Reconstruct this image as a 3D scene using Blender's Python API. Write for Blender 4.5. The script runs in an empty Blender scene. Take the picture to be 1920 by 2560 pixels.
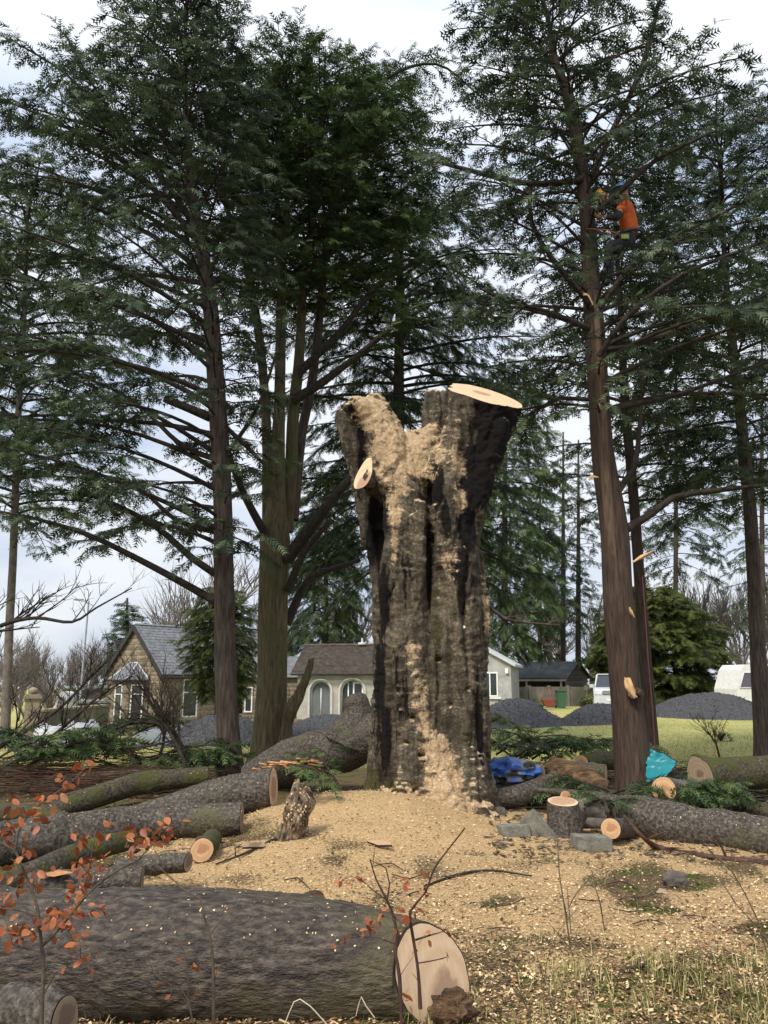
import bpy, bmesh, math, random
import numpy as np
from mathutils import Vector, Matrix
rnd = random.Random(7)
nr = np.random.default_rng(11)
sc = bpy.context.scene
COL = sc.collection
R = math.radians

# ------------------------------------------------------------------ camera
F0 = 2000.0; PITCH = R(11.86); CH = 1.6
cam_d = bpy.data.cameras.new('camera'); cam = bpy.data.objects.new('camera', cam_d); COL.objects.link(cam)
cam.location = (0, 0, CH); cam.rotation_euler = (R(90) + PITCH, 0, 0)
cam_d.sensor_fit = 'VERTICAL'; cam_d.sensor_height = 36; cam_d.lens = 36 * F0 / 2560
cam_d.clip_start = 0.05; cam_d.clip_end = 900
sc.camera = cam

# ------------------------------------------------------------------ sky, sun, exposure
SUN_EL, SUN_AZ = R(50), R(212)      # azimuth clockwise from +Y: high, from behind the camera and a little left
w = bpy.data.worlds.new('World'); sc.world = w; w.use_nodes = True
nt = w.node_tree; nt.nodes.clear()
def N(t, ty, **k):
    n = t.nodes.new(ty)
    for a, b in k.items(): setattr(n, a, b)
    return n
out = N(nt, 'ShaderNodeOutputWorld'); bg = N(nt, 'ShaderNodeBackground'); bg.inputs[1].default_value = 0.1
sky = N(nt, 'ShaderNodeTexSky', sky_type='NISHITA', sun_disc=False, sun_elevation=SUN_EL, sun_rotation=SUN_AZ)
tc = N(nt, 'ShaderNodeTexCoord'); mp = N(nt, 'ShaderNodeMapping'); mp.inputs['Scale'].default_value = (1, 1, 2.6)
nz = N(nt, 'ShaderNodeTexNoise'); nz.inputs['Scale'].default_value = 2.3; nz.inputs['Detail'].default_value = 7
nz.inputs['Roughness'].default_value = .55
rp = N(nt, 'ShaderNodeValToRGB'); rp.color_ramp.elements[0].position = .36; rp.color_ramp.elements[1].position = .60
rp.color_ramp.elements[0].color = (5.0, 6.0, 7.9, 1); rp.color_ramp.elements[1].color = (9.0, 9.3, 9.8, 1)
sx = N(nt, 'ShaderNodeSeparateXYZ')
mr = N(nt, 'ShaderNodeMapRange'); mr.inputs[1].default_value = 0; mr.inputs[2].default_value = 1
mr.inputs[3].default_value = .86; mr.inputs[4].default_value = 1.35     # overcast sky: brighter towards the zenith
ml = N(nt, 'ShaderNodeMix', data_type='RGBA', blend_type='MULTIPLY'); ml.inputs[0].default_value = 1
mx = N(nt, 'ShaderNodeMix', data_type='RGBA'); mx.inputs[0].default_value = .88
nt.links.new(tc.outputs['Generated'], mp.inputs[0]); nt.links.new(mp.outputs[0], nz.inputs['Vector'])
nt.links.new(nz.outputs[0], rp.inputs[0]); nt.links.new(tc.outputs['Generated'], sx.inputs[0])
nt.links.new(sx.outputs[2], mr.inputs[0]); nt.links.new(rp.outputs[0], ml.inputs[6]); nt.links.new(mr.outputs[0], ml.inputs[7])
nt.links.new(sky.outputs[0], mx.inputs[6]); nt.links.new(ml.outputs[2], mx.inputs[7])
nt.links.new(mx.outputs[2], bg.inputs[0]); nt.links.new(bg.outputs[0], out.inputs[0])
sl = bpy.data.lights.new('sun', 'SUN'); sl.energy = 3.4; sl.angle = R(14); sl.color = (1, .93, .82)
so = bpy.data.objects.new('sun', sl); COL.objects.link(so)
sd = Vector((math.sin(SUN_AZ) * math.cos(SUN_EL), math.cos(SUN_AZ) * math.cos(SUN_EL), math.sin(SUN_EL)))
so.rotation_euler = sd.to_track_quat('Z', 'Y').to_euler(); so.location = (0, 0, 30)
vs = sc.view_settings; vs.view_transform = 'Standard'; vs.look = 'None'; vs.exposure = 0.22; vs.gamma = 1; vs.use_curve_mapping = False
sc.render.engine = 'CYCLES'

# ------------------------------------------------------------------ helpers
CP, SP = math.cos(PITCH), math.sin(PITCH)
def ray(px, py):
    u = (px - 960) / F0; v = (1280 - py) / F0
    return np.array((u, CP - v * SP, SP + v * CP))
def P(px, py, Y):                       # a point seen at pixel (px, py) standing Y metres ahead
    d = ray(px, py); t = Y / d[1]
    return np.array((d[0] * t, Y, CH + d[2] * t))
def dep(p): return p[1] * CP + (p[2] - CH) * SP
def PR(px, py, Y, wpx):                 # point + radius of something wpx pixels wide there
    p = P(px, py, Y); return p, wpx * .5 * dep(p) / F0
def path(lst, Y):
    ps, rs = [], []
    for q in lst:
        p, r = PR(q[0], q[1], Y + (q[3] if len(q) > 3 else 0), q[2]); ps.append(p); rs.append(r)
    return np.array(ps), np.array(rs)

def _h(i, j, k):
    n = (i * 374761393 + j * 668265263 + k * 2147483647 + 1274126177) & 0xffffffff
    n = ((n ^ (n >> 13)) * 1274126177) & 0xffffffff
    return ((n ^ (n >> 16)) & 0xffff) / 65535.0
def vn(p):                              # value noise, -1..1
    p = np.asarray(p, float); f = np.floor(p); i = f.astype(np.int64); t = p - f; t = t * t * (3 - 2 * t)
    r = 0
    for a in (0, 1):
        for b in (0, 1):
            for c in (0, 1):
                wgt = (t[..., 0] if a else 1 - t[..., 0]) * (t[..., 1] if b else 1 - t[..., 1]) * (t[..., 2] if c else 1 - t[..., 2])
                r = r + wgt * _h(i[..., 0] + a, i[..., 1] + b, i[..., 2] + c)
    return r * 2 - 1
def fbm(p, o=4):
    s = 0; a = 1; t = 0
    for k in range(o): s = s + a * vn(np.asarray(p) * 2 ** k + 17.3 * k); t += a; a *= .5
    return s / t
def sstep(a, b, x):
    t = np.clip((x - a) / (b - a), 0, 1); return t * t * (3 - 2 * t)

def gh(x, y):
    x = np.asarray(x, float); y = np.asarray(y, float)
    z = .34 * np.exp(-(((x + .22) / 1.15) ** 2 + ((y - 9.4) / 1.25) ** 2))
    z = z + .10 * np.exp(-(((x + .15) / 2.2) ** 2 + ((y - 8.3) / 1.8) ** 2))
    z = z - 1.35 * sstep(19, 44, y) * sstep(4, -9, x)
    z = z - .9 * sstep(16, 34, y) * sstep(10, -4, x) * .6
    nearm = sstep(15, 9, y)
    q = np.stack([x, y, x * 0], -1)
    z = z + nearm * (.06 * fbm(q * .9, 3) + .034 * fbm(q * 3.1, 2) + .008 * vn(q * 9))
    z = z + .10 * np.exp(-(((x - 1.5) / .5) ** 2 + ((y - 4.45) / .3) ** 2))     # mossy hummock
    z = z - .10 * np.exp(-(((x - .95) / .33) ** 2 + ((y - 5.0) / .15) ** 2))    # hole in the bank
    z = z + sstep(14, 18, y) * .05 * fbm(q * .35, 3)
    return z
def g1(x, y): return float(gh(np.array([x]), np.array([y]))[0])
def G(px, py, up=0.0):                  # where the ray through the pixel meets the ground
    d = ray(px, py); q = np.array((0, 0, CH)); t = (CH - .1) / max(.02, -d[2])
    for k in range(9):
        q = np.array((0, 0, CH)) + d * t; tn = (CH - g1(q[0], q[1]) - up) / max(.02, -d[2]); t = t + .8 * (tn - t)
    return np.array((0, 0, CH)) + d * t
def cross(a, b):
    a = np.asarray(a, float); b = np.asarray(b, float)
    if a.ndim == 1 and b.ndim == 1:
        a0, a1, a2 = a.tolist(); b0, b1, b2 = b.tolist(); return np.array((a1 * b2 - a2 * b1, a2 * b0 - a0 * b2, a0 * b1 - a1 * b0))
    return np.stack([a[..., 1] * b[..., 2] - a[..., 2] * b[..., 1], a[..., 2] * b[..., 0] - a[..., 0] * b[..., 2], a[..., 0] * b[..., 1] - a[..., 1] * b[..., 0]], -1)

WL = {}
def tagit(o, label=None, cat=None, group=None, kind=None):
    if label: o['label'] = label
    if cat: o['category'] = cat
    if group: o['group'] = group
    if kind: o['kind'] = kind
    return o
def thing(name, loc, label, cat, group=None, rz=0):
    o = bpy.data.objects.new(name, None); COL.objects.link(o); o.location = tuple(loc); o.rotation_euler[2] = rz
    o.empty_display_size = .2
    WL[o.name] = np.array(loc, float); tagit(o, label, cat, group); return o

class MB:
    def __init__(s): s.V = []; s.F = []; s.n = 0; s.A = {}
    def add(s, V, F, **at):
        V = np.asarray(V, float); F = np.asarray(F, np.int64)
        s.V.append(V); s.F.append(F + s.n); s.n += len(V)
        for k, v in at.items(): s.A.setdefault(k, []).append(np.broadcast_to(np.asarray(v, float), (len(V),)))
        return s
    def poly(s, V):                     # one n-gon
        s.add(V, np.arange(len(V))[None, :]); return s
    def box(s, c, size, rz=0, ax=None):
        hx, hy, hz = [a / 2 for a in size]
        V = np.array([(x, y, z) for z in (-hz, hz) for x, y in ((-hx, -hy), (hx, -hy), (hx, hy), (-hx, hy))])
        if ax is not None: V = V @ np.array(ax)
        elif rz:
            c_, s_ = math.cos(rz), math.sin(rz); V = V @ np.array([[c_, s_, 0], [-s_, c_, 0], [0, 0, 1]])
        F = [(0, 3, 2, 1), (4, 5, 6, 7), (0, 1, 5, 4), (1, 2, 6, 5), (2, 3, 7, 6), (3, 0, 4, 7)]
        s.add(V + np.array(c), F); return s
    def tube(s, pts, rad, n=8, cap=True, squash=None, nz=0, nf=3.0, n0=None, n1=None, **at):
        V, F, _ = tubegeo(pts, rad, n, nz, nf, n0, n1, squash)
        s.add(V, F, **at)
        if cap:
            k = len(pts)
            for ring in (0, k - 1):
                idx = np.arange(n) + ring * n; c = V[idx].mean(0)
                f = [(i, (i + 1) % n, n) for i in range(n)] if ring else [((i + 1) % n, i, n) for i in range(n)]
                s.add(np.vstack([V[idx], c[None]]), f, **at)
        return s
    def mesh(s, name):
        me = bpy.data.meshes.new(name)
        V = np.vstack(s.V).astype(np.float32)
        me.vertices.add(len(V)); me.vertices.foreach_set('co', V.ravel())
        tot = sum(f.size for f in s.F); nf_ = sum(len(f) for f in s.F)
        me.loops.add(tot); me.polygons.add(nf_)
        me.loops.foreach_set('vertex_index', np.concatenate([f.ravel() for f in s.F]).astype(np.int32))
        sizes = np.concatenate([np.full(len(f), f.shape[1]) for f in s.F])
        st = np.concatenate([[0], np.cumsum(sizes)[:-1]]).astype(np.int32)
        me.polygons.foreach_set('loop_start', st); me.polygons.foreach_set('loop_total', sizes.astype(np.int32))
        for k, v in s.A.items():
            v = np.concatenate(v)
            if len(v) == len(V):
                a = me.attributes.new(k, 'FLOAT', 'POINT'); a.data.foreach_set('value', v.astype(np.float32))
        me.update(calc_edges=True)
        return me

def frames(pts):
    pts = np.asarray(pts, float); d = np.gradient(pts, axis=0); d /= np.linalg.norm(d, axis=1)[:, None] + 1e-9
    up = np.array((0, 0, 1.)) if abs(d[0][2]) < .9 else np.array((0, -1., 0))
    u = []; a = cross(up, d[0]); a /= np.linalg.norm(a)
    for k in range(len(pts)):
        a = a - d[k] * a.dot(d[k]); a /= np.linalg.norm(a) + 1e-9; u.append(a)
    u = np.array(u); v = cross(d, u); return d, u, v
def tubegeo(pts, rad, n, nz=0, nf=3.0, n0=None, n1=None, squash=None):
    pts = np.asarray(pts, float); rad = np.asarray(rad, float); k = len(pts)
    d, u, v = frames(pts); th = np.arange(n) * 2 * math.pi / n
    ring = np.cos(th)[None, :, None] * u[:, None, :] + np.sin(th)[None, :, None] * v[:, None, :] * (squash or 1)
    V = pts[:, None, :] + ring * rad[:, None, None]
    if nz:
        dn = fbm(V * nf, 3) * nz; V = V + ring * (dn * rad[:, None])[..., None]
    for (nn, e) in ((n0, 0), (n1, k - 1)):
        if nn is not None:              # oblique saw cut: slide the end ring along the axis onto the cut plane
            nn = np.array(nn, float); nn /= np.linalg.norm(nn)
            o = V[e] - pts[e]; V[e] = V[e] - d[e] * ((o @ nn) / (d[e] @ nn))[:, None]
    i = np.arange(k - 1)[:, None] * n; j = np.arange(n)[None, :]; j2 = (j + 1) % n
    F = np.stack([i + j, i + j2, i + n + j2, i + n + j], -1).reshape(-1, 4)
    return V.reshape(-1, 3), F, ring
def resample(pts, rad, step):
    pts = np.asarray(pts, float); rad = np.asarray(rad, float)
    # Catmull-Rom through the points
    k = len(pts)
    if k < 2: return pts, rad
    A = np.vstack([2 * pts[0] - pts[1], pts, 2 * pts[-1] - pts[-2]]); RR = np.concatenate([[rad[0]], rad, [rad[-1]]])
    o, ro = [], []
    for i in range(1, k):
        m = max(1, int(np.linalg.norm(pts[i] - pts[i - 1]) / step))
        for q in range(m):
            t = q / m
            c = .5 * ((2 * A[i]) + (-A[i - 1] + A[i + 1]) * t + (2 * A[i - 1] - 5 * A[i] + 4 * A[i + 1] - A[i + 2]) * t * t + (-A[i - 1] + 3 * A[i] - 3 * A[i + 1] + A[i + 2]) * t ** 3)
            o.append(c); ro.append(RR[i] + (RR[i + 1] - RR[i]) * t)
    o.append(pts[-1]); ro.append(rad[-1]); return np.array(o), np.array(ro)

def wloc(o):
    return WL[o.name]
def mk(name, mb, mat, parent=None, smooth=True, local=False, loc=None, label=None, cat=None, group=None, kind=None):
    """link the collected shapes as ONE mesh object; shapes are in world metres unless local"""
    me = mb if isinstance(mb, bpy.types.Mesh) else mb.mesh(name)
    if me.name != name: me.name = name
    o = bpy.data.objects.new(name, me); COL.objects.link(o)
    if mat is not None and not me.materials:
        for m in (mat if isinstance(mat, (list, tuple)) else [mat]): me.materials.append(m)
    me.polygons.foreach_set('use_smooth', np.full(len(me.polygons), bool(smooth)))
    if parent is not None:
        o.parent = parent
    if not local:
        c = np.zeros(len(me.vertices) * 3, np.float32); me.vertices.foreach_get('co', c); c = c.reshape(-1, 3)
        if loc is None:
            if parent is not None: loc = wloc(parent)
            else: loc = np.array((c[:, 0].mean(), c[:, 1].mean(), c[:, 2].min()))
        c = c - np.asarray(loc, np.float32); me.vertices.foreach_set('co', c.ravel()); me.update()
        if parent is not None: o.location = tuple(np.asarray(loc) - wloc(parent))
        else: o.location = tuple(loc)
        WL[o.name] = np.array(loc, float)
    else:
        if loc is not None: o.location = tuple(loc)
        WL[o.name] = np.array(loc if loc is not None else (0, 0, 0), float)
    tagit(o, label, cat, group, kind); return o
def dup_tree(o, parent=None):
    c = o.copy(); COL.objects.link(c)
    if parent is not None: c.parent = parent
    for ch in list(o.children): dup_tree(ch, c)
    return c

# ------------------------------------------------------------------ materials
def newmat(name):
    m = bpy.data.materials.new(name); m.use_nodes = True; t = m.node_tree
    b = t.nodes['Principled BSDF']; return m, t, b
def ramp(t, stops):
    r = N(t, 'ShaderNodeValToRGB'); e = r.color_ramp.elements
    while len(e) < len(stops): e.new(.5)
    for q, (p_, c) in zip(e, stops): q.position = p_; q.color = (*c, 1)
    return r
def noise(t, vec, scale, detail=6, rough=.6, dist=0):
    n = N(t, 'ShaderNodeTexNoise'); n.inputs['Scale'].default_value = scale; n.inputs['Detail'].default_value = detail
    n.inputs['Roughness'].default_value = rough; n.inputs['Distortion'].default_value = dist
    t.links.new(vec, n.inputs['Vector']); return n
def coords(t, scale=(1, 1, 1), kind='Object'):
    c = N(t, 'ShaderNodeTexCoord'); m = N(t, 'ShaderNodeMapping'); m.inputs['Scale'].default_value = scale
    t.links.new(c.outputs[kind], m.inputs[0]); return m.outputs[0]
def mixc(t, fac, a, b, mode='MIX'):
    m = N(t, 'ShaderNodeMix', data_type='RGBA', blend_type=mode)
    for s_, v in ((0, fac), (6, a), (7, b)):
        if isinstance(v, (int, float)): m.inputs[s_].default_value = v
        elif isinstance(v, tuple): m.inputs[s_].default_value = (*v, 1)
        else: t.links.new(v, m.inputs[s_])
    return m.outputs[2]
def mth(t, op, a, b=None):
    m = N(t, 'ShaderNodeMath', operation=op)
    for s_, v in ((0, a), (1, b)):
        if v is None: continue
        if isinstance(v, (int, float)): m.inputs[s_].default_value = v
        else: t.links.new(v, m.inputs[s_])
    return m.outputs[0]
def attr(t, name):
    a = N(t, 'ShaderNodeAttribute', attribute_name=name); return a.outputs['Fac']
def bump(t, b, h, strength=.5, dist=.02):
    n = N(t, 'ShaderNodeBump'); n.inputs['Strength'].default_value = strength; n.inputs['Distance'].default_value = dist
    t.links.new(h, n.inputs['Height']); t.links.new(n.outputs[0], b.inputs['Normal']); return n
def nmat(name, stops, scale=5, stretch=(1, 1, 1), rough=.85, bs=.5, bd=.02, bscale=None, detail=7, spec=.3, extra=None, vary=0):
    """noise coloured surface with matching relief; extra = (color, scale, lo, hi) patches"""
    m, t, b = newmat(name); v = coords(t, stretch)
    n = noise(t, v, scale, detail); r = ramp(t, stops); t.links.new(n.outputs[0], r.inputs[0]); c = r.outputs[0]
    for ex in (extra or []):
        n2 = noise(t, coords(t, ex[4] if len(ex) > 4 else (1, 1, 1)), ex[1], 5); r2 = ramp(t, [(ex[2], (0, 0, 0)), (ex[3], (1, 1, 1))])
        t.links.new(n2.outputs[0], r2.inputs[0]); c = mixc(t, r2.outputs[0], c, ex[0])
    if vary:
        oi = N(t, 'ShaderNodeObjectInfo'); k = mth(t, 'MULTIPLY_ADD', oi.outputs['Random'], vary); k.node.inputs[2].default_value = 1 - vary / 2
        hv = N(t, 'ShaderNodeHueSaturation'); t.links.new(k, hv.inputs['Value']); t.links.new(c, hv.inputs['Color']); c = hv.outputs[0]
    t.links.new(c, b.inputs['Base Color']); b.inputs['Roughness'].default_value = rough
    b.inputs['Specular IOR Level'].default_value = spec
    if bs:
        n3 = noise(t, v, bscale or scale * 3, 5, .65); bump(t, b, n3.outputs[0], bs, bd)
    return m
def plain(name, col, rough=.6, metal=0, spec=.4, bs=0.0, bscale=40):
    return nmat(name, [(.3, tuple(c * .85 for c in col)), (.7, tuple(min(1, c * 1.1) for c in col))], 6, rough=rough, bs=bs, bscale=bscale, spec=spec)

def foliage_mat(name, dark, mid, tip, clump=1.1, transl=.25):
    m, t, b = newmat(name); v = coords(t)
    n = noise(t, v, clump, 3); r = ramp(t, [(.35, dark), (.55, mid), (.78, tip)])
    k = mth(t, 'MULTIPLY_ADD', attr(t, 'tint'), .55); k.node.inputs[2].default_value = -.22
    s_ = mth(t, 'ADD', n.outputs[0], k); t.links.new(s_, r.inputs[0])
    t.links.new(r.outputs[0], b.inputs['Base Color']); b.inputs['Roughness'].default_value = .55; b.inputs['Specular IOR Level'].default_value = .25
    tr = N(t, 'ShaderNodeBsdfTranslucent'); t.links.new(r.outputs[0], tr.inputs[0])
    ms = N(t, 'ShaderNodeMixShader'); ms.inputs[0].default_value = transl
    t.links.new(b.outputs[0], ms.inputs[1]); t.links.new(tr.outputs[0], ms.inputs[2])
    t.links.new(ms.outputs[0], t.nodes['Material Output'].inputs[0]); return m
M = {}
M['fol_a'] = foliage_mat('cypress_foliage', (.022, .040, .017), (.064, .108, .040), (.12, .17, .058))
M['fol_b'] = foliage_mat('cypress_foliage_grey', (.022, .036, .021), (.064, .096, .052), (.12, .16, .082))
M['fol_y'] = foliage_mat('golden_conifer_foliage', (.020, .034, .009), (.060, .085, .020), (.14, .155, .035), 1.8)
M['fol_s'] = foliage_mat('spruce_foliage', (.014, .027, .012), (.040, .068, .027), (.085, .115, .042))
M['fol_d'] = foliage_mat('dead_foliage', (.03, .018, .012), (.07, .04, .025), (.12, .07, .04))
M['bark_t1'] = nmat('cypress_bark_grey', [(.3, (.028, .021, .017)), (.5, (.075, .055, .043)), (.75, (.15, .115, .09))], 9, (3.2, 3.2, .35), bs=.9, bd=.03, bscale=14)
M['bark_t2'] = nmat('cypress_bark_green', [(.3, (.045, .034, .020)), (.5, (.11, .086, .046)), (.75, (.19, .15, .08))], 8, (3, 3, .35), bs=.8, bd=.03, bscale=14,
                    extra=[((.085, .095, .030), 1.4, .5, .68), ((.045, .022, .014), 1.0, .55, .75, (3, 3, .6))])
M['bark_t3'] = nmat('cypress_bark_red', [(.3, (.024, .016, .012)), (.5, (.068, .044, .032)), (.78, (.13, .085, .060))], 10, (3.2, 3.2, .3), bs=.9, bd=.03, bscale=15,
                    extra=[((.055, .05, .028), 1.2, .55, .75, (2, 2, .3))])
M['branch'] = nmat('branch_bark', [(.35, (.018, .014, .011)), (.7, (.065, .050, .036))], 12, bs=.4)
M['branch_red'] = nmat('branch_bark_red', [(.35, (.04, .02, .014)), (.7, (.12, .062, .04))], 12, bs=.4)
M['branch_dead'] = nmat('dead_twigs', [(.35, (.04, .03, .024)), (.7, (.12, .09, .07))], 12, bs=0)
M['bare'] = nmat('bare_twig_bark', [(.35, (.10, .085, .075)), (.7, (.21, .18, .16))], 6, bs=0)
# ------------------------------------------------------------------ ground
def axis(fine0, fine1, step, far0, far1):
    a = list(np.arange(fine0, fine1, step)); s_ = step; x = fine1
    while x < far1: a.append(x); s_ *= 1.13; x += s_
    a.append(far1); s_ = step; x = fine0 - step; b = []
    while x > far0: b.append(x); s_ *= 1.13; x -= s_
    b.append(far0); return np.array(b[::-1] + a)
def sawmask(x, y):
    q = np.stack([np.asarray(x, float), np.asarray(y, float), np.asarray(x, float) * 0], -1)
    n = fbm(q * .8, 3); n2 = fbm(q * 2.6 + 40, 3)
    d = np.sqrt(((x - 1.3) / 4.2) ** 2 + ((y - 7.2) / 3.2) ** 2)
    s_ = sstep(1.22, .72, d + .22 * n + .12 * n2)
    heap = np.exp(-(((x - .6) / 2.2) ** 2 + ((y - 9.1) / 1.6) ** 2))
    s_ = np.maximum(s_ * (.62 + .5 * n2), sstep(.25, .6, heap + .15 * n2))
    s_ = s_ * sstep(4.4, 6.0, y + .9 * n) * (1 - .8 * sstep(-.05, .4, fbm(q * 1.6 + 11, 3)) * sstep(9.0, 7.4, y))
    s_ = np.maximum(s_, .42 * sstep(6.5, 4.5, y) * sstep(.0, .4, n2 + .3))
    return np.clip(s_ * sstep(11.2, 10.0, y), 0, 1)
xs = axis(-6.5, 7.5, .085, -220, 220); ys = axis(2.2, 14.5, .085, -25, 320)
XX, YY = np.meshgrid(xs, ys); ZZ = gh(XX, YY)
mb = MB(); nx, ny = len(xs), len(ys)
i = np.arange(ny - 1)[:, None] * nx; j = np.arange(nx - 1)[None, :]
Fg = np.stack([i + j, i + j + 1, i + nx + j + 1, i + nx + j], -1).reshape(-1, 4)
lawn = sstep(14.5, 16.5, YY + .8 * fbm(np.stack([XX, YY, XX * 0], -1) * .6, 3))
mb.add(np.stack([XX, YY, ZZ], -1).reshape(-1, 3), Fg, saw=sawmask(XX, YY).ravel(), lawn=lawn.ravel())
m, t, b = newmat('ground_cover'); v = coords(t)
n1 = noise(t, v, 42, 8, .75); n2 = noise(t, v, 3.0, 5); n3 = noise(t, v, 130, 3, .7)
sawc = ramp(t, [(.31, (.18, .11, .052)), (.45, (.46, .305, .150)), (.58, (.67, .475, .255)), (.8, (.80, .63, .38))])
t.links.new(mth(t, 'ADD', mth(t, 'MULTIPLY', n1.outputs[0], .55), mth(t, 'MULTIPLY', n3.outputs[0], .45)), sawc.inputs[0])
soil = ramp(t, [(.3, (.035, .026, .016)), (.46, (.12, .085, .045)), (.60, (.24, .17, .09)), (.8, (.42, .30, .17))]); t.links.new(n1.outputs[0], soil.inputs[0])
moss = ramp(t, [(.35, (.035, .05, .010)), (.7, (.12, .14, .03))]); t.links.new(n1.outputs[0], moss.inputs[0])
mf = ramp(t, [(.50, (0, 0, 0)), (.62, (1, 1, 1))]); t.links.new(n2.outputs[0], mf.inputs[0])
low = mixc(t, mf.outputs[0], soil.outputs[0], moss.outputs[0])
gr = noise(t, v, 9, 9, .8); grc = ramp(t, [(.30, (.15, .16, .045)), (.45, (.35, .34, .11)), (.58, (.50, .46, .19)), (.78, (.60, .53, .28))])
t.links.new(gr.outputs[0], grc.inputs[0])
gl = noise(t, v, .5, 4); glf = ramp(t, [(.42, (0, 0, 0)), (.6, (1, 1, 1))]); t.links.new(gl.outputs[0], glf.inputs[0])
gc = mixc(t, mth(t, 'MULTIPLY', glf.outputs[0], .3), grc.outputs[0], (.20, .21, .07))
c = mixc(t, attr(t, 'lawn'), low, gc)
sf = mth(t, 'ADD', attr(t, 'saw'), mth(t, 'MULTIPLY', mth(t, 'SUBTRACT', n1.outputs[0], .5), 1.3)); sr = ramp(t, [(.36, (0, 0, 0)), (.56, (1, 1, 1))])
t.links.new(sf, sr.inputs[0]); c = mixc(t, sr.outputs[0], c, sawc.outputs[0])
t.links.new(c, b.inputs['Base Color']); b.inputs['Roughness'].default_value = .95; b.inputs['Specular IOR Level'].default_value = .15
bump(t, b, n1.outputs[0], .9, .035)
M['ground'] = m
mk('ground', mb, m, kind='structure', loc=(0, 0, 0))

# loose chips, litter, grass: nobody could count them
def scatter(n, x0, x1, y0, y1, keep):
    y = 1 / nr.uniform(1 / y1, 1 / y0, n); x = nr.uniform(x0, x1, n) * (y / y1)
    k = nr.random(n) < keep(x, y); return x[k], y[k]
def flakes(name, label, n, x0, x1, y0, y1, keep, smin, smax, mat, lift=.012, aspect=(.25, .8)):
    x, y = scatter(n, x0, x1, y0, y1, keep); n = len(x)
    z = gh(x, y) + nr.uniform(.0, lift, n)
    a = nr.uniform(0, 2 * math.pi, n); tl = nr.uniform(-.7, .7, (n, 2)); s_ = nr.uniform(smin, smax, n) ; as_ = nr.uniform(*aspect, n)
    u = np.stack([np.cos(a), np.sin(a), tl[:, 0] * .6], -1); v_ = np.stack([-np.sin(a), np.cos(a), tl[:, 1]], -1)
    u *= (s_ / 2)[:, None]; v_ *= (s_ * as_ / 2)[:, None]; c_ = np.stack([x, y, z + .004], -1)
    V = np.stack([c_ - u - v_ * .7, c_ + u * .9 - v_, c_ + u + v_ * .8, c_ - u * .8 + v_], 1).reshape(-1, 3)
    F = np.arange(4 * n).reshape(-1, 4); mb = MB(); mb.add(V, F, tint=np.repeat(nr.random(n), 4))
    return mk(name, mb, mat, smooth=False, label=label, cat=name.replace('_', ' '), kind='stuff')
def tintmat(name, stops, rough=.85, transl=0):
    m, t, b = newmat(name); r = ramp(t, stops); t.links.new(attr(t, 'tint'), r.inputs[0]); t.links.new(r.outputs[0], b.inputs['Base Color'])
    b.inputs['Roughness'].default_value = rough; b.inputs['Specular IOR Level'].default_value = .2; return m
M['chip'] = tintmat('wood_chip', [(0, (.28, .17, .09)), (.25, (.50, .34, .18)), (.7, (.66, .47, .26)), (1, (.79, .62, .38))])
M['litter'] = tintmat('leaf_litter', [(0, (.03, .022, .012)), (.5, (.10, .065, .034)), (.9, (.20, .12, .06)), (1, (.34, .13, .05))])
flakes('wood_chips', 'loose pale wood chips strewn over the sawdust', 95000, -6, 7, 3.3, 11.5, lambda x, y: np.clip(sawmask(x, y) * .9 + .12, 0, 1), .008, .021, M['chip'])
flakes('coarse_wood_chips', 'coarse bright wood chips in the grass at the near edge', 7000, -2.6, 3.2, 3.2, 5.2, lambda x, y: np.clip(.25 + .6 * fbm(np.stack([x, y, x * 0], -1) * 2, 2), 0, 1), .015, .040, M['chip'], .02, (.2, .6))
flakes('leaf_litter', 'brown leaf litter and bark crumbs scattered on the ground', 60000, -8, 9, 3.2, 15, lambda x, y: np.clip(.75 - sawmask(x, y) * .55 + .5 * fbm(np.stack([x, y, x * 0], -1) * 1.3 + 5, 3) * (y < 8), 0, 1), .008, .026, M['litter'], .02, (.4, .9))

def blades(name, label, n, x0, x1, y0, y1, keep, hmin, hmax, wd, mat, lean=.6):
    x, y = scatter(n, x0, x1, y0, y1, keep); n = len(x); z = gh(x, y) - .01
    h = nr.uniform(hmin, hmax, n); a = nr.uniform(0, 6.283, n); l = nr.uniform(.1, lean, n) * h
    b0 = np.stack([x, y, z], -1); w_ = np.stack([np.cos(a + 1.57), np.sin(a + 1.57), a * 0], -1) * wd
    d = np.stack([np.cos(a), np.sin(a), a * 0], -1) * l[:, None]; up = np.stack([a * 0, a * 0, h], -1)
    md = b0 + up * .6 + d * .35; tp = b0 + up * (1 - .3 * (l / h))[:, None] + d
    V = np.stack([b0 - w_, b0 + w_, md + w_ * .7, md - w_ * .7, tp], 1).reshape(-1, 3)
    k = np.arange(n)[:, None] * 5; mb = MB(); tt = np.repeat(nr.random(n), 5)
    mb.V.append(V); mb.n = len(V); mb.F += [k + np.array([[0, 1, 2, 3]]), k + np.array([[3, 2, 4]])]; mb.A['tint'] = [tt]
    return mk(name, mb, mat, smooth=False, label=label, cat=name.replace('_', ' '), kind='stuff')
M['grass'] = tintmat('dry_grass', [(0, (.06, .085, .018)), (.35, (.15, .17, .045)), (.6, (.34, .30, .12)), (1, (.52, .43, .23))])
M['lawngrass'] = tintmat('lawn_grass', [(0, (.20, .22, .06)), (.5, (.38, .37, .13)), (1, (.56, .50, .24))])
def gk(x, y):
    q = np.stack([x, y, x * 0], -1)
    return np.clip((sstep(5.4, 4.2, y - .25 * (x - 1.0) + .5 * fbm(q * 2, 3)) * sstep(.1, .9, x + .6 * fbm(q * 1.5, 2)) + .04) * (.35 + .9 * fbm(q * 5, 2)), .01, 1)
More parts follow.
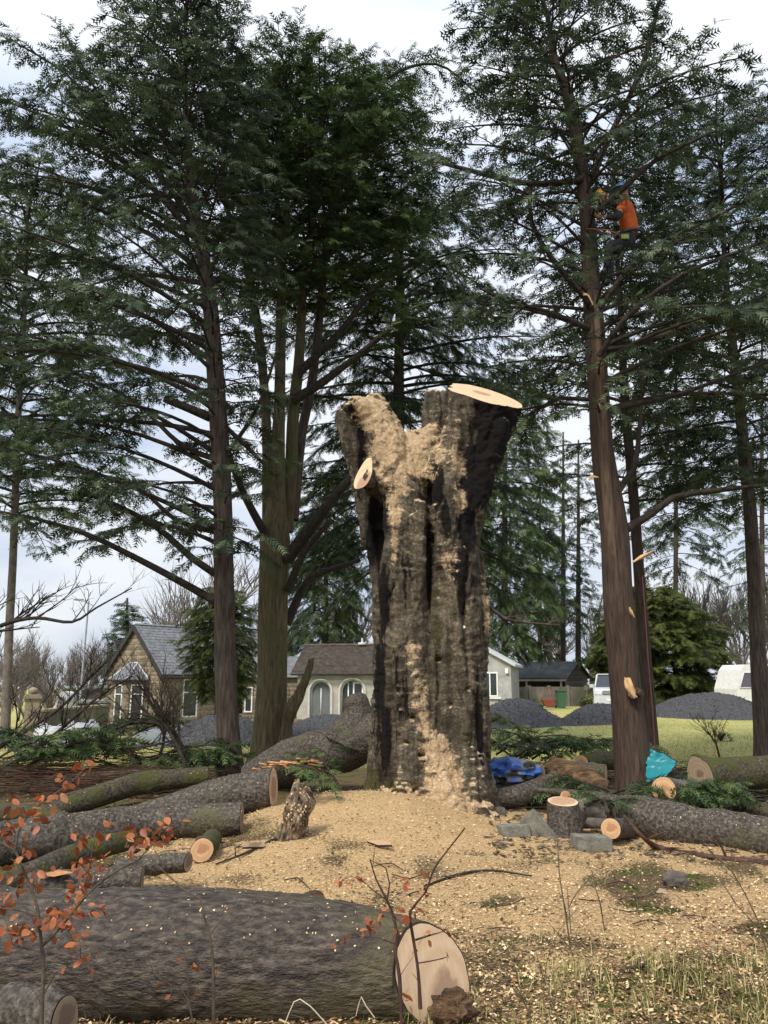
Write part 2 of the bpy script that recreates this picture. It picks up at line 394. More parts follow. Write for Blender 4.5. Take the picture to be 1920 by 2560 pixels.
blades('tussock_grass', 'dry and green tussock grass on the near bank', 46000, -4, 4, 3.2, 8, gk, .03, .15, .0022, M['grass'], 1.2)
blades('lawn_grass', 'short yellow green lawn beyond the cut logs', 34000, -18, 20, 14.5, 36, lambda x, y: sstep(14.6, 16.5, y) * .9, .03, .09, .008, M['lawngrass'], .8)
# ------------------------------------------------------------------ the beech stump
SY = 10.0
def unit3(v): return np.array(v) / np.linalg.norm(v)
def build_stump():
    base = P(1065, 2000, SY)
    base[2] = g1(base[0], base[1])
    root = thing('tree_stump', base, 'huge fluted beech trunk cut off high, its forked top dusted with sawdust', 'tree stump')
    mb = MB()
    def col(lst, n=22, sq=None, nz=.10, nf=1.6):
        p, r = path(lst, SY); p, r = resample(p, r, .12); mb.tube(p, r, n, True, squash=sq, nz=nz, nf=nf)
    col([(1060, 2070, 220, .45), (1060, 1900, 190, .45), (1062, 1600, 180, .5), (1060, 1350, 170, .45), (1048, 1220, 160, .3), (1034, 1130, 130, .25), (1022, 1090, 70, .25)])
    col([(1000, 2075, 190), (1003, 1950, 165), (1005, 1700, 145), (1003, 1500, 138), (1000, 1330, 122), (980, 1200, 126), (948, 1100, 124), (930, 1040, 112), (920, 996, 80)], nz=.16)
    col([(1075, 2100, 150, -.3), (1078, 1950, 120, -.15), (1075, 1700, 95, -.1), (1068, 1450, 75, -.05), (1062, 1320, 45, 0)], 14)
    col([(1140, 2090, 160), (1138, 1950, 146), (1136, 1700, 132), (1136, 1500, 122), (1142, 1340, 112), (1166, 1200, 124), (1192, 1090, 156), (1216, 985, 182), (1232, 890, 205)])
    col([(1105, 1420, 60, -.15), (1112, 1290, 72, -.2), (1125, 1180, 66, -.25), (1140, 1060, 56, -.25), (1146, 950, 50, -.25), (1148, 900, 46, -.25)], 14)
    col([(966, 1960, 76, .1), (966, 1800, 68, .1), (966, 1600, 68, .15), (954, 1450, 66, .15), (928, 1300, 60, .1), (900, 1180, 66, .1), (874, 1090, 70, .1), (860, 1040, 66, .1), (856, 1020, 46, .1)], 16)
    col([(1080, 1400, 150, .75), (1090, 1200, 130, .75), (1098, 1080, 100, .8), (1104, 990, 84, .8)], 18)
    col([(960, 1170, 80, .6), (960, 1090, 50, .6), (972, 1035, 34, .6)], 14)
    col([(1222, 2110, 70, .0), (1205, 2000, 58, .1), (1200, 1800, 46, .1), (1205, 1620, 42, .1), (1206, 1540, 46, .1), (1198, 1450, 36, .15), (1190, 1380, 20, .15)], 12)
    col([(1065, 1260, 60, -.25), (1040, 1400, 46, -.28), (1042, 1700, 44, -.25), (1030, 1900, 60, -.3), (1020, 2060, 90, -.4)], 12)
    # root flares
    for q in ([(1150, 1850, 90, -.1), (1185, 1990, 85, -.3), (1230, 2090, 70, -.5), (1262, 2140, 40, -.6)],
              [(1000, 1900, 90, -.1), (985, 2000, 90, -.3), (965, 2070, 90, -.5)],
              [(1090, 1900, 80, -.2), (1110, 2000, 80, -.4), (1150, 2100, 70, -.7)],
              [(965, 1850, 50, .1), (960, 1940, 54, .0), (948, 2010, 54, -.1)], [(1180, 1850, 60, .2), (1215, 1980, 70, .2), (1245, 2060, 60, .2)]): col(q, 12)
    # left side stub and the curled knob on top
    col([(965, 1225, 80, -.1), (938, 1208, 66, -.22), (912, 1188, 62, -.34)], 14, nz=.05)
    col([(930, 1050, 70, -.12), (905, 1020, 56, -.2), (883, 1008, 46, -.24), (872, 1022, 40, -.26), (880, 1045, 26, -.2)], 12)
    col([(1110, 1130, 40, -.2), (1090, 1160, 34, -.22), (1070, 1200, 40, -.18)], 10)
    me = mb.mesh('tmp'); o = bpy.data.objects.new('tmp', me); COL.objects.link(o)
    md = o.modifiers.new('r', 'REMESH'); md.mode = 'VOXEL'; md.voxel_size = .0205
    dg = bpy.context.evaluated_depsgraph_get(); ev = o.evaluated_get(dg); me2 = bpy.data.meshes.new_from_object(ev)
    bpy.data.objects.remove(o); bpy.data.meshes.remove(me)
    nv = len(me2.vertices); co = np.zeros(nv * 3); me2.vertices.foreach_get('co', co); co = co.reshape(-1, 3)
    ed = np.zeros(len(me2.edges) * 2, np.int32); me2.edges.foreach_get('vertices', ed); ed = ed.reshape(-1, 2)
    deg = np.bincount(ed.ravel(), minlength=nv)[:, None]
    def lap(c, it, k=.6):
        for _ in range(it):
            s_ = np.zeros_like(c)
            for a in range(3): s_[:, a] = np.bincount(ed[:, 0], c[ed[:, 1], a], nv) + np.bincount(ed[:, 1], c[ed[:, 0], a], nv)
            c = c * (1 - k) + s_ / deg * k
        return c
    co = lap(co, 3)
    me2.vertices.foreach_set('co', co.ravel()); me2.update()
    nn = np.zeros(nv * 3); me2.vertices.foreach_get('normal', nn); nn = nn.reshape(-1, 3)
    z = co[:, 2:3]
    wx = np.stack([fbm(co * 1.7 + 3, 3), fbm(co * 1.7 + 23, 3), fbm(co * 1.9 + 43, 3)], -1); cw = co + wx * np.array((.16, .16, .22)); cr = cw @ np.array(Matrix.Rotation(.6, 3, 'Z')).T
    wr = 1 - np.abs(vn(cr * np.array((1.6, 1.6, 21)) + 4)) ; wm = sstep(-.25, .35, fbm(co * np.array((1.6, 1.6, .9)) + 9, 2))
    lumps = fbm(co * np.array((6, 6, 4.0)), 3); flute = fbm(cr * np.array((3.6, 3.6, .40)) + 5, 3)
    fold = 1 - np.abs(vn(cr * np.array((4.6, 4.6, .55)) + 31))
    disp = .075 * flute + .020 * lumps + .016 * (wr ** 8) * wm * sstep(4.3, 3.4, co[:, 2]) + .012 * vn(cr * 19) + .010 * vn(cr * 38) + .012 * np.abs(vn(cr * 11 + 3)) - .050 * fold ** 9
    knobs = np.maximum(0, vn(co * 3.1 + 77) - .55); disp = disp + .10 * knobs * sstep(4.6, 3.5, co[:, 2])
    disp = disp + .014 * np.maximum(0, vn(cr * np.array((8, 8, 26)))) * wm
    ridge = (wr ** 6) * wm
    def spot0(lst):
        r_ = np.zeros(nv)
        for (px, py, wx_, wy_, s_) in lst:
            c_ = P(px, py, SY); k_ = dep(c_) / F0; r_ = np.maximum(r_, s_ * np.exp(-((co[:, 0] - c_[0]) / (wx_ * k_)) ** 2 - ((co[:, 2] - c_[2]) / (wy_ * k_)) ** 2))
        return r_ * (nn[:, 1] < .3)
    disp = disp - spot0([(938, 1320, 13, 110, .16), (905, 1140, 10, 60, .08), (1070, 1300, 8, 90, .08), (1072, 1480, 7, 130, .09), (1074, 1700, 6, 150, .07), (972, 1800, 8, 170, .09), (962, 1560, 7, 130, .06), (1160, 1620, 5, 160, .04), (1190, 1850, 7, 150, .07), (1130, 1470, 5, 60, .05), (1115, 1080, 6, 90, .07)])
    for hx, hy, hs in ((1028, 1790, 7), (1052, 1880, 6), (1012, 1850, 5), (1150, 1610, 6), (1095, 1650, 6), (1120, 1760, 5), (1165, 1720, 5), (1040, 1960, 7)): disp = disp - spot0([(hx, hy, hs, hs * .8, .10)])
    disp = disp * np.where((co[:, 2] > 5.0) & (co[:, 0] > .95), .35, 1)
    co = co + nn * disp[:, None]
    me2.vertices.foreach_set('co', co.ravel()); me2.update()
    # saw cuts
    bm = bmesh.new(); bm.from_mesh(me2)
    caps = []
    def cut(pt, nrm, sel):
        nrm = Vector(nrm).normalized(); pt = Vector(pt)
        fs = [f for f in bm.faces if sel(f.calc_center_median())]
        gm = list({v for f in fs for v in f.verts}) + list({e for f in fs for e in f.edges}) + fs
        r = bmesh.ops.bisect_plane(bm, geom=gm, plane_co=pt, plane_no=nrm, clear_outer=True)
        es = [e for e in r['geom_cut'] if isinstance(e, bmesh.types.BMEdge)]
        P3 = np.array([tuple(v.co) for v in {v for e in es for v in e.verts}]); ctr = P3.mean(0); qn = np.array(nrm); e1 = unit3(cross(qn, (0.3, 1, 0))); e2 = cross(qn, e1)
        an = np.arctan2((P3 - ctr) @ e2, (P3 - ctr) @ e1); rr = np.linalg.norm(P3 - ctr, axis=1); L = []
        for k in range(48):
            c0, c1 = -math.pi + k * math.pi / 24, -math.pi + (k + 1) * math.pi / 24; s_ = (an >= c0) & (an < c1)
            if s_.any(): L.append(P3[s_][np.argmax(rr[s_])])
        L = np.array(L); caps.append((L, qn))
    pc = P(1216, 990, SY)
    cut(pc, (.25, -.50, .83), lambda c: c.z > 5.0 and c.x > .80)
    bm.to_mesh(me2); bm.free()
    nv = len(me2.vertices); co = np.zeros(nv * 3); me2.vertices.foreach_get('co', co); co = co.reshape(-1, 3)
    me2.update(); nn = np.zeros(nv * 3); me2.vertices.foreach_get('normal', nn); nn = nn.reshape(-1, 3)
    front = sstep(.35, -.25, nn[:, 1])
    def spots(lst):
        r_ = np.zeros(nv)
        for (px, py, wx, wy, s_) in lst:
            c_ = P(px, py, SY); k_ = dep(c_) / F0
            d = ((co[:, 0] - c_[0]) / (wx * k_)) ** 2 + ((co[:, 2] - c_[2]) / (wy * k_)) ** 2
            r_ = np.maximum(r_, s_ * np.exp(-d * .9))
        return r_
    n_ = fbm(co * 5, 3); nf_ = fbm(co * np.array((10, 10, 22)), 2)
    dust = 1.15 * spots([(1000, 1110, 75, 70, 1), (945, 1060, 40, 60, .95), (960, 1150, 50, 60, .9), (1010, 1160, 55, 55, 1), (990, 1220, 42, 40, .95), (1050, 1130, 60, 60, 1), (1075, 1080, 45, 60, .8), (915, 1030, 36, 60, .9), (1100, 1030, 30, 50, .5), (1090, 1150, 30, 40, .8),
                         (1060, 1190, 30, 40, .8), (985, 1290, 24, 60, .8), (985, 1370, 14, 60, .75), (1135, 1160, 32, 110, .62), (1140, 1260, 26, 70, .6), (1120, 1400, 36, 80, .62), (1285, 1120, 18, 80, .6), (1250, 1200, 20, 80, .55),
                         (1030, 1640, 28, 50, .7), (1045, 1720, 28, 70, .7), (1060, 1800, 26, 60, .7), (1090, 1880, 46, 60, .95), (1105, 1960, 50, 60, 1), (1135, 2010, 50, 40, .95), (1050, 1985, 60, 40, .8), (1000, 1930, 20, 40, .4),
                         (1215, 1500, 16, 100, .7), (1225, 2060, 30, 40, .7)]) * front
    dust = dust * (1 + .35 * n_ + .3 * nf_) + sstep(.30, .75, nn[:, 2]) * .95 + .16 * nf_
    dust = np.clip(dust, 0, 1)
    wet_shade = spots([(1225, 1080, 55, 110, 1.1), (1185, 1200, 48, 90, 1), (1290, 1060, 14, 80, .9), (1255, 1230, 12, 80, .8), (960, 1500, 40, 130, .5), (955, 1850, 30, 150, .55), (1000, 1480, 26, 90, .4), (1195, 1800, 14, 160, .6), (1160, 1330, 30, 80, .9), (1150, 1420, 26, 60, .9), (1150, 1500, 14, 50, .8), (1085, 1230, 20, 60, .9), (1070, 1400, 9, 120, .9), (1110, 1310, 22, 60, .6),
                 (905, 1120, 16, 80, .6), (935, 1330, 24, 90, .95), (1010, 1420, 50, 60, .4), (1150, 1480, 16, 80, .6), (1180, 1440, 30, 60, .5), (960, 1300, 30, 90, .5), (950, 1700, 22, 260, .55), (905, 1230, 20, 100, .4), (890, 1030, 22, 40, .6), (1000, 1720, 30, 120, .45)])  # black for wet bark, and for shade painted into the hollow and seam
    wet_shade = np.clip(wet_shade * (1.1 + .5 * fbm(co * np.array((9, 9, 1.2)), 3)), 0, 1) * (1 - .6 * sstep(.2, .7, nn[:, 2]))
    moss = np.clip(spots([(975, 1990, 30, 60, .9), (930, 1960, 25, 60, .8), (1090, 1550, 24, 200, .5), (1160, 1850, 30, 90, .5), (1160, 1500, 30, 120, .35)]) * (1 + .6 * n_), 0, 1)
    ridge_ = np.zeros(nv); wx = np.stack([fbm(co * 1.7 + 3, 3), fbm(co * 1.7 + 23, 3), fbm(co * 1.9 + 43, 3)], -1); cr = (co + wx * np.array((.16, .16, .22))) @ np.array(Matrix.Rotation(.6, 3, 'Z')).T; ridge_ = (1 - np.abs(vn(cr * np.array((1.6, 1.6, 21)) + 4))) ** 8 * sstep(-.25, .35, fbm(co * np.array((1.6, 1.6, .9)) + 9, 2)) * sstep(4.9, 4.2, co[:, 2])
    for k, v in (('ridge', ridge_), ('dust', dust), ('wet_shade', wet_shade), ('moss', moss)):
        a = me2.attributes.new(k, 'FLOAT', 'POINT'); a.data.foreach_set('value', v.astype(np.float32))
    m, t, b = newmat('stump_bark'); v = coords(t); vz = coords(t, (1, 1, 2.6)); vv = coords(t, (4, 4, .8))
    n1 = noise(t, vz, 6, 9, .72, .8); nb_ = noise(t, v, 1.7, 4); nf2 = noise(t, v, 40, 6, .7); nv_ = noise(t, vv, 2.6, 7, .65)
    c1 = ramp(t, [(.28, (.035, .028, .021)), (.42, (.145, .115, .080)), (.55, (.30, .245, .168)), (.75, (.46, .39, .28))]); t.links.new(n1.outputs[0], c1.inputs[0])
    c2 = mixc(t, mth(t, 'MULTIPLY', nb_.outputs[0], .6), c1.outputs[0], (.12, .105, .07))
    vr = ramp(t, [(.44, (1, 1, 1)), (.60, (0, 0, 0))]); t.links.new(nv_.outputs[0], vr.inputs[0])
    c2 = mixc(t, mth(t, 'MULTIPLY', vr.outputs[0], .7), c2, (.035, .028, .021))
    c2 = mixc(t, mth(t, 'MULTIPLY', attr(t, 'ridge'), .6), c2, (.46, .38, .26))
    ws = mth(t, 'ADD', attr(t, 'wet_shade'), mth(t, 'MULTIPLY', mth(t, 'SUBTRACT', nv_.outputs[0], .5), 1.4)); wr_ = ramp(t, [(.36, (0, 0, 0)), (.5, (1, 1, 1))]); t.links.new(ws, wr_.inputs[0])
    c3 = mixc(t, wr_.outputs[0], c2, (.012, .010, .009))
    mo = mth(t, 'ADD', attr(t, 'moss'), mth(t, 'MULTIPLY', mth(t, 'SUBTRACT', n1.outputs[0], .5), 1.2)); mr_ = ramp(t, [(.4, (0, 0, 0)), (.6, (1, 1, 1))]); t.links.new(mo, mr_.inputs[0])
    c3 = mixc(t, mth(t, 'MULTIPLY', mr_.outputs[0], .75), c3, (.085, .082, .022))
    dn = mth(t, 'ADD', attr(t, 'dust'), mth(t, 'MULTIPLY', mth(t, 'SUBTRACT', n1.outputs[0], .5), 1.1))
    dn = mth(t, 'ADD', dn, mth(t, 'MULTIPLY', mth(t, 'SUBTRACT', nf2.outputs[0], .5), .9)); dr = ramp(t, [(.50, (0, 0, 0)), (.80, (1, 1, 1))]); t.links.new(dn, dr.inputs[0])
    dc = ramp(t, [(.33, (.42, .28, .15)), (.52, (.66, .48, .29)), (.75, (.78, .61, .41))]); t.links.new(nf2.outputs[0], dc.inputs[0])
    nf3 = noise(t, vz, 75, 5, .75); fr3 = ramp(t, [(.36, (.35, .35, .35)), (.62, (1.25, 1.25, 1.25))]); t.links.new(nf3.outputs[0], fr3.inputs[0]); c3 = mixc(t, .8, c3, fr3.outputs[0], 'MULTIPLY')
    c4 = mixc(t, dr.outputs[0], c3, dc.outputs[0]); t.links.new(c4, b.inputs['Base Color'])
    b.inputs['Roughness'].default_value = .9; b.inputs['Specular IOR Level'].default_value = .2
    vw = N(t, 'ShaderNodeVectorMath', operation='ADD'); t.links.new(coords(t, (1, 1, 1.5)), vw.inputs[0]); vs_ = N(t, 'ShaderNodeVectorMath', operation='SCALE'); vs_.inputs[3].default_value = .10; t.links.new(nf2.outputs['Color'], vs_.inputs[0]); t.links.new(vs_.outputs[0], vw.inputs[1])
    vo = N(t, 'ShaderNodeTexVoronoi', feature='DISTANCE_TO_EDGE'); vo.inputs['Scale'].default_value = 19; t.links.new(vw.outputs[0], vo.inputs['Vector']); cr_ = ramp(t, [(0, (0, 0, 0)), (.16, (1, 1, 1))]); t.links.new(vo.outputs[0], cr_.inputs[0])
    h = mth(t, 'ADD', mth(t, 'ADD', n1.outputs[0], mth(t, 'MULTIPLY', nf2.outputs[0], .9)), mth(t, 'MULTIPLY', cr_.outputs[0], .45)); bump(t, b, h, .8, .028)
    ck = mth(t, 'MULTIPLY', mth(t, 'SUBTRACT', 1.0, cr_.outputs[0]), mth(t, 'SUBTRACT', 1.0, dr.outputs[0])); t.links.new(mixc(t, mth(t, 'MULTIPLY', ck, .30), c4, (.02, .016, .012)), b.inputs['Base Color'])
    mk('trunk', me2, m, root)
    for i_, (L, nrm) in enumerate(caps):
        if len(L) < 8: continue
        cutdisc('cut_face', L + nrm * .004, nrm, root)
    # sawn end of the little stub on the left
    a_, ra_ = PR(938, 1208, SY - .22, 66); b_, rb_ = PR(911, 1187, SY - .36, 64); dn_ = unit3(b_ - a_); e1 = unit3(cross(dn_, (0, 0, 1))); e2 = cross(dn_, e1)
    cutdisc('cut_face', [b_ + dn_ * .012 + (e1 * math.cos(q) * .8 + e2 * math.sin(q) * 1.3) * rb_ * (1.1 + .1 * math.sin(3 * q)) for q in np.linspace(0, 6.1, 28)], dn_, root, M['cut_big'], label='pale sawn end of the short stub')
    # small round tag nailed to the bark
    tg = MB(); c_ = P(1165, 1565, SY - .42)
    # find the bark surface under the tag
    sel = np.argmin(np.abs(co[:, 0] - c_[0]) + np.abs(co[:, 2] - c_[2]) + 3 * (nn[:, 1] > -.3)); cc = co[sel] + nn[sel] * .02
    tg.tube([cc, cc + nn[sel] * .006], [.018, .018], 14); mk('tag', tg, plain('white_tag', (.8, .8, .8)), root, label='small round white tag')
    return root, co, nn

def wood_mat(name, pale, mid, heart, off=(0, 0), hr=.10, ring=52):
    m, t, b = newmat(name); v = coords(t)
    d = N(t, 'ShaderNodeVectorMath', operation='SUBTRACT'); d.inputs[1].default_value = (*off, 0); t.links.new(v, d.inputs[0])
    nz_ = noise(t, v, 5, 4); dd = N(t, 'ShaderNodeVectorMath', operation='SCALE'); dd.inputs[3].default_value = .05
    sub = N(t, 'ShaderNodeVectorMath', operation='SUBTRACT'); sub.inputs[1].default_value = (.5, .5, .5); t.links.new(nz_.outputs['Color'], sub.inputs[0])
    t.links.new(sub.outputs[0], dd.inputs[0]); ad = N(t, 'ShaderNodeVectorMath', operation='ADD'); t.links.new(d.outputs[0], ad.inputs[0]); t.links.new(dd.outputs[0], ad.inputs[1])
    ln = N(t, 'ShaderNodeVectorMath', operation='LENGTH'); t.links.new(ad.outputs[0], ln.inputs[0])
    wv = mth(t, 'SINE', mth(t, 'MULTIPLY', ln.outputs['Value'], ring * 2.2)); wv = mth(t, 'MULTIPLY_ADD', wv, .5); wv.node.inputs[2].default_value = .5
    c = mixc(t, mth(t, 'MULTIPLY', wv, .6), pale, mid)
    n2 = noise(t, coords(t, (14, 1.2, 1)), 4, 6); r2 = ramp(t, [(.4, (0, 0, 0)), (.75, (1, 1, 1))]); t.links.new(n2.outputs[0], r2.inputs[0]); c = mixc(t, mth(t, 'MULTIPLY', r2.outputs[0], .7), c, mid)
    if heart:
        hn = mth(t, 'ADD', mth(t, 'MULTIPLY', ln.outputs['Value'], 1), mth(t, 'MULTIPLY', mth(t, 'SUBTRACT', nz_.outputs[0], .5), .16)); hrp = ramp(t, [(hr * .75, (1, 1, 1)), (hr, (0, 0, 0))]); t.links.new(hn, hrp.inputs[0])
        c = mixc(t, mth(t, 'MULTIPLY', hrp.outputs[0], .8), c, heart)
    t.links.new(c, b.inputs['Base Color']); b.inputs['Roughness'].default_value = .75; b.inputs['Specular IOR Level'].default_value = .25
    n3 = noise(t, coords(t, (2, 30, 2)), 6, 4); bump(t, b, n3.outputs[0], .25, .004); return m
M['cut'] = wood_mat('fresh_cut_wood', (.72, .53, .35), (.54, .36, .21), (.34, .21, .13), hr=.15)
M['cut_big'] = wood_mat('fresh_cut_wood_big', (.72, .52, .33), (.58, .39, .23), (.33, .20, .13), off=(.06, -.12), hr=.14, ring=30)
M['cut_orange'] = wood_mat('fresh_cut_wood_orange', (.60, .38, .21), (.44, .25, .125), (.34, .17, .085), hr=.05)
M['cut_dull'] = wood_mat('weathered_cut_wood', (.34, .25, .17), (.24, .17, .11), (.14, .09, .06), hr=.06)
M['rim'] = nmat('bark_rim', [(.3, (.03, .02, .014)), (.7, (.09, .06, .04))], 20, bs=.5)
def cutdisc(name, L, nrm, parent, mat=None, label=None, sub=None, bulge=0, inset=0.0):
    """flat sawn face as its own mesh with the face plane as local xy, so growth rings follow it"""
    L = np.asarray(L, float); nrm = np.asarray(nrm, float); nrm = nrm / np.linalg.norm(nrm)
    c = L.mean(0); L = L - nrm[None] * ((L - c) @ nrm)[:, None]
    q = Vector(nrm).to_track_quat('Z', 'Y'); Mx = np.array(q.to_matrix())          # columns = local axes
    loc = (L - c) @ Mx; loc = loc * (1 - inset); n = len(loc); mb = MB()
    rings = [1, .93, .55]; V = [loc * k for k in rings]
    V = [v + np.array((0, 0, z_)) for v, z_ in zip(V, (0, .001, .002))]; V = np.vstack(V + [np.array([[0, 0, .002]])])
    F4 = []; F3 = []
    for r_ in range(2):
        for i_ in range(n):
            j_ = (i_ + 1) % n; F4.append((r_ * n + i_, r_ * n + j_, (r_ + 1) * n + j_, (r_ + 1) * n + i_))
    for i_ in range(n): F3.append((2 * n + i_, 2 * n + (i_ + 1) % n, 3 * n))
    mb.V.append(V); mb.n = len(V); mb.F += [np.array(F4), np.array(F3)]
    me = mb.mesh(name); o = bpy.data.objects.new(name, me); COL.objects.link(o); me.materials.append(mat or M['cut'])
    o.parent = parent; o.rotation_mode = 'QUATERNION'; o.rotation_quaternion = q; o.location = tuple(c - wloc(parent)); WL[o.name] = c
    if label: o['label'] = label
    return o
stump, s_co, s_nn = build_stump()
# ------------------------------------------------------------------ conifers
def frond(pairs=4, L=1.0, wd=.085, ang=38):
    T = []
    for i_ in range(pairs):
        x = .06 + .78 * i_ / pairs; ln_ = .46 * (1 - .55 * i_ / pairs)
        for s_ in (1, -1):
            a = R(ang + 6 * (i_ % 2)) * s_; dx, dy = math.cos(a), math.sin(a)
            b0 = np.array((x, 0, 0)); b1 = np.array((x + wd * 1.5, 0, 0)); tp = np.array((x + dx * ln_, dy * ln_, -.05 * ln_))
            T += [b0, b1, tp] if s_ > 0 else [b1, b0, tp]
    T += [np.array((0, wd * .35, 0)), np.array((0, -wd * .35, 0)), np.array((1.0, 0, -.04))]
    T = np.array(T); T[:, 2] -= .22 * T[:, 0] ** 2; return T * L
FR = [frond(4), frond(3, wd=.11, ang=44), frond(5, wd=.075, ang=33)]
class Sprays:
    def __init__(s): s.p = []; s.d = []; s.L = []
    def add(s, p, d, L): s.p.append(p); s.d.append(d); s.L.append(L)
    def count(s): return len(s.p)
    def build(s, mb, fr=0, roll=.9, zup=1.0):
        if not s.p: return
        p = np.array(s.p); d = np.array(s.d); L = np.array(s.L); n = len(p)
        d /= np.linalg.norm(d, axis=1)[:, None] + 1e-9
        up = np.tile(np.array((0, 0, zup)), (n, 1)) + nr.normal(0, roll, (n, 3)) * .6
        u = cross(up, d); u /= np.linalg.norm(u, axis=1)[:, None] + 1e-9; w_ = cross(d, u)
        T = FR[fr]; k = len(T)
        V = p[:, None] + (T[None, :, 0:1] * d[:, None] + T[None, :, 1:2] * u[:, None] + T[None, :, 2:3] * w_[:, None]) * L[:, None, None]
        mb.add(V.reshape(-1, 3), np.arange(n * k).reshape(-1, 3), tint=np.repeat(nr.random(n), k))
def unit(v): return v / (np.linalg.norm(v) + 1e-9)
def curve(p0, d0, L, e1, n=7, wander=.08):
    """branch centreline: start direction d0, elevation drifting to e1 (radians)"""
    az = math.atan2(d0[1], d0[0]); e0 = math.asin(max(-1, min(1, d0[2]))); pts = [np.array(p0, float)]; ds = []
    for i_ in range(n):
        t_ = (i_ + .5) / n; e = e0 + (e1 - e0) * t_; az += rnd.uniform(-wander, wander)
        d = np.array((math.cos(az) * math.cos(e), math.sin(az) * math.cos(e), math.sin(e))); ds.append(d)
        pts.append(pts[-1] + d * L / n)
    return np.array(pts), ds
def leafy(pts, f0, tw, sp, dens=1.0, secL=1.0, sprL=.3, droop=.35, bare=.3, fan=.9):
    """twigs and sprays along a branch centreline"""
    seg = np.linalg.norm(np.diff(pts, axis=0), axis=1); cum = np.concatenate([[0], np.cumsum(seg)]); T = cum[-1]
    if T < .05: return
    step = .17 / dens; s_ = T * .12; side = 1
    while s_ < T:
        t_ = s_ / T; i_ = min(len(seg) - 1, np.searchsorted(cum, s_) - 1); p = pts[i_] + (pts[i_ + 1] - pts[i_]) * ((s_ - cum[i_]) / seg[i_]); d = unit(pts[i_ + 1] - pts[i_])
        leaf = t_ > f0 * rnd.uniform(.75, 1.25)
        if leaf or rnd.random() < bare:
            h = np.array((-d[1], d[0], 0)); h = unit(h) * side if np.linalg.norm(h) > .05 else unit(np.array((rnd.uniform(-1, 1), rnd.uniform(-1, 1), 0)))
            a = rnd.uniform(.6, 1.25) * fan; sd_ = unit(d * math.cos(a) + h * math.sin(a) + np.array((0, 0, rnd.uniform(-.3, .32))))
            env = math.sin(min(1, max(.05, (t_ - f0 * .6) / (1 - f0 * .6 + 1e-6)) ) * math.pi * .8 + .35)
            l_ = secL * max(.22, env) * rnd.uniform(.55, 1.15)
            if not leaf: l_ *= rnd.uniform(.5, .9)
            el = math.asin(max(-1, min(1, sd_[2])))
            q, dd = curve(p, sd_, l_, el - droop * rnd.uniform(.3, 1.4), 4, .16)
            tw.tube(q, np.linspace(.006 + .006 * l_, .0022, 5), 3, False)
            if leaf:
                m_ = int(l_ / (.062 / dens)) + 2
                for k in range(m_):
                    u_ = (k + rnd.random()) / m_; f = u_ * 4; j_ = min(3, int(f)); pp = q[j_] + (q[j_ + 1] - q[j_]) * (f - j_); e_ = dd[j_]
                    if u_ < .12: continue
                    hh = unit(cross((0, 0, 1.), e_)) * (1 if k % 2 else -1)
                    b_ = rnd.uniform(.25, .95); v_ = unit(e_ * math.cos(b_) + hh * math.sin(b_) + np.array((0, 0, rnd.uniform(-.55, .16))))
                    sp.add(pp, v_, sprL * rnd.uniform(.6, 1.2) * (1.05 - .3 * u_))
            elif rnd.random() < .6:
                for k in range(2):
                    j_ = rnd.randint(1, 3); v_ = unit(dd[j_] + np.array((rnd.uniform(-.8, .8), rnd.uniform(-.8, .8), rnd.uniform(-.4, .5))))
                    q2, _ = curve(q[j_], v_, l_ * .5, 0, 3, .2); tw.tube(q2, np.linspace(.004, .0015, 4), 3, False)
        side = -side; s_ += step * rnd.uniform(.6, 1.4)
    for k in range(3): sp.add(pts[-1], unit(pts[-1] - pts[-2] + np.array((rnd.uniform(-.3, .3), rnd.uniform(-.3, .3), 0))), sprL)

CLP = [(P(1560, 500, 11.75), .62), (P(1565, 580, 11.7), .62), (P(1535, 650, 11.7), .5), (P(1562, 510, 11.1), .4), (P(1565, 580, 11.1), .4)]
def near_climber(v, k=.8):          # the boughs the climber has already cleared round himself
    return any(np.linalg.norm(np.asarray(v) - c) < r_ * k for c, r_ in CLP)
def trunk_mesh(p, r, n=16, flare=1.0, nz=.09, base=True, step=.25):
    p, r = resample(p, r, step)
    if base:
        z0 = p[0][2]; hh = p[:, 2] - z0; r = r * (1 + flare * .35 * np.exp(-hh / .25))
    mb = MB(); V, F, ring = tubegeo(p, r, n, 0)
    Vr = V.reshape(len(p), n, 3); dn = fbm(Vr * np.array((4, 4, .5)), 3) * nz * 1.2 + fbm(Vr * np.array((12, 12, 1.5)), 2) * nz * .4
    V = (Vr + ring * (dn * r[:, None])[..., None]).reshape(-1, 3); mb.add(V, F)
    c = np.vstack([V[-n:], p[-1][None]]); mb.add(c, [(i_, (i_ + 1) % n, n) for i_ in range(n)])
    return mb, p, r

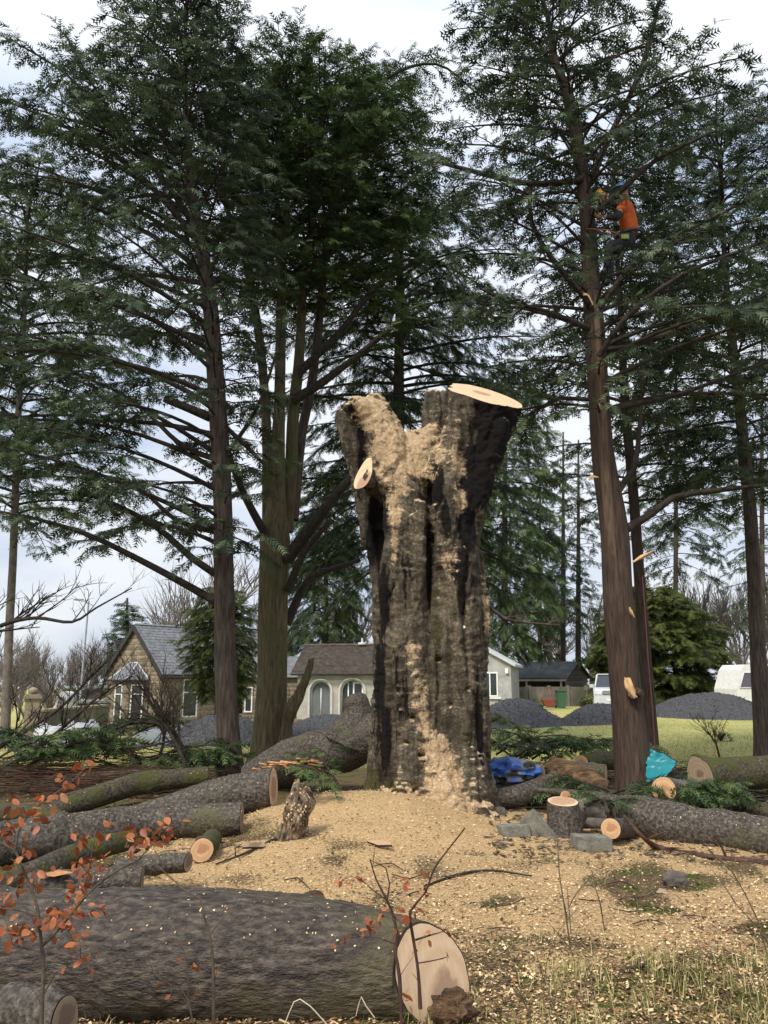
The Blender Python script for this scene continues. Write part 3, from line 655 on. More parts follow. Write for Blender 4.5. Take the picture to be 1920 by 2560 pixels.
def conifer(name, label, cat, Y, tpath, env, z0, bark, fol, nbr=60, dens=1.0, rise=(30, 50), secL=1.0, sprL=.3, f0=(.45, .1), stems=(), limbs=(), group=None, frd=0,
            droop=.35, bmat='branch', azbias=None, top=None, zdens=1.0, bare=.3, lscale=1.0, gmin=0, avoid=False):
    p, r = path(tpath, Y)
    if top is not None: p = np.vstack([p, p[-1] + np.array(top)]); r = np.append(r, .02)
    base = p[0].copy(); base[2] = g1(base[0], base[1]); p[0][2] = base[2] - .08
    root = thing(name, base, label, cat, group)
    mb, tp, tr = trunk_mesh(p, r)
    mk('trunk', mb, M[bark], root)
    axes = [(tp, tr, 1.0)]
    for st in stems:
        sp_, sr_ = path(st['p'], Y)
        if st.get('top') is not None: sp_ = np.vstack([sp_, sp_[-1] + np.array(st['top'])]); sr_ = np.append(sr_, .02)
        m2, a, b_ = trunk_mesh(sp_, sr_, 12, base=False); mk('stem', m2, M[st.get('bark', bark)], root, label=st.get('label')); axes.append((a, b_, st.get('w', 1.0)))
    tw = MB(); sp = Sprays(); ez = np.array([e[0] for e in env]); eL = np.array([e[1] for e in env]); eR = np.array([e[2] for e in env])
    eB = np.array([(e[3] if len(e) > 3 else (e[1] + e[2]) * .45) for e in env])
    allb = []
    zt = ez[-1]
    for ai, (tp_, tr_, wt) in enumerate(axes):
        nb_ = int(nbr * wt / sum(a[2] for a in axes)); az = rnd.uniform(0, 6.28)
        for k in range(nb_):
            u_ = (k + rnd.random()) / nb_; u_ = u_ ** zdens; z = max(z0, tp_[0][2]) + (min(zt, tp_[-1][2]) - max(z0, tp_[0][2])) * u_
            i_ = np.searchsorted(tp_[:, 2], z); i_ = min(max(i_, 1), len(tp_) - 1); pa = tp_[i_ - 1]; pb_ = tp_[i_]; f = (z - pa[2]) / max(1e-6, pb_[2] - pa[2]); pt = pa + (pb_ - pa) * f
            az += 2.4 + rnd.uniform(-.4, .4); ca, sa = math.cos(az), math.sin(az)
            side = np.interp(z, ez, eL if ca < 0 else eR); fb = np.interp(z, ez, eB); L = (side * ca * ca + fb * sa * sa) * rnd.uniform(.72, 1.12) * lscale
            if L < .25: continue
            hf = (z - ez[0]) / (zt - ez[0] + 1e-6); e0 = R(rise[0] + (rise[1] - rise[0]) * hf + rnd.uniform(-9, 9))
            q, dd = curve(pt, np.array((ca * math.cos(e0), sa * math.cos(e0), math.sin(e0))), L, e0 - R(rnd.uniform(22, 48)), 8)
            if avoid and any(near_climber(v_) for v_ in q[1:]): continue
            allb.append((q, min(.055, .010 + .010 * L), f0[0] + (f0[1] - f0[0]) * hf))
    for lb in limbs:
        q, lr = path(lb['p'], Y); q, lr = resample(q, lr, .3); allb.append((q, lr, lb.get('f0', .4)))
    for (q, r_, ff) in allb:
        b2 = MB(); rr = np.linspace(r_, .008, len(q)) if np.isscalar(r_) else r_
        b2.tube(q, rr, 6, True); mk('branch', b2, M[bmat], root)
        if ff < 1: leafy(q, ff, tw, sp, dens, secL, sprL, droop, bare)
    if avoid:
        kp_ = [i_ for i_, v_ in enumerate(sp.p) if not near_climber(v_, .5)]; sp.p = [sp.p[i_] for i_ in kp_]; sp.d = [sp.d[i_] for i_ in kp_]; sp.L = [sp.L[i_] for i_ in kp_]
    if tw.n: mk('twigs', tw, M['branch'], root, kind='stuff')
    fm = MB(); sp.build(fm, frd)
    if fm.n: mk('foliage', fm, M[fol], root, smooth=False, kind='stuff')
    print(name, 'sprays', sp.count(), 'branches', len(allb))
    return root

M['strip'] = nmat('pale_bark_strip', [(.3, (.055, .038, .026)), (.5, (.12, .083, .054)), (.78, (.21, .15, .10))], 10, (3.2, 3.2, .3), bs=.8, bd=.03, bscale=15)
SC = 'tall cypresses around the stump'
# tree left of centre: bent stem, every big branch sweeping left
conifer('cypress_tree', 'tall dark cypress with bare straight trunk, left of the greenish multi stemmed tree', 'tree', 13.6,
        [(580, 1935, 62), (563, 1700, 54), (560, 1500, 50), (557, 1250, 48), (546, 1053, 46), (528, 800, 40), (515, 680, 34), (491, 561, 28), (472, 400, 18), (465, 250, 11), (464, 60, 8)],
        [(3.6, 4.6, .15, .9), (5.5, 6.0, .25, 1.2), (8, 6.2, .7, 1.5), (10.2, 5.0, 1.5, 2.0), (12.0, 3.2, 1.5, 1.8), (13.6, 1.5, 1.0, 1.2), (15.6, .7, .6, .5)], 3.6, 'bark_t1', 'fol_b', nbr=140, dens=.88, rise=(24, 44), secL=1.2, sprL=.36, f0=(.40, .05), droop=.55, bare=.6, top=(0, 0, 1.6), group=SC,
        limbs=[dict(p=[(486, 560, 16), (400, 440, 13, .3), (300, 330, 10, .5), (170, 190, 7, .6), (30, 100, 4, .6)], f0=.45), dict(p=[(480, 500, 13), (360, 370, 10, -.3), (250, 240, 7, -.4), (165, 90, 4, -.4)], f0=.45), dict(p=[(495, 600, 16), (330, 420, 12, -.4), (150, 310, 8, -.5), (-30, 235, 4, -.5)], f0=.4),
               dict(p=[(553, 1512, 24), (480, 1470, 22), (350, 1400, 18), (215, 1335, 14), (60, 1290, 8), (-60, 1270, 5)], f0=.35), dict(p=[(555, 1445, 22), (480, 1395, 20), (380, 1310, 16), (230, 1240, 10), (90, 1235, 6)], f0=.4),
               dict(p=[(540, 1330, 16), (440, 1300, 13), (330, 1210, 10), (150, 1170, 7)], f0=.4), dict(p=[(525, 1043, 26), (470, 1020, 22), (412, 997, 20)], f0=2),
               dict(p=[(530, 1145, 16), (450, 1110, 14), (330, 1000, 9), (180, 930, 5)], f0=.35), dict(p=[(535, 1040, 14), (610, 1110, 12), (660, 1160, 10)], f0=2), dict(p=[(575, 1125, 12), (620, 1060, 10), (660, 980, 8), (700, 850, 6)], f0=.8)])
# multi stemmed tree in the middle
conifer('cypress_tree', 'multi stemmed cypress with thick greenish base forking into several upright stems', 'tree', 16.4,
        [(672, 1900, 92), (680, 1700, 74), (683, 1500, 72), (688, 1350, 74), (690, 1250, 48), (698, 1025, 29), (701, 881, 27), (703, 754, 25), (706, 633, 21), (714, 548, 18), (722, 400, 11), (715, 200, 8)],
        [(6.0, .3, 1.6, .6), (9.2, .3, 3.3, .9), (11.2, 1.8, 3.5, 2.2), (12, 2.7, 3.6, 2.8), (13.8, 2.0, 2.8, 2.2), (15.2, 1.2, 1.6, 1.2), (16.4, .4, .5, .4)], 9.4, 'bark_t2', 'fol_a', nbr=165, dens=.9, droop=.5, rise=(30, 52), secL=1.1, sprL=.38, f0=(.35, .08), top=(0, 0, .6), group=SC,
        stems=[dict(p=[(668, 1330, 26), (668, 1200, 26), (666, 1062, 25), (653, 881, 23), (634, 754, 21), (610, 633, 18), (570, 530, 14), (557, 440, 12), (565, 250, 8)], w=.6, top=(.1, 0, .8)),
               dict(p=[(716, 1330, 34, .2), (726, 1206, 32, .2), (734, 1025, 30, .2), (746, 917, 27, .3), (753, 808, 24, .3), (757, 700, 20, .3), (769, 633, 17, .3), (790, 450, 14, .3), (810, 250, 9, .3)], w=1, top=(0, 0, .9)),
               dict(p=[(732, 1300, 28, .3), (752, 1100, 25, .5), (780, 953, 23, .6), (800, 772, 20, .7), (815, 620, 18, .8), (835, 500, 18, .9), (880, 400, 14, 1), (930, 280, 9, 1.1)], w=1.1, bark='bark_t1', top=(.2, 0, .8))],
        limbs=[dict(p=[(770, 480, 16), (850, 330, 13), (960, 200, 9), (1090, 160, 7), (1200, 240, 4)], f0=.4), dict(p=[(716, 1400, 34, -.2), (808, 1279, 28, -.5), (869, 1203, 22, -.7), (960, 1080, 14, -.8)], f0=.9), dict(p=[(660, 1330, 22, -.3), (609, 1235, 18, -.6), (580, 1160, 14, -.8), (560, 1090, 9, -.9)], f0=.9),
               dict(p=[(733, 1000, 26, 0), (800, 960, 22, 0), (880, 900, 16, 0), (980, 820, 10, 0), (1080, 760, 7, 0)], f0=.5), dict(p=[(750, 930, 22), (850, 830, 17), (940, 720, 13), (1060, 640, 8)], f0=.5),
               dict(p=[(720, 1480, 22, -.2), (760, 1380, 18, -.4), (830, 1300, 12, -.5)], f0=2), dict(p=[(716, 1560, 24, .3), (770, 1450, 20, .5), (840, 1420, 14, .6), (900, 1400, 10, .7)], f0=2)])
# the tree being climbed
conifer('cypress_tree', 'tall red barked cypress with a pale bark strip, the climber in its crown', 'tree', 12.0,
        [(1590, 1965, 92), (1572, 1800, 82), (1558, 1650, 78), (1545, 1500, 74), (1535, 1321, 68), (1508, 1147, 56), (1496, 974, 52), (1484, 800, 48), (1474, 651, 42), (1466, 521, 36), (1442, 347, 32), (1420, 239, 26), (1388, 152, 18), (1368, 40, 11)],
        [(5.2, 1.6, 4.0, 1.1), (7, 2.2, 4.2, 1.2), (9.0, 2.3, 3.6, 1.3), (11, 2.1, 2.6, 1.4), (12.6, 1.5, 1.7, 1.2), (14.4, .6, .8, .6)], 5.6, 'bark_t3', 'fol_b', nbr=112, dens=.85, rise=(20, 40), secL=1.05, sprL=.34, f0=(.42, .05), avoid=True, droop=.55, top=(-.3, 0, 1.2), group=SC, bmat='branch',
        stems=[dict(p=[(1544, 1470, 6, -.02), (1538, 1410, 20, -.12), (1524, 1300, 29, -.16), (1512, 1147, 28, -.16), (1503, 974, 25, -.15), (1494, 830, 20, -.14), (1487, 720, 10, -.10)], bark='strip', w=.01, label='pale fused stem running up the trunk')],
        limbs=[dict(p=[(1500, 875, 22), (1600, 860, 19), (1720, 815, 13), (1860, 760, 8), (1990, 700, 5)], f0=.5), dict(p=[(1510, 1030, 20), (1590, 1010, 16), (1700, 985, 12), (1850, 930, 8), (2000, 880, 4)], f0=.5),
               dict(p=[(1562, 1325, 26), (1620, 1290, 22), (1680, 1245, 18), (1800, 1225, 14), (1950, 1210, 8)], f0=.6), dict(p=[(1545, 1230, 18), (1585, 1170, 15), (1600, 1060, 11), (1610, 900, 7)], f0=.8),
               dict(p=[(1498, 890, 14, -.2), (1560, 800, 14, -.4), (1700, 690, 11, -.6), (1920, 600, 7, -.8)], f0=.6), dict(p=[(1500, 770, 14, -.3), (1600, 640, 12, -.5), (1750, 560, 9, -.7), (1930, 470, 6, -.9)], f0=.5),
               dict(p=[(1475, 545, 15, -.3), (1560, 470, 15, -.6), (1640, 400, 11, -.8), (1780, 330, 7, -1)], f0=.5), dict(p=[(1480, 440, 16, -.2), (1530, 330, 15, -.3), (1600, 180, 12, -.4), (1650, 0, 8, -.5)], f0=.7),
               dict(p=[(1478, 760, 16, -.2), (1390, 660, 14, -.3), (1330, 560, 11, -.4), (1325, 470, 8, -.4)], f0=.9), dict(p=[(1470, 820, 15, -.1), (1370, 780, 12, -.2), (1260, 750, 10, -.3), (1200, 720, 7, -.3)], f0=.5),
               dict(p=[(1455, 450, 15, -.1), (1330, 460, 14, -.2), (1190, 430, 12, -.3), (1060, 395, 7, -.4)], f0=.5), dict(p=[(1495, 1000, 12), (1400, 995, 10), (1300, 1050, 7)], f0=.6)])
conifer('cypress_tree', 'slender cypress standing close behind the climbed tree', 'tree', 16.0,
        [(1632, 1875, 32), (1618, 1700, 30), (1602, 1500, 28), (1585, 1250, 26), (1562, 1000, 22), (1553, 800, 15), (1540, 600, 10), (1535, 420, 8)],
        [(5.0, 1.4, 1.6, 1.5), (8, 2.0, 2.2, 2), (12, 1.6, 1.8, 1.6), (14.5, .5, .5, .5)], 5, 'bark_t3', 'fol_s', nbr=60, dens=.8, rise=(12, 30), secL=.9, sprL=.36, f0=(.4, .15), group=SC)
conifer('cypress_tree', 'tall dark cypress at the right edge of the lawn', 'tree', 16.2,
        [(1915, 1905, 50), (1893, 1600, 36), (1877, 1300, 32), (1862, 1150, 30), (1848, 1000, 24), (1828, 830, 20), (1815, 694, 14), (1800, 434, 9)],
        [(4.4, 1.6, 2.2, 2), (8, 2.8, 2.6, 2.4), (12, 2.4, 2.4, 2.2), (16, .8, .8, .8)], 5.2, 'bark_t1', 'fol_b', nbr=95, dens=.95, rise=(8, 38), secL=1.0, sprL=.38, f0=(.35, .1), group=SC, top=(0, 0, 1.2))
# far left trunk
conifer('cypress_tree', 'slim pale trunked cypress at the left edge of the picture', 'tree', 24,
        [(14, 1850, 24), (22, 1600, 20), (33, 1390, 19), (38, 1250, 18), (45, 1050, 16), (60, 800, 12), (70, 500, 9)],
        [(6, 3.5, 3.5, 2.6), (12, 4.4, 5.0, 3.2), (18, 3.6, 4.0, 2.6), (23, 1.2, 1.5, 1.2)], 6.5, 'bare', 'fol_a', nbr=110, dens=.85, rise=(12, 35), secL=1.0, sprL=.42, f0=(.25, .1), group=SC)
# dark trees behind the stump
conifer('spruce_tree', 'broad dark conifer directly behind the big stump', 'tree', 21,
        [(990, 1860, 44), (990, 1500, 40), (995, 1100, 30), (1000, 700, 20), (1000, 500, 12)],
        [(4.2, 3.4, 4.2, 2.6), (6, 4.0, 4.6, 3), (9, 4.4, 4.4, 3), (13, 3.6, 3.6, 3), (16, 2, 2, 2), (18, .6, .6, .6)], 4.6, 'bark_t1', 'fol_s', nbr=124, dens=.85, rise=(-4, 30), secL=1.15, sprL=.40, f0=(.3, .1), droop=.6, frd=2, group=SC)
# ------------------------------------------------------------------ felled logs
BT = (1, 1, 1)
M['log'] = nmat('beech_bark', [(.34, (.020, .016, .012)), (.47, (.055, .045, .035)), (.58, (.105, .088, .069)), (.74, (.20, .175, .14))], 34, (1, 1, 1), rough=.62, bs=1, bd=.035, bscale=17, spec=.4,
                extra=[((.085, .078, .030), 2.2, .54, .70)])
M['log_moss'] = nmat('mossy_bark', [(.32, (.018, .015, .010)), (.48, (.055, .046, .031)), (.7, (.12, .10, .07))], 30, rough=.8, bs=1, bd=.03, bscale=24, extra=[((.060, .066, .014), 2.6, .44, .58), ((.10, .10, .03), 9, .58, .7)])
M['log_big'] = nmat('big_beech_bark', [(.33, (.012, .009, .007)), (.47, (.040, .029, .022)), (.59, (.085, .065, .048)), (.76, (.17, .14, .11))], 26, (.55, 1.4, 1.4), rough=.55, bs=1, bd=.04, bscale=16, spec=.45,
                extra=[((.10, .085, .035), 1.3, .53, .66, (.5, 1, 1))])
M['log_grey'] = nmat('smooth_grey_bark', [(.3, (.06, .05, .042)), (.5, (.12, .105, .088)), (.75, (.21, .185, .155))], 7, rough=.8, bs=.7, bd=.02, bscale=20)
M['wound'] = nmat('torn_wood', [(.3, (.16, .07, .03)), (.5, (.42, .20, .08)), (.7, (.62, .38, .18))], 9, (1, 1, .3), bs=.8)
M['rotten'] = nmat('rotten_wood', [(.3, (.03, .018, .010)), (.5, (.12, .07, .038)), (.7, (.27, .17, .09))], 9, (.5, 2, 2), bs=1, bd=.04)
def lgpts(lst, Y=None):
    ps, rs = [], []
    for q in lst:
        px, py, w_ = q[:3]
        if len(q) > 3: y = q[3]
        elif Y is not None: y = Y
        else: y = G(px, py + w_ * .47)[1] + w_ * .5 / 420 * .4
        p, r = PR(px, py, y, w_); ps.append(p); rs.append(r)
    return np.array(ps), np.array(rs)
def chips_on(V, N_, n, parent, zmin=.45, size=(.004, .012)):
    idx = np.where(N_[:, 2] > zmin)[0]
    if len(idx) == 0: return
    pick = nr.choice(idx, n); c = V[pick] + N_[pick] * .004 + nr.normal(0, .02, (n, 3)) * (1 - np.abs(N_[pick])); a = nr.uniform(0, 6.28, n); s_ = nr.uniform(*size, n)
    t0 = cross(N_[pick], np.stack([np.cos(a), np.sin(a), a * 0], -1)); t0 /= np.linalg.norm(t0, axis=1)[:, None] + 1e-9; t1 = cross(N_[pick], t0)
    t0 *= s_[:, None] / 2; t1 *= (s_ * nr.uniform(.3, .8, n))[:, None] / 2; c = c + N_[pick] * .003
    Q = np.stack([c - t0 - t1, c + t0 - t1, c + t0 + t1, c - t0 + t1], 1).reshape(-1, 3); mb = MB(); mb.add(Q, np.arange(4 * n).reshape(-1, 4), tint=np.repeat(nr.uniform(.3, 1, n), 4))
    mk('wood_flecks', mb, M['chip'], parent, smooth=False, kind='stuff')
def log(label, lst, mat='log', Y=None, n0=None, n1=None, c0='cut', c1='cut', nz=.10, n=34, chips=0, squash=None, group=None, step=.06, knots=(), name='log', cat='log', nf=2.6, sink=0):
    p, r = lgpts(lst, Y); p[:, 2] -= sink; P_, R_ = resample(p, r, step)
    c = P_.mean(0); c[2] = (P_[:, 2] - R_).min(); root = thing(name, c, label, cat, group)
    mb = MB(); V, F, ring = tubegeo(P_, R_, n, 0, 1, None, None, squash); k = len(P_)
    V3 = V.reshape(k, n, 3); dn = fbm(V3 * nf, 3) * nz + fbm(V3 * 9, 2) * nz * .35 + fbm(V3 * 26 + 7, 2) * nz * .22
    kn = list(knots)
    if not knots:
        for _ in range(4):
            i_ = rnd.randrange(k); j_ = rnd.randrange(n); kn.append((V3[i_, j_], R_[i_] * rnd.uniform(.25, .5), rnd.uniform(.15, .4) * rnd.choice((1, 1, -.7))))
    for (kp, kr, kh) in kn:
        d = np.linalg.norm(V3 - np.array(kp), axis=-1); dn = dn + kh * np.exp(-(d / kr) ** 2)
    V3 = V3 + ring * (dn * R_[:, None])[..., None]
    d_, u_, v_ = frames(P_)
    for nn, e in ((n0, 0), (n1, k - 1)):
        if nn is not None:
            nn = np.array(nn, float); nn /= np.linalg.norm(nn); ins = 1 if e == 0 else -1
            o = V3[e] - P_[e]; sh = (o @ nn) / (d_[e] @ nn); V3[e] = V3[e] - d_[e] * sh[:, None]
            # keep neighbours from folding over the slanted end
            for q in range(1, 7):
                i_ = e + ins * q
                if 0 <= i_ < k: V3[i_] = V3[i_] - d_[e] * (sh * (1 - q / 7.0) ** 1.0)[:, None]
    mb.add(V3.reshape(-1, 3), F)
    o = mk('bark', mb, M[mat], root)
    for e, cm, nn in ((0, c0, n0), (k - 1, c1, n1)):
        if cm is None:
            rr = V3[e]; cc = rr.mean(0) + d_[e] * (R_[e] * .3) * (1 if e else -1); m2 = MB(); idx = [(i_, (i_ + 1) % n, n) for i_ in range(n)]
            m2.add(np.vstack([rr, cc[None]]), idx); mk('bark_end', m2, M[mat], root); continue
        out_ = d_[e] * (1 if e else -1)
        if nn is not None:
            nn = np.array(nn, float); nn /= np.linalg.norm(nn); out_ = nn * np.sign(nn @ out_)
        rr = V3[e]; m2 = MB(); cc = rr.mean(0); m2.add(np.vstack([rr, cc[None]]), [(i_, (i_ + 1) % n, n) for i_ in range(n)]); mk('bark_rim', m2, M['rim'], root)
        cutdisc('cut_face', rr + out_ * .004, out_, root, M[cm] if cm in M else None, inset=.045)
    if chips:
        N_ = (V3 - P_[:, None]).reshape(-1, 3); N_ /= np.linalg.norm(N_, axis=1)[:, None]; chips_on(V3.reshape(-1, 3), N_, chips, root)
    return root, P_, R_
LGp = 'cut beech logs left of the stump'
# the big log across the foreground
kp = P(395, 2290, 4.25)
bigA = [(-330, 2395, 330, 4.75), (-120, 2392, 328, 4.68), (100, 2385, 318, 4.6), (320, 2378, 312, 4.56), (540, 2382, 305, 4.52), (760, 2395, 292, 4.5), (930, 2412, 268, 4.45), (1085, 2432, 236, 4.42)]
big, bp, br = log('largest felled trunk lying across the foreground with pale cut face at its right end', bigA, 'log_big', c1='cut_big', n1=(.74, -.62, .27), n=110, nz=.10, step=.028, chips=330, nf=1.8,
                  knots=[((kp[0], kp[1] - .06, kp[2] + .02), .055, .22), ((kp[0] + .02, kp[1] - .05, kp[2] + .075), .035, -.30), ((kp[0] + .08, kp[1], kp[2] + .05), .05, .12)], sink=.02)
# decayed dark hollow at the foot of the cut face
hb = P(1132, 2528, 4.02); bm = bmesh.new(); bmesh.ops.create_icosphere(bm, subdivisions=5, radius=1); V = np.array([tuple(v_.co) for v_ in bm.verts]); F = np.array([[v_.index for v_ in f.verts] for f in bm.faces]); bm.free()
V = V * (1 + .45 * fbm(V * 1.6 + 4, 3) + .40 * fbm(V * 5, 3))[:, None] * np.array((.095, .05, .085)) + hb; mbh = MB(); mbh.add(V, F); mk('decayed_hollow', mbh, M['rotten'], big, label='dark crumbling rot at the foot of the cut face')
G_ = LGp
log('long grey log with upright sawn end, lying just behind the foreground trunk', [(-180, 2135, 116), (0, 2112, 112), (200, 2082, 100), (350, 2062, 92), (480, 2052, 84), (604, 2046, 78)], 'log', n1=(1, .05, .02), c1='cut_dull', chips=260, group=G_)
log('thick log ending in a pale round cut beside the conifer sprig, nearest the stump', [(250, 2075, 66, 9.2), (400, 2035, 78, 9.3), (540, 1995, 92, 9.4), (683, 1972, 106, 9.4)], 'log', n1=(.995, -.08, .05), chips=240, group=G_)
log('bent thin log with mossy underside behind the long grey log', [(130, 2030, 40, 10.2), (200, 2005, 52, 10.4), (290, 1975, 56, 10.6), (370, 1955, 54, 10.8), (520, 1940, 44, 11)], 'log_moss', chips=40, group=G_)
log('thin grey pole of wood lying behind the bent mossy log', [(105, 2012, 24, 11.2), (200, 1990, 30, 11.3), (300, 1968, 32, 11.4), (420, 1955, 24, 11.6)], 'log', group=G_)
log('greenish log tapering to a small cut at its right tip, at the left edge', [(-140, 2040, 66, 9.6), (0, 2036, 56, 9.5), (110, 2038, 42, 9.4), (186, 2050, 22, 9.3)], 'log_moss', group=G_, c1='cut_dull')
log('brown mossy log half buried in twigs under the brushwood', [(-100, 1990, 60, 12.2), (80, 1975, 52, 12.2), (240, 1952, 46, 12.3), (400, 1940, 36, 12.5)], 'log_moss', group=G_)
log('mossy log slanting up to the left behind the foreground trunk', [(-60, 2230, 70, 6.3), (60, 2195, 64, 6.5), (160, 2150, 60, 6.9), (250, 2118, 54, 7.2), (330, 2100, 44, 7.5)], 'log_moss', group=G_)
w9, p9, r9 = log('short log with an orange bark wound on top, tucked behind the foreground trunk', [(70, 2215, 52, 5.9), (150, 2212, 66, 5.9), (240, 2206, 68, 5.95), (355, 2200, 58, 6.0)], 'log', group=G_, chips=60, c0=None, c1='cut_dull')
wp = MB(); wq = P(140, 2186, 5.8); wp.add(np.array([wq + (-.12, 0, -.005), wq + (0, -.04, -.005), wq + (.12, .0, .012), wq + (.0, .05, .02)]), [(0, 1, 2, 3)]); mk('bark_wound', wp, M['wound'], w9, label='orange bark wound')
log('short log with its sawn end facing right, on the chip covered bank', [(290, 2172, 44, 6.6), (370, 2162, 48, 6.6), (470, 2156, 46, 6.6)], 'log', group=G_, n1=(1, -.25, 0), c1='cut_dull', chips=40)
log('small log showing a round orange cut face below the long grey log', [(530, 2098, 48, 7.9), (505, 2126, 56, 7.35)], 'log_moss', group=G_, n1=(.35, -.9, .2), c1='cut_orange', c0='cut_dull')
# fallen limb with a rounded stub, left of the stump
log('heavy fallen limb with an upright rounded stub, leaning against the left of the stump', [(626, 1950, 78, 12.6), (724, 1904, 106, 12.4), (800, 1886, 114, 12.3), (860, 1872, 118, 12.2), (930, 1840, 108, 12.0), (985, 1815, 96, 11.9)], 'log', n=34, nz=.08, chips=60, c0='wound', step=.1, group=None)
lb = [o for o in bpy.data.objects if o.get('label', '').startswith('heavy fallen limb')][0]
sp_, sr_ = lgpts([(870, 1860, 130, 12.1), (893, 1800, 88, 12.1), (893, 1768, 66, 12.1), (886, 1748, 62, 12.1), (882, 1738, 42, 12.1), (881, 1735, 10, 12.1)]); sp_, sr_ = resample(sp_, sr_, .05)
mbs = MB(); mbs.tube(sp_, sr_, 20, True, nz=.06, nf=4); mk('stub', mbs, M['log'], lb)
tw_ = MB(); a_ = P(648, 1915, 12.0)
for k in range(26):
    q = a_ + np.array((rnd.uniform(-.15, .75), rnd.uniform(-.1, .1), rnd.uniform(-.06, .10))); tw_.tube([q, q + (rnd.uniform(.1, .3), rnd.uniform(-.1, .05), rnd.uniform(-.03, .05))], [.02, .004], 4)
mk('torn_bark', tw_, M['wound'], lb, smooth=False, kind='stuff', label='torn orange wood at the broken end')
RG = 'cut logs right of the stump'
log('longest log on the right, thick rough grey bark running off the right edge', [(1545, 2020, 60, 9.2), (1600, 2040, 92, 8.9), (1700, 2062, 102, 8.6), (1800, 2076, 100, 8.4), (1960, 2096, 92, 8.1), (2100, 2110, 84, 7.9)], 'log', nz=.14, n=34, chips=300, c0=None, group=RG)
log('mossy log with a splintered left end lying behind the longest right hand log', [(1750, 1938, 84, 11.0), (1850, 1932, 80, 11.1), (1960, 1930, 76, 11.2), (2100, 1935, 72, 11.3)], 'log_moss', nz=.13, n=30, n0=(-.9, -.42, 0), chips=30, c0='cut_dull', group=RG)
log('pale barked log with a big round sawn face beside the teal sheet', [(1660, 1974, 66, 9.6), (1740, 1988, 58, 10.3), (1828, 2002, 48, 10.9)], 'log_grey', chips=90, group=RG, c0='cut_orange')
log('upright stubby log section standing on end among the concrete blocks', [(1412, 2088, 90, 8.75), (1410, 2045, 84, 8.75), (1407, 2004, 78, 8.75)], 'log', n=28, n1=(0, -.18, 1), group=RG, nz=.05, c0='cut_dull')
log('short pale split log lying behind the upright section', [(1440, 2012, 40, 9.3), (1480, 2022, 46, 9.2), (1522, 2038, 30, 9.1)], 'log_grey', group=RG, chips=40)
log('thin log lying behind the square concrete block', [(1445, 2058, 26, 8.9), (1490, 2058, 26, 8.9), (1535, 2060, 24, 8.9)], 'log_grey', group=RG)
log('small log with a tilted oval orange cut face in front of the long right log', [(1527, 2072, 50, 8.2), (1565, 2072, 50, 8.7), (1600, 2070, 48, 9.1)], 'log', n0=None, c0='cut_orange', group=RG, chips=20)
log('curved dark log lying from the stump foot under the blue sack', [(1215, 2000, 50, 10.3), (1290, 1990, 52, 10.4), (1340, 1972, 50, 10.6), (1400, 1950, 44, 10.9)], 'log', group=RG, chips=40)
log('log with a small sawn end facing right in front of the climbed tree', [(1400, 1915, 34, 11.8), (1460, 1928, 40, 11.4), (1514, 1932, 42, 11.1)], 'log', group=RG, n1=(.9, -.4, 0))
log('mossy log with its cut face to the left, behind the climbed tree', [(1455, 1908, 40, 12.9), (1500, 1902, 46, 13.2), (1580, 1900, 46, 13.6)], 'log_moss', group=RG, n0=(-.7, -.6, 0), c0='cut_orange')
log('dark log piece with an orange edged end against the blue sack', [(1300, 1935, 60, 11.4), (1330, 1935, 60, 11.3), (1352, 1938, 56, 11.2)], 'log', group=RG, n1=(.8, -.5, 0), c1='cut_orange')
log('thin peeled branch with a pale pointed tip lying over the curved dark log', [(1336, 1974, 12, 10.1), (1400, 1980, 17, 10.0), (1500, 1992, 24, 9.9), (1580, 2010, 26, 9.8)], 'log', n=12, group=RG)
log('tiny log showing a round sawn end on top of the pile', [(1414, 1990, 26, 9.35), (1450, 1992, 26, 9.7)], 'log_grey', n=14, group=RG, n0=(-.3, -.9, .1), c0='cut_orange')
log('rotten split timber with brown crumbling grain between the sack and the climbed tree', [(1378, 1915, 46, 11.0), (1430, 1938, 58, 10.8), (1480, 1958, 52, 10.6), (1520, 1972, 30, 10.5)], 'rotten', nz=.35, n=24, group=RG, c0='rotten', c1='rotten')
log('dark half hidden log behind the right edge logs', [(1840, 2015, 40, 10), (1900, 2030, 44, 9.8), (2000, 2040, 44, 9.7)], 'log_moss', group=RG, c0='cut_dull')
log('short sawn log lying in shade at the lower left corner', [(28, 2520, 112, 3.62), (95, 2536, 116, 3.5), (160, 2554, 112, 3.42)], 'log', n=30, n1=(.95, -.2, .1), c1='cut_dull')
# shaggy bark chunks
def chunk(label, px, py, Y, s_, seed):
    b_ = P(px, py, Y); b_[2] = g1(b_[0], b_[1]); root = thing('bark_chunk', b_, label, 'bark chunk')
    bm = bmesh.new(); bmesh.ops.create_icosphere(bm, subdivisions=5, radius=1); V = np.array([tuple(v_.co) for v_ in bm.verts]); F = np.array([[v_.index for v_ in f.verts] for f in bm.faces]); bm.free()
    V = V * (1 + .5 * fbm(V * 1.4 + seed, 3) + .38 * fbm(V * np.array((5, 5, 2)) + seed, 3))[:, None]; Nn = V / np.linalg.norm(V, axis=1)[:, None]; V = V * np.array(s_) + b_ + (0, 0, s_[2] * .7); V[:, 0] += (V[:, 2] - b_[2]) * .25
    mb = MB(); mb.add(V, F); mk('core', mb, M['chunk'], root); chips_on(V, Nn, 260, root, -.2, (.008, .022))
M['chunk'] = nmat('shaggy_root', [(.35, (.03, .022, .015)), (.5, (.15, .11, .07)), (.62, (.36, .27, .18)), (.8, (.55, .42, .28))], 18, (1, 1, .6), bs=1, bd=.05, bscale=20)
chunk('shaggy upright root chunk dusted with chips, left foot of the sawdust heap', 722, 2090, 7.9, (.13, .11, .26), 3.3)
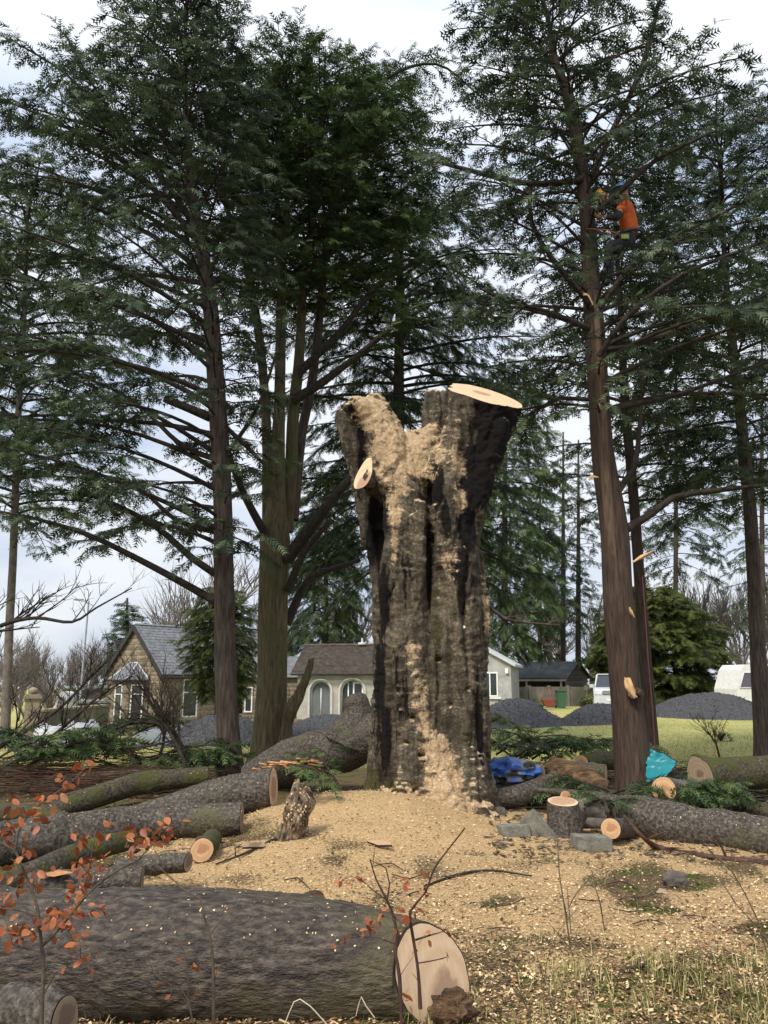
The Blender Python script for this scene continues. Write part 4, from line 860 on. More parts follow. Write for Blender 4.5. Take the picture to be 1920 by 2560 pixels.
chunk('low shaggy bark lump between two short logs behind the foreground trunk', 400, 2215, 5.85, (.10, .08, .09), 9.1)
# half discs and slabs of fresh wood
def slab(label, px, py, Y, pts, th, mat, rot, name='wood_slice'):
    c = P(px, py, Y); c[2] = g1(c[0], c[1]) + .03; root = thing(name, c, label, 'wood slice')
    Mx = np.array(Matrix.Rotation(rot[2], 3, 'Z') @ Matrix.Rotation(rot[0], 3, 'X') @ Matrix.Rotation(rot[1], 3, 'Y'))
    L = np.array([(x, y, 0) for x, y in pts]); V = np.vstack([L, L + (0, 0, th)]) @ Mx.T + c; n = len(pts); mb = MB(); mb.add(V, [(i_, (i_ + 1) % n, n + (i_ + 1) % n, n + i_) for i_ in range(n)]); mk('edge', mb, M['rim'], root, smooth=False)
    cutdisc('cut_face', V[n:] + Mx[:, 2] * .002, Mx[:, 2], root, M[mat], inset=.01); cutdisc('cut_face', V[:n] - Mx[:, 2] * .002, -Mx[:, 2], root, M[mat], inset=.01)
hd = [(.13 * math.cos(a), .13 * math.sin(a)) for a in np.linspace(0, math.pi, 14)]
slab('half round slice of pale wood lying on the chips above the foreground trunk', 772, 2196, 6.0, hd, .03, 'cut', (R(52), 0, R(-145)))
slab('narrow wedge of pale wood lying on the sawdust slope', 950, 2108, 7.6, [(-.13, 0), (.0, -.03), (.13, -.01), (.10, .03), (-.05, .03)], .02, 'cut', (R(35), 0, R(-30)))
slab('flat splinter slab at the left foot of the sawdust heap', 632, 2105, 7.6, [(-.10, 0), (.10, -.02), (.12, .03), (-.06, .04)], .02, 'cut_dull', (R(40), 0, R(30)))
# concrete blocks and stones
M['conc'] = nmat('mossy_concrete', [(.3, (.10, .097, .08)), (.5, (.19, .185, .15)), (.75, (.31, .30, .25))], 8, bs=.6, bscale=40, extra=[((.11, .12, .06), 4, .55, .7)])
def bevbox(mb, c, size, ax, bev=.012):
    bm = bmesh.new(); bmesh.ops.create_cube(bm, size=1); 
    for v_ in bm.verts: v_.co = Vector((v_.co.x * size[0], v_.co.y * size[1], v_.co.z * size[2]))
    bmesh.ops.bevel(bm, geom=list(bm.edges), offset=bev, segments=2, affect='EDGES'); bmesh.ops.triangulate(bm, faces=bm.faces[:])
    bm.verts.index_update(); V = np.array([tuple(v_.co) for v_ in bm.verts]); F = np.array([[v_.index for v_ in f.verts] for f in bm.faces]); bm.free()
    if size[0] > .1: V = V + .006 * fbm(V * 14, 2)[:, None]
    mb.add(V @ np.array(ax).T + np.array(c), F)
def rot(x, y, z): return np.array(Matrix.Rotation(z, 3, 'Z') @ Matrix.Rotation(y, 3, 'Y') @ Matrix.Rotation(x, 3, 'X'))
for lab, px, py, Y, sz, rt in (('grey concrete block tipped up on its edge against the upright log section', 1347, 2062, 8.55, (.36, .14, .17), (R(8), R(48), R(-12))),
                               ('square concrete block lying flat with wood chips on its top', 1477, 2096, 8.15, (.34, .22, .14), (0, R(3), R(4))),
                               ('weathered concrete block beside the stump foot, topped with sawdust', 1283, 2062, 8.9, (.30, .18, .12), (0, R(-4), R(10)))):
    Y = G(px, py + 25)[1]; mb = MB(); c = P(px, py, Y); c[2] = g1(c[0], c[1]) + sz[2] * .30; bevbox(mb, c, sz, rot(*rt), .007); mk('concrete_block', mb, M['conc'], smooth=False, label=lab, cat='concrete block')
def rock(label, px, py, Y, s_, sq, mat='stone', seed=0, name='stone'):
    bm = bmesh.new(); bmesh.ops.create_icosphere(bm, subdivisions=4, radius=1); V = np.array([tuple(v_.co) for v_ in bm.verts]); F = np.array([[v_.index for v_ in f.verts] for f in bm.faces]); bm.free()
    V = np.sign(V) * np.abs(V) ** .8; V = V * (1 + .55 * fbm(V * 1.1 + seed, 2) + .16 * fbm(V * 3.5 + seed, 3))[:, None]; V = V * np.array(s_); Y = G(px, py)[1]; c = P(px, py, Y); c[2] = max(c[2], g1(c[0], c[1]) + s_[2] * .25)
    mb = MB(); mb.add(V + c, F); mk(name, mb, M[mat], label=label, cat='stone')
M['stone'] = nmat('field_stone', [(.3, (.05, .042, .036)), (.55, (.13, .11, .09)), (.75, (.24, .21, .18))], 5, bs=.8, bscale=30)
M['stone_pale'] = nmat('dusty_stone', [(.3, (.18, .14, .10)), (.55, (.40, .30, .20)), (.75, (.55, .42, .28))], 5, bs=.8, bscale=30)
rock('lone dark stone lying on the chips right of centre', 1686, 2210, 6.3, (.115, .075, .065), 1, 'stone', 3)
rock('flat dusty stone in front of the concrete blocks by the stump', 1312, 2082, 8.5, (.17, .10, .05), 1, 'stone_pale', 8)
rock('rounded chip covered stone left of the flat dusty stone', 1262, 2078, 8.7, (.11, .08, .05), 1, 'stone_pale', 15)
rock('small dark stone at the right foot of the stump', 1250, 2035, 9.4, (.07, .06, .06), 1, 'stone', 21)
rock('tiny pale stone below the lone dark stone', 1655, 2232, 6.0, (.05, .04, .02), 1, 'stone_pale', 31)
# long thin branch across the chips at right
def stick(label, lst, mat='branch_red', name='fallen_branch', cat='branch', Y=None, n=7, group=None, twigs=0, onground=True):
    ps, rs = [], []
    for q in lst:
        y = q[3] if len(q) > 3 else G(q[0], q[1], .02)[1]
        p, r = PR(q[0], q[1], y, q[2]); ps.append(p); rs.append(r)
    p, r = resample(ps, rs, .06); root = thing(name, p[0], label, cat, group); mb = MB(); mb.tube(p, r, n, True, nz=.15, nf=9); mk('stem', mb, M[mat], root)
    if twigs:
        t2 = MB()
        for k in range(twigs):
            i_ = rnd.randint(1, len(p) - 2); d = unit(p[i_ + 1] - p[i_]); v_ = unit(d + np.array((rnd.uniform(-1, 1), rnd.uniform(-.6, .6), rnd.uniform(.0, 1))));
            q, _ = curve(p[i_], v_, rnd.uniform(.1, .4), v_[2] - .3, 5, .25); t2.tube(q, np.linspace(r[i_] * .5 + .001, .001, 6), 4, False)
        mk('twigs', t2, M[mat], root, kind='stuff')
    return root
stick('long thin reddish branch crossing the chips to the right edge', [(1560, 2040, 6, 8.5), (1600, 2085, 10, 8.0), (1650, 2120, 14), (1780, 2143, 15), (1960, 2162, 16)], twigs=9)
stick('thin dark branch arching over the chips in the middle', [(1060, 2215, 5), (1150, 2185, 7), (1230, 2176, 6), (1330, 2190, 4)], 'branch')
stick('thin stick lying on the left flank of the sawdust heap', [(540, 2160, 4), (620, 2130, 6), (700, 2090, 7)], 'branch', twigs=4)
stick('short crooked stick lying in the grass at lower right', [(1558, 2420, 6), (1600, 2416, 9), (1632, 2398, 7)], 'branch')
for k in range(16):
    px = rnd.uniform(700, 1880); py = rnd.uniform(2150, 2330); L = rnd.uniform(40, 110)
    stick('thin twig lying loose on the pale wood chips', [(px, py, 3), (px + L * .5, py + rnd.uniform(-14, 14), 3.4), (px + L, py + rnd.uniform(-22, 22), 2)], rnd.choice(['branch', 'branch_dead']), 'twig', 'twig', n=5, group='loose twigs on the chips')

# ------------------------------------------------------------------ dry stalks and saplings
def leafmesh():
    bm = []; n = 5; V = []; F = []
    for i_ in range(n + 1):
        t_ = i_ / n; wd = .30 * math.sin(math.pi * min(1, t_ * .92 + .04)) ** .8; z = -.18 * t_ * t_ + .02 * math.sin(9 * t_)
        V += [(t_, -wd, z + .10 * wd * 2), (t_, 0, z), (t_, wd, z + .10 * wd * 2)]
    for i_ in range(n):
        a = i_ * 3; F += [(a, a + 3, a + 4, a + 1), (a + 1, a + 4, a + 5, a + 2)]
    mb = MB(); mb.add(V, F); return mb.mesh('leaf')
LEAF = leafmesh()
m, t, b = newmat('copper_beech_leaf'); oi = N(t, 'ShaderNodeObjectInfo'); lr_ = ramp(t, [(0, (.17, .042, .016)), (.5, (.40, .11, .034)), (.85, (.52, .18, .06)), (1, (.60, .30, .14))]); t.links.new(oi.outputs['Random'], lr_.inputs[0])
ln_ = noise(t, coords(t, (2, 12, 2)), 3, 4); lc_ = mixc(t, mth(t, 'MULTIPLY', ln_.outputs[0], .45), lr_.outputs[0], (.20, .06, .02)); t.links.new(lc_, b.inputs['Base Color']); b.inputs['Roughness'].default_value = .5
tr = N(t, 'ShaderNodeBsdfTranslucent'); t.links.new(lc_, tr.inputs[0]); ms = N(t, 'ShaderNodeMixShader'); ms.inputs[0].default_value = .3; t.links.new(b.outputs[0], ms.inputs[1]); t.links.new(tr.outputs[0], ms.inputs[2]); t.links.new(ms.outputs[0], t.nodes['Material Output'].inputs[0])
LEAF.materials.append(m); M['sapling'] = nmat('sapling_bark', [(.3, (.05, .038, .026)), (.7, (.14, .11, .075))], 14, bs=.3)
M['sapling_red'] = nmat('sapling_bark_dark', [(.3, (.030, .015, .012)), (.7, (.10, .052, .038))], 14, bs=.3)
def sapling(label, Y, stems, clusters, size=.036, mat='sapling', rad=22):
    b0 = P(stems[0][0][0], stems[0][0][1], Y); b0[2] = g1(b0[0], b0[1]); root = thing('beech_sapling', b0, label, 'sapling'); allp = []
    mb = MB(); twg = MB()
    for k, st in enumerate(stems):
        p, r = path([(q[0], q[1], q[2], (q[3] if len(q) > 3 else 0) ) for q in st], Y)
        if k == 0: p[0][2] = b0[2] - .03
        p, r = resample(p, r, .04); m_ = MB(); m_.tube(p, r, 8, True, nz=.2, nf=20); mk('stem', m_, M[mat], root); allp.append(p)
        for i_ in range(2, len(p) - 1, 3):
            d = unit(p[i_ + 1] - p[i_]); v_ = unit(d + np.array((rnd.uniform(-1, 1), rnd.uniform(-1, 1), rnd.uniform(-.3, .6)))); q, _ = curve(p[i_], v_, rnd.uniform(.03, .14), v_[2], 4, .3); twg.tube(q, np.linspace(.0016, .0007, 5), 4, False)
    A = np.vstack(allp)
    for (px, py, n_) in clusters:
        c = P(px, py, Y + rnd.uniform(-.08, .08)); j_ = np.argmin(np.linalg.norm(A - c, axis=1)); q = np.array([A[j_], (A[j_] + c) / 2 + (0, 0, .02), c]); twg.tube(*resample(q, [.0018, .0014, .0008], .03), 4, False)
        for k in range(int(n_ * 1.4 + .5)):
            kk = rad * dep(c) / F0; lp = c + np.array((rnd.uniform(-1, 1), rnd.uniform(-1, 1), rnd.uniform(-1, 1))) * kk
            o = bpy.data.objects.new('leaf', LEAF); COL.objects.link(o); o.parent = root; o.location = tuple(lp - b0); s_ = size * rnd.uniform(.7, 1.2); o.scale = (s_, s_ * rnd.uniform(.8, 1.25), s_)
            o.rotation_euler = (rnd.uniform(-1.2, 1.2), rnd.uniform(-.9, 1.2), rnd.uniform(0, 6.28))
    mk('twigs', twg, M[mat], root, kind='stuff')
sapling('leafy beech sapling with copper leaves in front of the left part of the foreground trunk', 3.15,
        [[(114, 2575, 11), (108, 2443, 10), (104, 2366, 9), (93, 2270, 8), (77, 2216, 7), (50, 2154, 6), (38, 2127, 6), (0, 2104, 5), (-60, 2080, 4)],
         [(108, 2362, 9), (150, 2320, 8), (193, 2266, 7), (239, 2216, 6), (300, 2172, 5), (345, 2150, 4), (372, 2120, 3), (430, 2060, 2)], [(38, 2127, 6), (45, 2080, 5), (65, 2045, 5), (105, 2005, 4), (180, 1955, 3), (235, 1892, 2)],
         [(193, 2266, 5), (220, 2190, 4), (235, 2100, 3), (245, 2060, 2)], [(93, 2290, 5), (40, 2275, 4), (-40, 2265, 3)], [(104, 2380, 5), (60, 2370, 4), (0, 2352, 3)], [(112, 2480, 5), (140, 2430, 4), (200, 2412, 2)]],
        [(15, 2090, 4), (25, 2010, 4), (50, 2020, 4), (85, 2060, 3), (22, 2085, 4), (75, 2100, 3), (100, 2010, 4), (155, 1945, 4), (175, 1965, 3), (205, 1918, 4), (235, 1900, 2), (60, 2130, 3), (45, 2095, 3), (120, 2000, 3),
         (185, 2110, 4), (205, 2100, 3), (235, 2078, 4), (200, 2150, 5), (215, 2165, 5), (230, 2140, 4), (250, 2160, 3), (195, 2190, 3), (265, 2060, 2), (305, 2085, 3), (330, 2110, 5), (350, 2105, 5), (375, 2100, 5), (395, 2085, 5), (410, 2105, 3), (425, 2060, 4), (440, 2070, 3), (345, 2090, 3),
         (20, 2180, 5), (50, 2195, 4), (110, 2185, 3), (60, 2215, 4), (15, 2240, 4), (90, 2230, 3), (10, 2330, 5), (35, 2325, 5), (60, 2335, 5), (75, 2320, 3), (100, 2300, 3), (130, 2308, 5), (160, 2300, 4), (180, 2310, 4), (195, 2278, 4), (240, 2283, 4), (262, 2288, 3), (165, 2270, 4), (200, 2235, 4), (190, 2225, 3), (185, 2352, 3), (200, 2365, 2), (225, 2397, 3), (165, 2408, 2), (145, 2285, 2), (5, 2065, 4), (5, 2250, 3)])
sapling('beech sapling with few rusty leaves standing before the pale cut face', 3.85,
        [[(1008, 2530, 10), (999, 2444, 9), (989, 2386, 8), (993, 2340, 8), (981, 2282, 7), (968, 2251, 6), (941, 2200, 4), (925, 2147, 3)], [(1051, 2522, 10), (1045, 2424, 8), (1030, 2328, 7), (1026, 2278, 7), (1064, 2231, 5), (1084, 2174, 5), (1118, 2127, 4), (1163, 2070, 3)],
         [(968, 2251, 5), (974, 2210, 4), (965, 2170, 3), (925, 2150, 2)], [(1038, 2350, 5), (1075, 2338, 4), (1112, 2328, 2)], [(989, 2360, 4), (950, 2345, 3), (900, 2342, 2)], [(1045, 2408, 4), (1090, 2400, 3), (1118, 2392, 2)], [(968, 2251, 3), (935, 2228, 3), (905, 2200, 2)]],
        [(850, 2205, 2), (880, 2205, 2), (902, 2212, 2), (1012, 2202, 3), (1068, 2185, 3), (960, 2275, 2), (948, 2292, 1), (925, 2315, 5), (918, 2328, 3), (842, 2355, 2), (875, 2346, 2), (1002, 2278, 3), (1045, 2282, 3), (1000, 2312, 4), (1124, 2322, 2), (1060, 2340, 2), (1044, 2380, 1), (1118, 2405, 1), (1018, 2500, 2), (1000, 2483, 1), (1058, 2228, 2)], mat='sapling_red', rad=12)
sapling('thin bare sapling in front of the middle of the foreground trunk', 3.75,
        [[(538, 2560, 9), (534, 2480, 8), (532, 2405, 8), (526, 2350, 7), (513, 2301, 6), (501, 2247, 5), (467, 2231, 4), (417, 2185, 3), (363, 2143, 2)], [(526, 2335, 4), (560, 2290, 3), (600, 2255, 2)], [(501, 2247, 3), (450, 2240, 2), (400, 2250, 1.5)]], [(535, 2437, 1)], mat='sapling', rad=4)
sapling('forked bare seedling with a few hanging leaves, low before the trunk', 3.6,
        [[(520, 2568, 6), (470, 2500, 5), (430, 2465, 4), (386, 2436, 4), (372, 2400, 2)], [(470, 2500, 4), (470, 2430, 3), (456, 2368, 2), (435, 2350, 1.5)], [(386, 2440, 3), (320, 2448, 3), (225, 2460, 2)], [(383, 2425, 3), (320, 2420, 2), (258, 2414, 1.5)]],
        [(492, 2418, 2), (428, 2482, 1), (408, 2463, 1), (502, 2475, 1), (445, 2395, 1)], mat='sapling', rad=5)
SG = 'dry bare stalks on the near bank'
for i_, (lab, lst) in enumerate([('tall dry stalk with a dark tip standing right of centre', [(1432, 2405, 6), (1410, 2260, 5), (1398, 2180, 4), (1394, 2104, 4)]), ('thin dry stalk beside the hole in the bank', [(1512, 2330, 5), (1500, 2260, 4), (1488, 2215, 3), (1480, 2175, 2)]),
        ('short dry stalk left of the hole in the bank', [(1428, 2340, 4), (1422, 2270, 3), (1418, 2215, 2)]), ('long leaning bare stem near the right edge', [(1925, 2370, 6), (1880, 2270, 5), (1830, 2180, 4), (1770, 2125, 3)]),
        ('thin upright stem near the right edge', [(1920, 2400, 5), (1900, 2330, 4), (1840, 2260, 3), (1800, 2200, 2)]), ('dry stalk standing in front of the foreground trunk end', [(922, 2548, 5), (922, 2480, 5), (920, 2420, 4), (900, 2370, 2)]), ('pale dead stalk before the foreground trunk', [(940, 2545, 4), (941, 2490, 3), (939, 2440, 2)]),
        ('dry stem at the lower edge right of centre', [(1330, 2560, 4), (1300, 2470, 3), (1283, 2400, 2)]), ('dry stem leaning left at the lower edge', [(1400, 2560, 4), (1360, 2450, 3), (1340, 2380, 2)]), ('thin wand at lower left in front of the trunk', [(250, 2560, 4), (255, 2450, 4), (262, 2410, 3), (266, 2345, 2)]), ('thin curved wand beside it at lower left', [(215, 2560, 4), (205, 2460, 3), (188, 2370, 2)]), ('bent wand at lower left', [(195, 2560, 3), (200, 2475, 3), (255, 2412, 2)])]):
    y0 = G(lst[0][0], min(lst[0][1], 2558))[1]; stick(lab, [(q[0], q[1], q[2] * .7, y0 + .02 * k) for k, q in enumerate(lst)], 'sapling', 'dry_stalk', 'stalk', n=6, group=SG, twigs=2)
bm_ = plain('bleached_grass', (.55, .48, .34))
for lab, lst in (('bleached bent grass stem arching before the foreground trunk', [(712, 2560, 3), (735, 2505, 3), (750, 2498, 3), (775, 2515, 3), (818, 2562, 3)]), ('bleached grass stem bent over near the trunk end', [(890, 2540, 2), (903, 2492, 3), (915, 2515, 3), (937, 2545, 3)])):
    p, r = path([(q[0], q[1], q[2]) for q in lst], 3.55); p, r = resample(p, r, .03); mb = MB(); mb.tube(p, r, 5, True); mk('grass_stem', mb, bm_, label=lab, cat='grass stem')
# ------------------------------------------------------------------ buildings
CUBE = MB().box((0, 0, 0), (1, 1, 1)).mesh('stone')
M['ashlar'] = nmat('sandstone_block', [(.3, (.12, .094, .066)), (.5, (.215, .175, .128)), (.75, (.31, .26, .195))], 3.2, bs=.6, bscale=14, vary=.55)
M['mortar'] = nmat('mortar', [(.3, (.12, .095, .065)), (.7, (.20, .165, .12))], 4, bs=.4)
M['slate'] = nmat('roof_slate', [(.3, (.085, .09, .095)), (.5, (.15, .155, .165)), (.75, (.25, .26, .27))], 5, rough=.5, bs=.3)
M['pvc'] = plain('white_window_frame', (.80, .80, .80), .35)
M['glass'] = plain('dark_window_glass', (.035, .04, .045), .08, spec=.7)
M['dark_timber'] = nmat('dark_painted_timber', [(.3, (.025, .022, .022)), (.7, (.055, .05, .05))], 8)
M['lead'] = plain('pale_lead_flashing', (.55, .56, .58), .5)
CUBE.materials.append(M['ashlar'])
def stones(wall, org, ux, w_, h, holes=(), top=None, th=.05, ch=.30, lens=(.38, .75)):
    """ashlar blocks on a wall face. org: lower left corner (local to the wall's parent), ux: direction along the face"""
    ux = np.array(ux, float); nrm = np.array((ux[1], -ux[0], 0)); z = 0; ang = math.atan2(ux[1], ux[0])
    while z < h - .05:
        c_h = ch * rnd.uniform(.82, 1.2); c_h = min(c_h, h - z)
        lo, hi = 0, w_
        if top is not None: lo, hi = top(z + c_h)
        x = lo
        while x < hi - .08:
            L = rnd.uniform(*lens) * (1 if c_h > .25 else .8); x2 = min(x + L, hi)
            if hi - x2 < .15: x2 = hi
            seg = [(x, x2)]
            for (a, b_, z0, z1) in holes:
                if z + c_h * .5 > z0 and z + c_h * .5 < z1:
                    ns = []
                    for s0, s1 in seg:
                        if s1 <= a or s0 >= b_: ns.append((s0, s1)); continue
                        if s0 < a: ns.append((s0, a))
                        if s1 > b_: ns.append((b_, s1))
                    seg = ns
            for s0, s1 in seg:
                if s1 - s0 < .06: continue
                o = bpy.data.objects.new('stone', CUBE); COL.objects.link(o); o.parent = wall; t_ = th * rnd.uniform(.8, 1.25)
                o.location = tuple(np.array(org) + ux * (s0 + s1) / 2 + nrm * (t_ / 2 - .01) + np.array((0, 0, z + c_h / 2))); o.rotation_euler[2] = ang; o.scale = (s1 - s0 - .02, t_, c_h - .02)
            x = x2
        z += c_h
def window(parent, org, ux, x0, x1, z0, z1, mull=(), trans=(), out=.0, glass='glass', fw=.07, nm='window'):
    """frame with bars and a pane, set on the face at org+ux"""
    ux = np.array(ux, float); nrm = np.array((ux[1], -ux[0], 0)); o_ = np.array(org, float) + nrm * out; ang = math.atan2(ux[1], ux[0])
    def bx(mb, a, b_, c, d, dep_, off): mb.box(o_ + ux * (a + b_) / 2 + nrm * off + np.array((0, 0, (c + d) / 2)), (b_ - a, dep_, d - c), ang)
    mb = MB(); bx(mb, x0, x0 + fw, z0, z1, .07, 0); bx(mb, x1 - fw, x1, z0, z1, .07, 0); bx(mb, x0 + fw, x1 - fw, z0, z0 + fw, .07, 0); bx(mb, x0 + fw, x1 - fw, z1 - fw, z1, .07, 0)
    for q in mull: bx(mb, q - fw * .45, q + fw * .45, z0 + fw, z1 - fw, .06, 0)
    for q in trans: bx(mb, x0 + fw, x1 - fw, q - fw * .5, q + fw * .5, .075, 0)
    f = mk('window', mb, M['pvc'], parent, smooth=False, local=True)
    xs_ = [x0 + fw] + list(mull) + [x1 - fw]; zs_ = [z0 + fw] + list(trans) + [z1 - fw]
    for i_ in range(len(xs_) - 1):
        for j_ in range(len(zs_) - 1):
            g_ = MB(); bx(g_, xs_[i_] + .0, xs_[i_ + 1], zs_[j_], zs_[j_ + 1], .012, -.02); mk('pane', g_, M[glass], f, smooth=False, local=True)
    return f
def slates(mb, o, ux, up, w_, rows, step, lw, seed=0, clip=None):
    """courses of overlapping slates on a sloping plane"""
    ux = np.array(ux, float); up = unit(np.array(up, float)); nrm = cross(ux, up); nrm *= np.sign(nrm[2])
    for r_ in range(rows):
        a, b_ = (0, w_) if clip is None else clip(r_ * step)
        x = a - (lw * .5 if r_ % 2 else 0)
        while x < b_:
            x0, x1 = max(a, x), min(b_, x + lw - .012)
            if x1 - x0 > .04:
                c0 = np.array(o) + ux * x0 + up * r_ * step; L = step * 1.5; lift = .018 + rnd.uniform(0, .008)
                v = [c0 + nrm * lift, c0 + ux * (x1 - x0) + nrm * lift, c0 + ux * (x1 - x0) + up * L + nrm * .003, c0 + up * L + nrm * .003]
                v += [v[0] - nrm * lift, v[1] - nrm * lift]; mb.add(v, [(0, 1, 2, 3)]); mb.add(v, [(4, 5, 1, 0)])
            x += lw
# --- stone cottage
C0 = P(400, 1800, 44); C0[2] = -1.35
cot = thing('stone_cottage', C0, 'sandstone cottage with slate roof and a bay window in its gable, left background', 'cottage', rz=R(50))
LS, WG, HW, HR = 9.5, 5.4, 3.38, 2.55
ov = .22; holes_g = [(1.25, 4.0, 0, 3.3)]
mb = MB(); mb.box((LS / 2, WG / 2, HW / 2), (LS, WG, HW)); wall = mk('wall', mb, M['mortar'], cot, smooth=False, local=True)
gb = MB()
for x in (LS, 0.0): gb = MB(); gb.add([(x, 0, HW), (x, WG, HW), (x, WG / 2, HW + HR)], [(0, 1, 2)]); gable = mk('gable', gb, M['mortar'], cot, smooth=False, local=True)
stones(wall, (0, WG, 0), (0, -1, 0), WG, HW, [(1.35, 4.05, 0, 3.4)])
stones(gable, (0, WG, HW), (0, -1, 0), WG, HR - .25, top=lambda z: (WG / 2 * z / HR + .03, WG - WG / 2 * z / HR - .03))
sw = [(1.35, 2.35, .95, 3.0), (5.1, 6.1, .95, 3.0)]
stones(wall, (0, 0, 0), (1, 0, 0), LS, HW, [(a - .12, b_ + .12, z0 - .15, z1 + .15) for a, b_, z0, z1 in sw])
dress = plain('dressed_stone', (.26, .21, .15)); 
for a, b_, z0, z1 in sw:
    window(cot, (0, 0, 0), (1, 0, 0), a, b_, z0, z1, trans=[z1 - .72], out=.02)
    mb = MB(); mb.box(((a + b_) / 2, -.06, z0 - .08), (b_ - a + .3, .16, .14)); mb.box(((a + b_) / 2, -.03, z1 + .08), (b_ - a + .24, .09, .15)); mb.box((a - .06, -.03, (z0 + z1) / 2), (.11, .09, z1 - z0 - .01)); mb.box((b_ + .06, -.03, (z0 + z1) / 2), (.11, .09, z1 - z0 - .01)); mk('window_surround', mb, dress, cot, smooth=False, local=True)
# roof
al = math.atan2(HR, WG / 2); SLn = math.hypot(HR, WG / 2); rf = MB()
for s_, y0 in ((1, 0), (-1, WG)):
    up = np.array((0, s_ * math.cos(al), math.sin(al))); nrm = np.array((0, -s_ * math.sin(al), math.cos(al))); o_ = np.array((-ov, y0, HW)) - up * .32
    v = [o_, o_ + (LS + 2 * ov, 0, 0), o_ + (LS + 2 * ov, 0, 0) + up * (SLn + .32), o_ + up * (SLn + .32)]; rf.add([q + nrm * .09 for q in v] + [q for q in v], [(0, 1, 2, 3), (4, 5, 1, 0), (7, 6, 5, 4), (0, 3, 7, 4), (1, 2, 6, 5)])
roof = mk('roof', rf, M['slate'], cot, smooth=False, local=True)
sm = MB()
for s_, y0 in ((1, 0), (-1, WG)):
    up = np.array((0, s_ * math.cos(al), math.sin(al))); nrm = np.array((0, -s_ * math.sin(al), math.cos(al))); o_ = np.array((-ov, y0, HW)) - up * .32 + nrm * .095
    slates(sm, o_, (1, 0, 0), up, LS + 2 * ov, 17, (SLn + .3) / 17, .34)
mk('slates', sm, M['slate'], roof, smooth=False, local=True, kind='stuff')
rd = MB(); rd.box((LS / 2, WG / 2, HW + HR + .13), (LS + 2 * ov, .26, .07)); mk('ridge', rd, M['lead'], roof, smooth=False, local=True)
for s_, y0 in ((1, 0), (-1, WG)):
    up = np.array((0, s_ * math.cos(al), math.sin(al))); nrm = np.array((0, -s_ * math.sin(al), math.cos(al))); a = np.array((-ov - .03, y0, HW)) - up * .34
    bb = MB(); v = [a - nrm * .16, a - nrm * .16 + up * (SLn + .3), a + nrm * .10 + up * (SLn + .33), a + nrm * .10]; bb.add(v + [q + np.array((.06, 0, 0)) for q in v], [(0, 1, 2, 3), (7, 6, 5, 4), (0, 3, 7, 4), (0, 4, 5, 1), (3, 2, 6, 7)]); mk('bargeboard', bb, M['dark_timber'], cot, smooth=False, local=True)
gt = MB(); gt.tube([(-ov, -.30, HW - .30), (LS, -.30, HW - .30)], [.07, .07], 8); gt.box((LS / 2, -.16, HW - .20), (LS, .03, .16)); mk('gutter', gt, M['dark_timber'], cot, local=True)
# bay: half hexagon on the gable, x negative is outwards
B0, B1, D = 1.35, 4.05, .85; c1_, c2_ = B0 + .62, B1 - .62; HB = 2.95
bayp = [(0, B0), (-D, c1_), (-D, c2_), (0, B1)]
by = MB(); by.add([(x, y, 0) for x, y in bayp] + [(x, y, HB) for x, y in bayp], [(1, 0, 4, 5), (2, 1, 5, 6), (3, 2, 6, 7), (4, 7, 6, 5)]); bay = mk('bay', by, M['mortar'], cot, smooth=False, local=True)
for i_ in range(3):
    p0 = np.array((*bayp[3 - i_], 0.)); p1 = np.array((*bayp[2 - i_], 0.)); ux = unit(p1 - p0); L = np.linalg.norm(p1 - p0)
    if i_ == 1:
        hl = [(L / 2 - .36, L / 2 + .36, .62, 2.72)]
    else: hl = [(L / 2 - .33, L / 2 + .33, .62, 2.72)]
    stones(bay, tuple(p0), ux, L, HB, [(a - .06, b_ + .06, z0 - .1, z1 + .05) for a, b_, z0, z1 in hl], lens=(.25, .5), th=.04)
    for a, b_, z0, z1 in hl: window(cot, tuple(p0), ux, a, b_, z0, z1, trans=[2.2], out=.03)
    n_ = np.array((ux[1], -ux[0], 0)); mb = MB(); mb.box(p0 + ux * L / 2 + n_ * .07 + (0, 0, .53), (L + .06, .14, .12), math.atan2(ux[1], ux[0])); mk('window_sill', mb, dress, cot, smooth=False, local=True)
ap1, ap2 = np.array((-.02, B0 + 1.0, HB + .95)), np.array((-.02, B1 - 1.0, HB + .95)); e = [np.array((x * 1.22 - (.0 if x else 0), y + (-.16 if y < 2.7 else .16), HB)) for x, y in bayp]
br_ = MB(); br_.add([e[0], e[1], e[2], e[3], ap1, ap2], [(0, 1, 4)]); br_.add([e[1], e[2], ap2, ap1], [(0, 1, 2, 3)]); br_.add([e[2], e[3], ap2], [(0, 1, 2)]); mk('bay_roof', br_, M['slate'], cot, smooth=False, local=True)
hr_ = MB()
for a, b_ in ((e[1], ap1), (e[2], ap2), (ap1, ap2), (e[0], ap1), (e[3], ap2)): hr_.tube([a, b_], [.055, .055], 5)
mk('hip_flashing', hr_, M['lead'], cot, local=True)
gb2 = MB(); 
for a, b_ in zip(e[:-1], e[1:]): gb2.tube([a - (0, 0, .03), b_ - (0, 0, .03)], [.06, .06], 6)
mk('bay_gutter', gb2, M['dark_timber'], cot, local=True)
dp = MB(); dp.tube([(-.06, B0 - .25, 0), (-.06, B0 - .25, HB + .2)], [.045, .045], 6); mk('downpipe', dp, M['dark_timber'], cot, local=True)

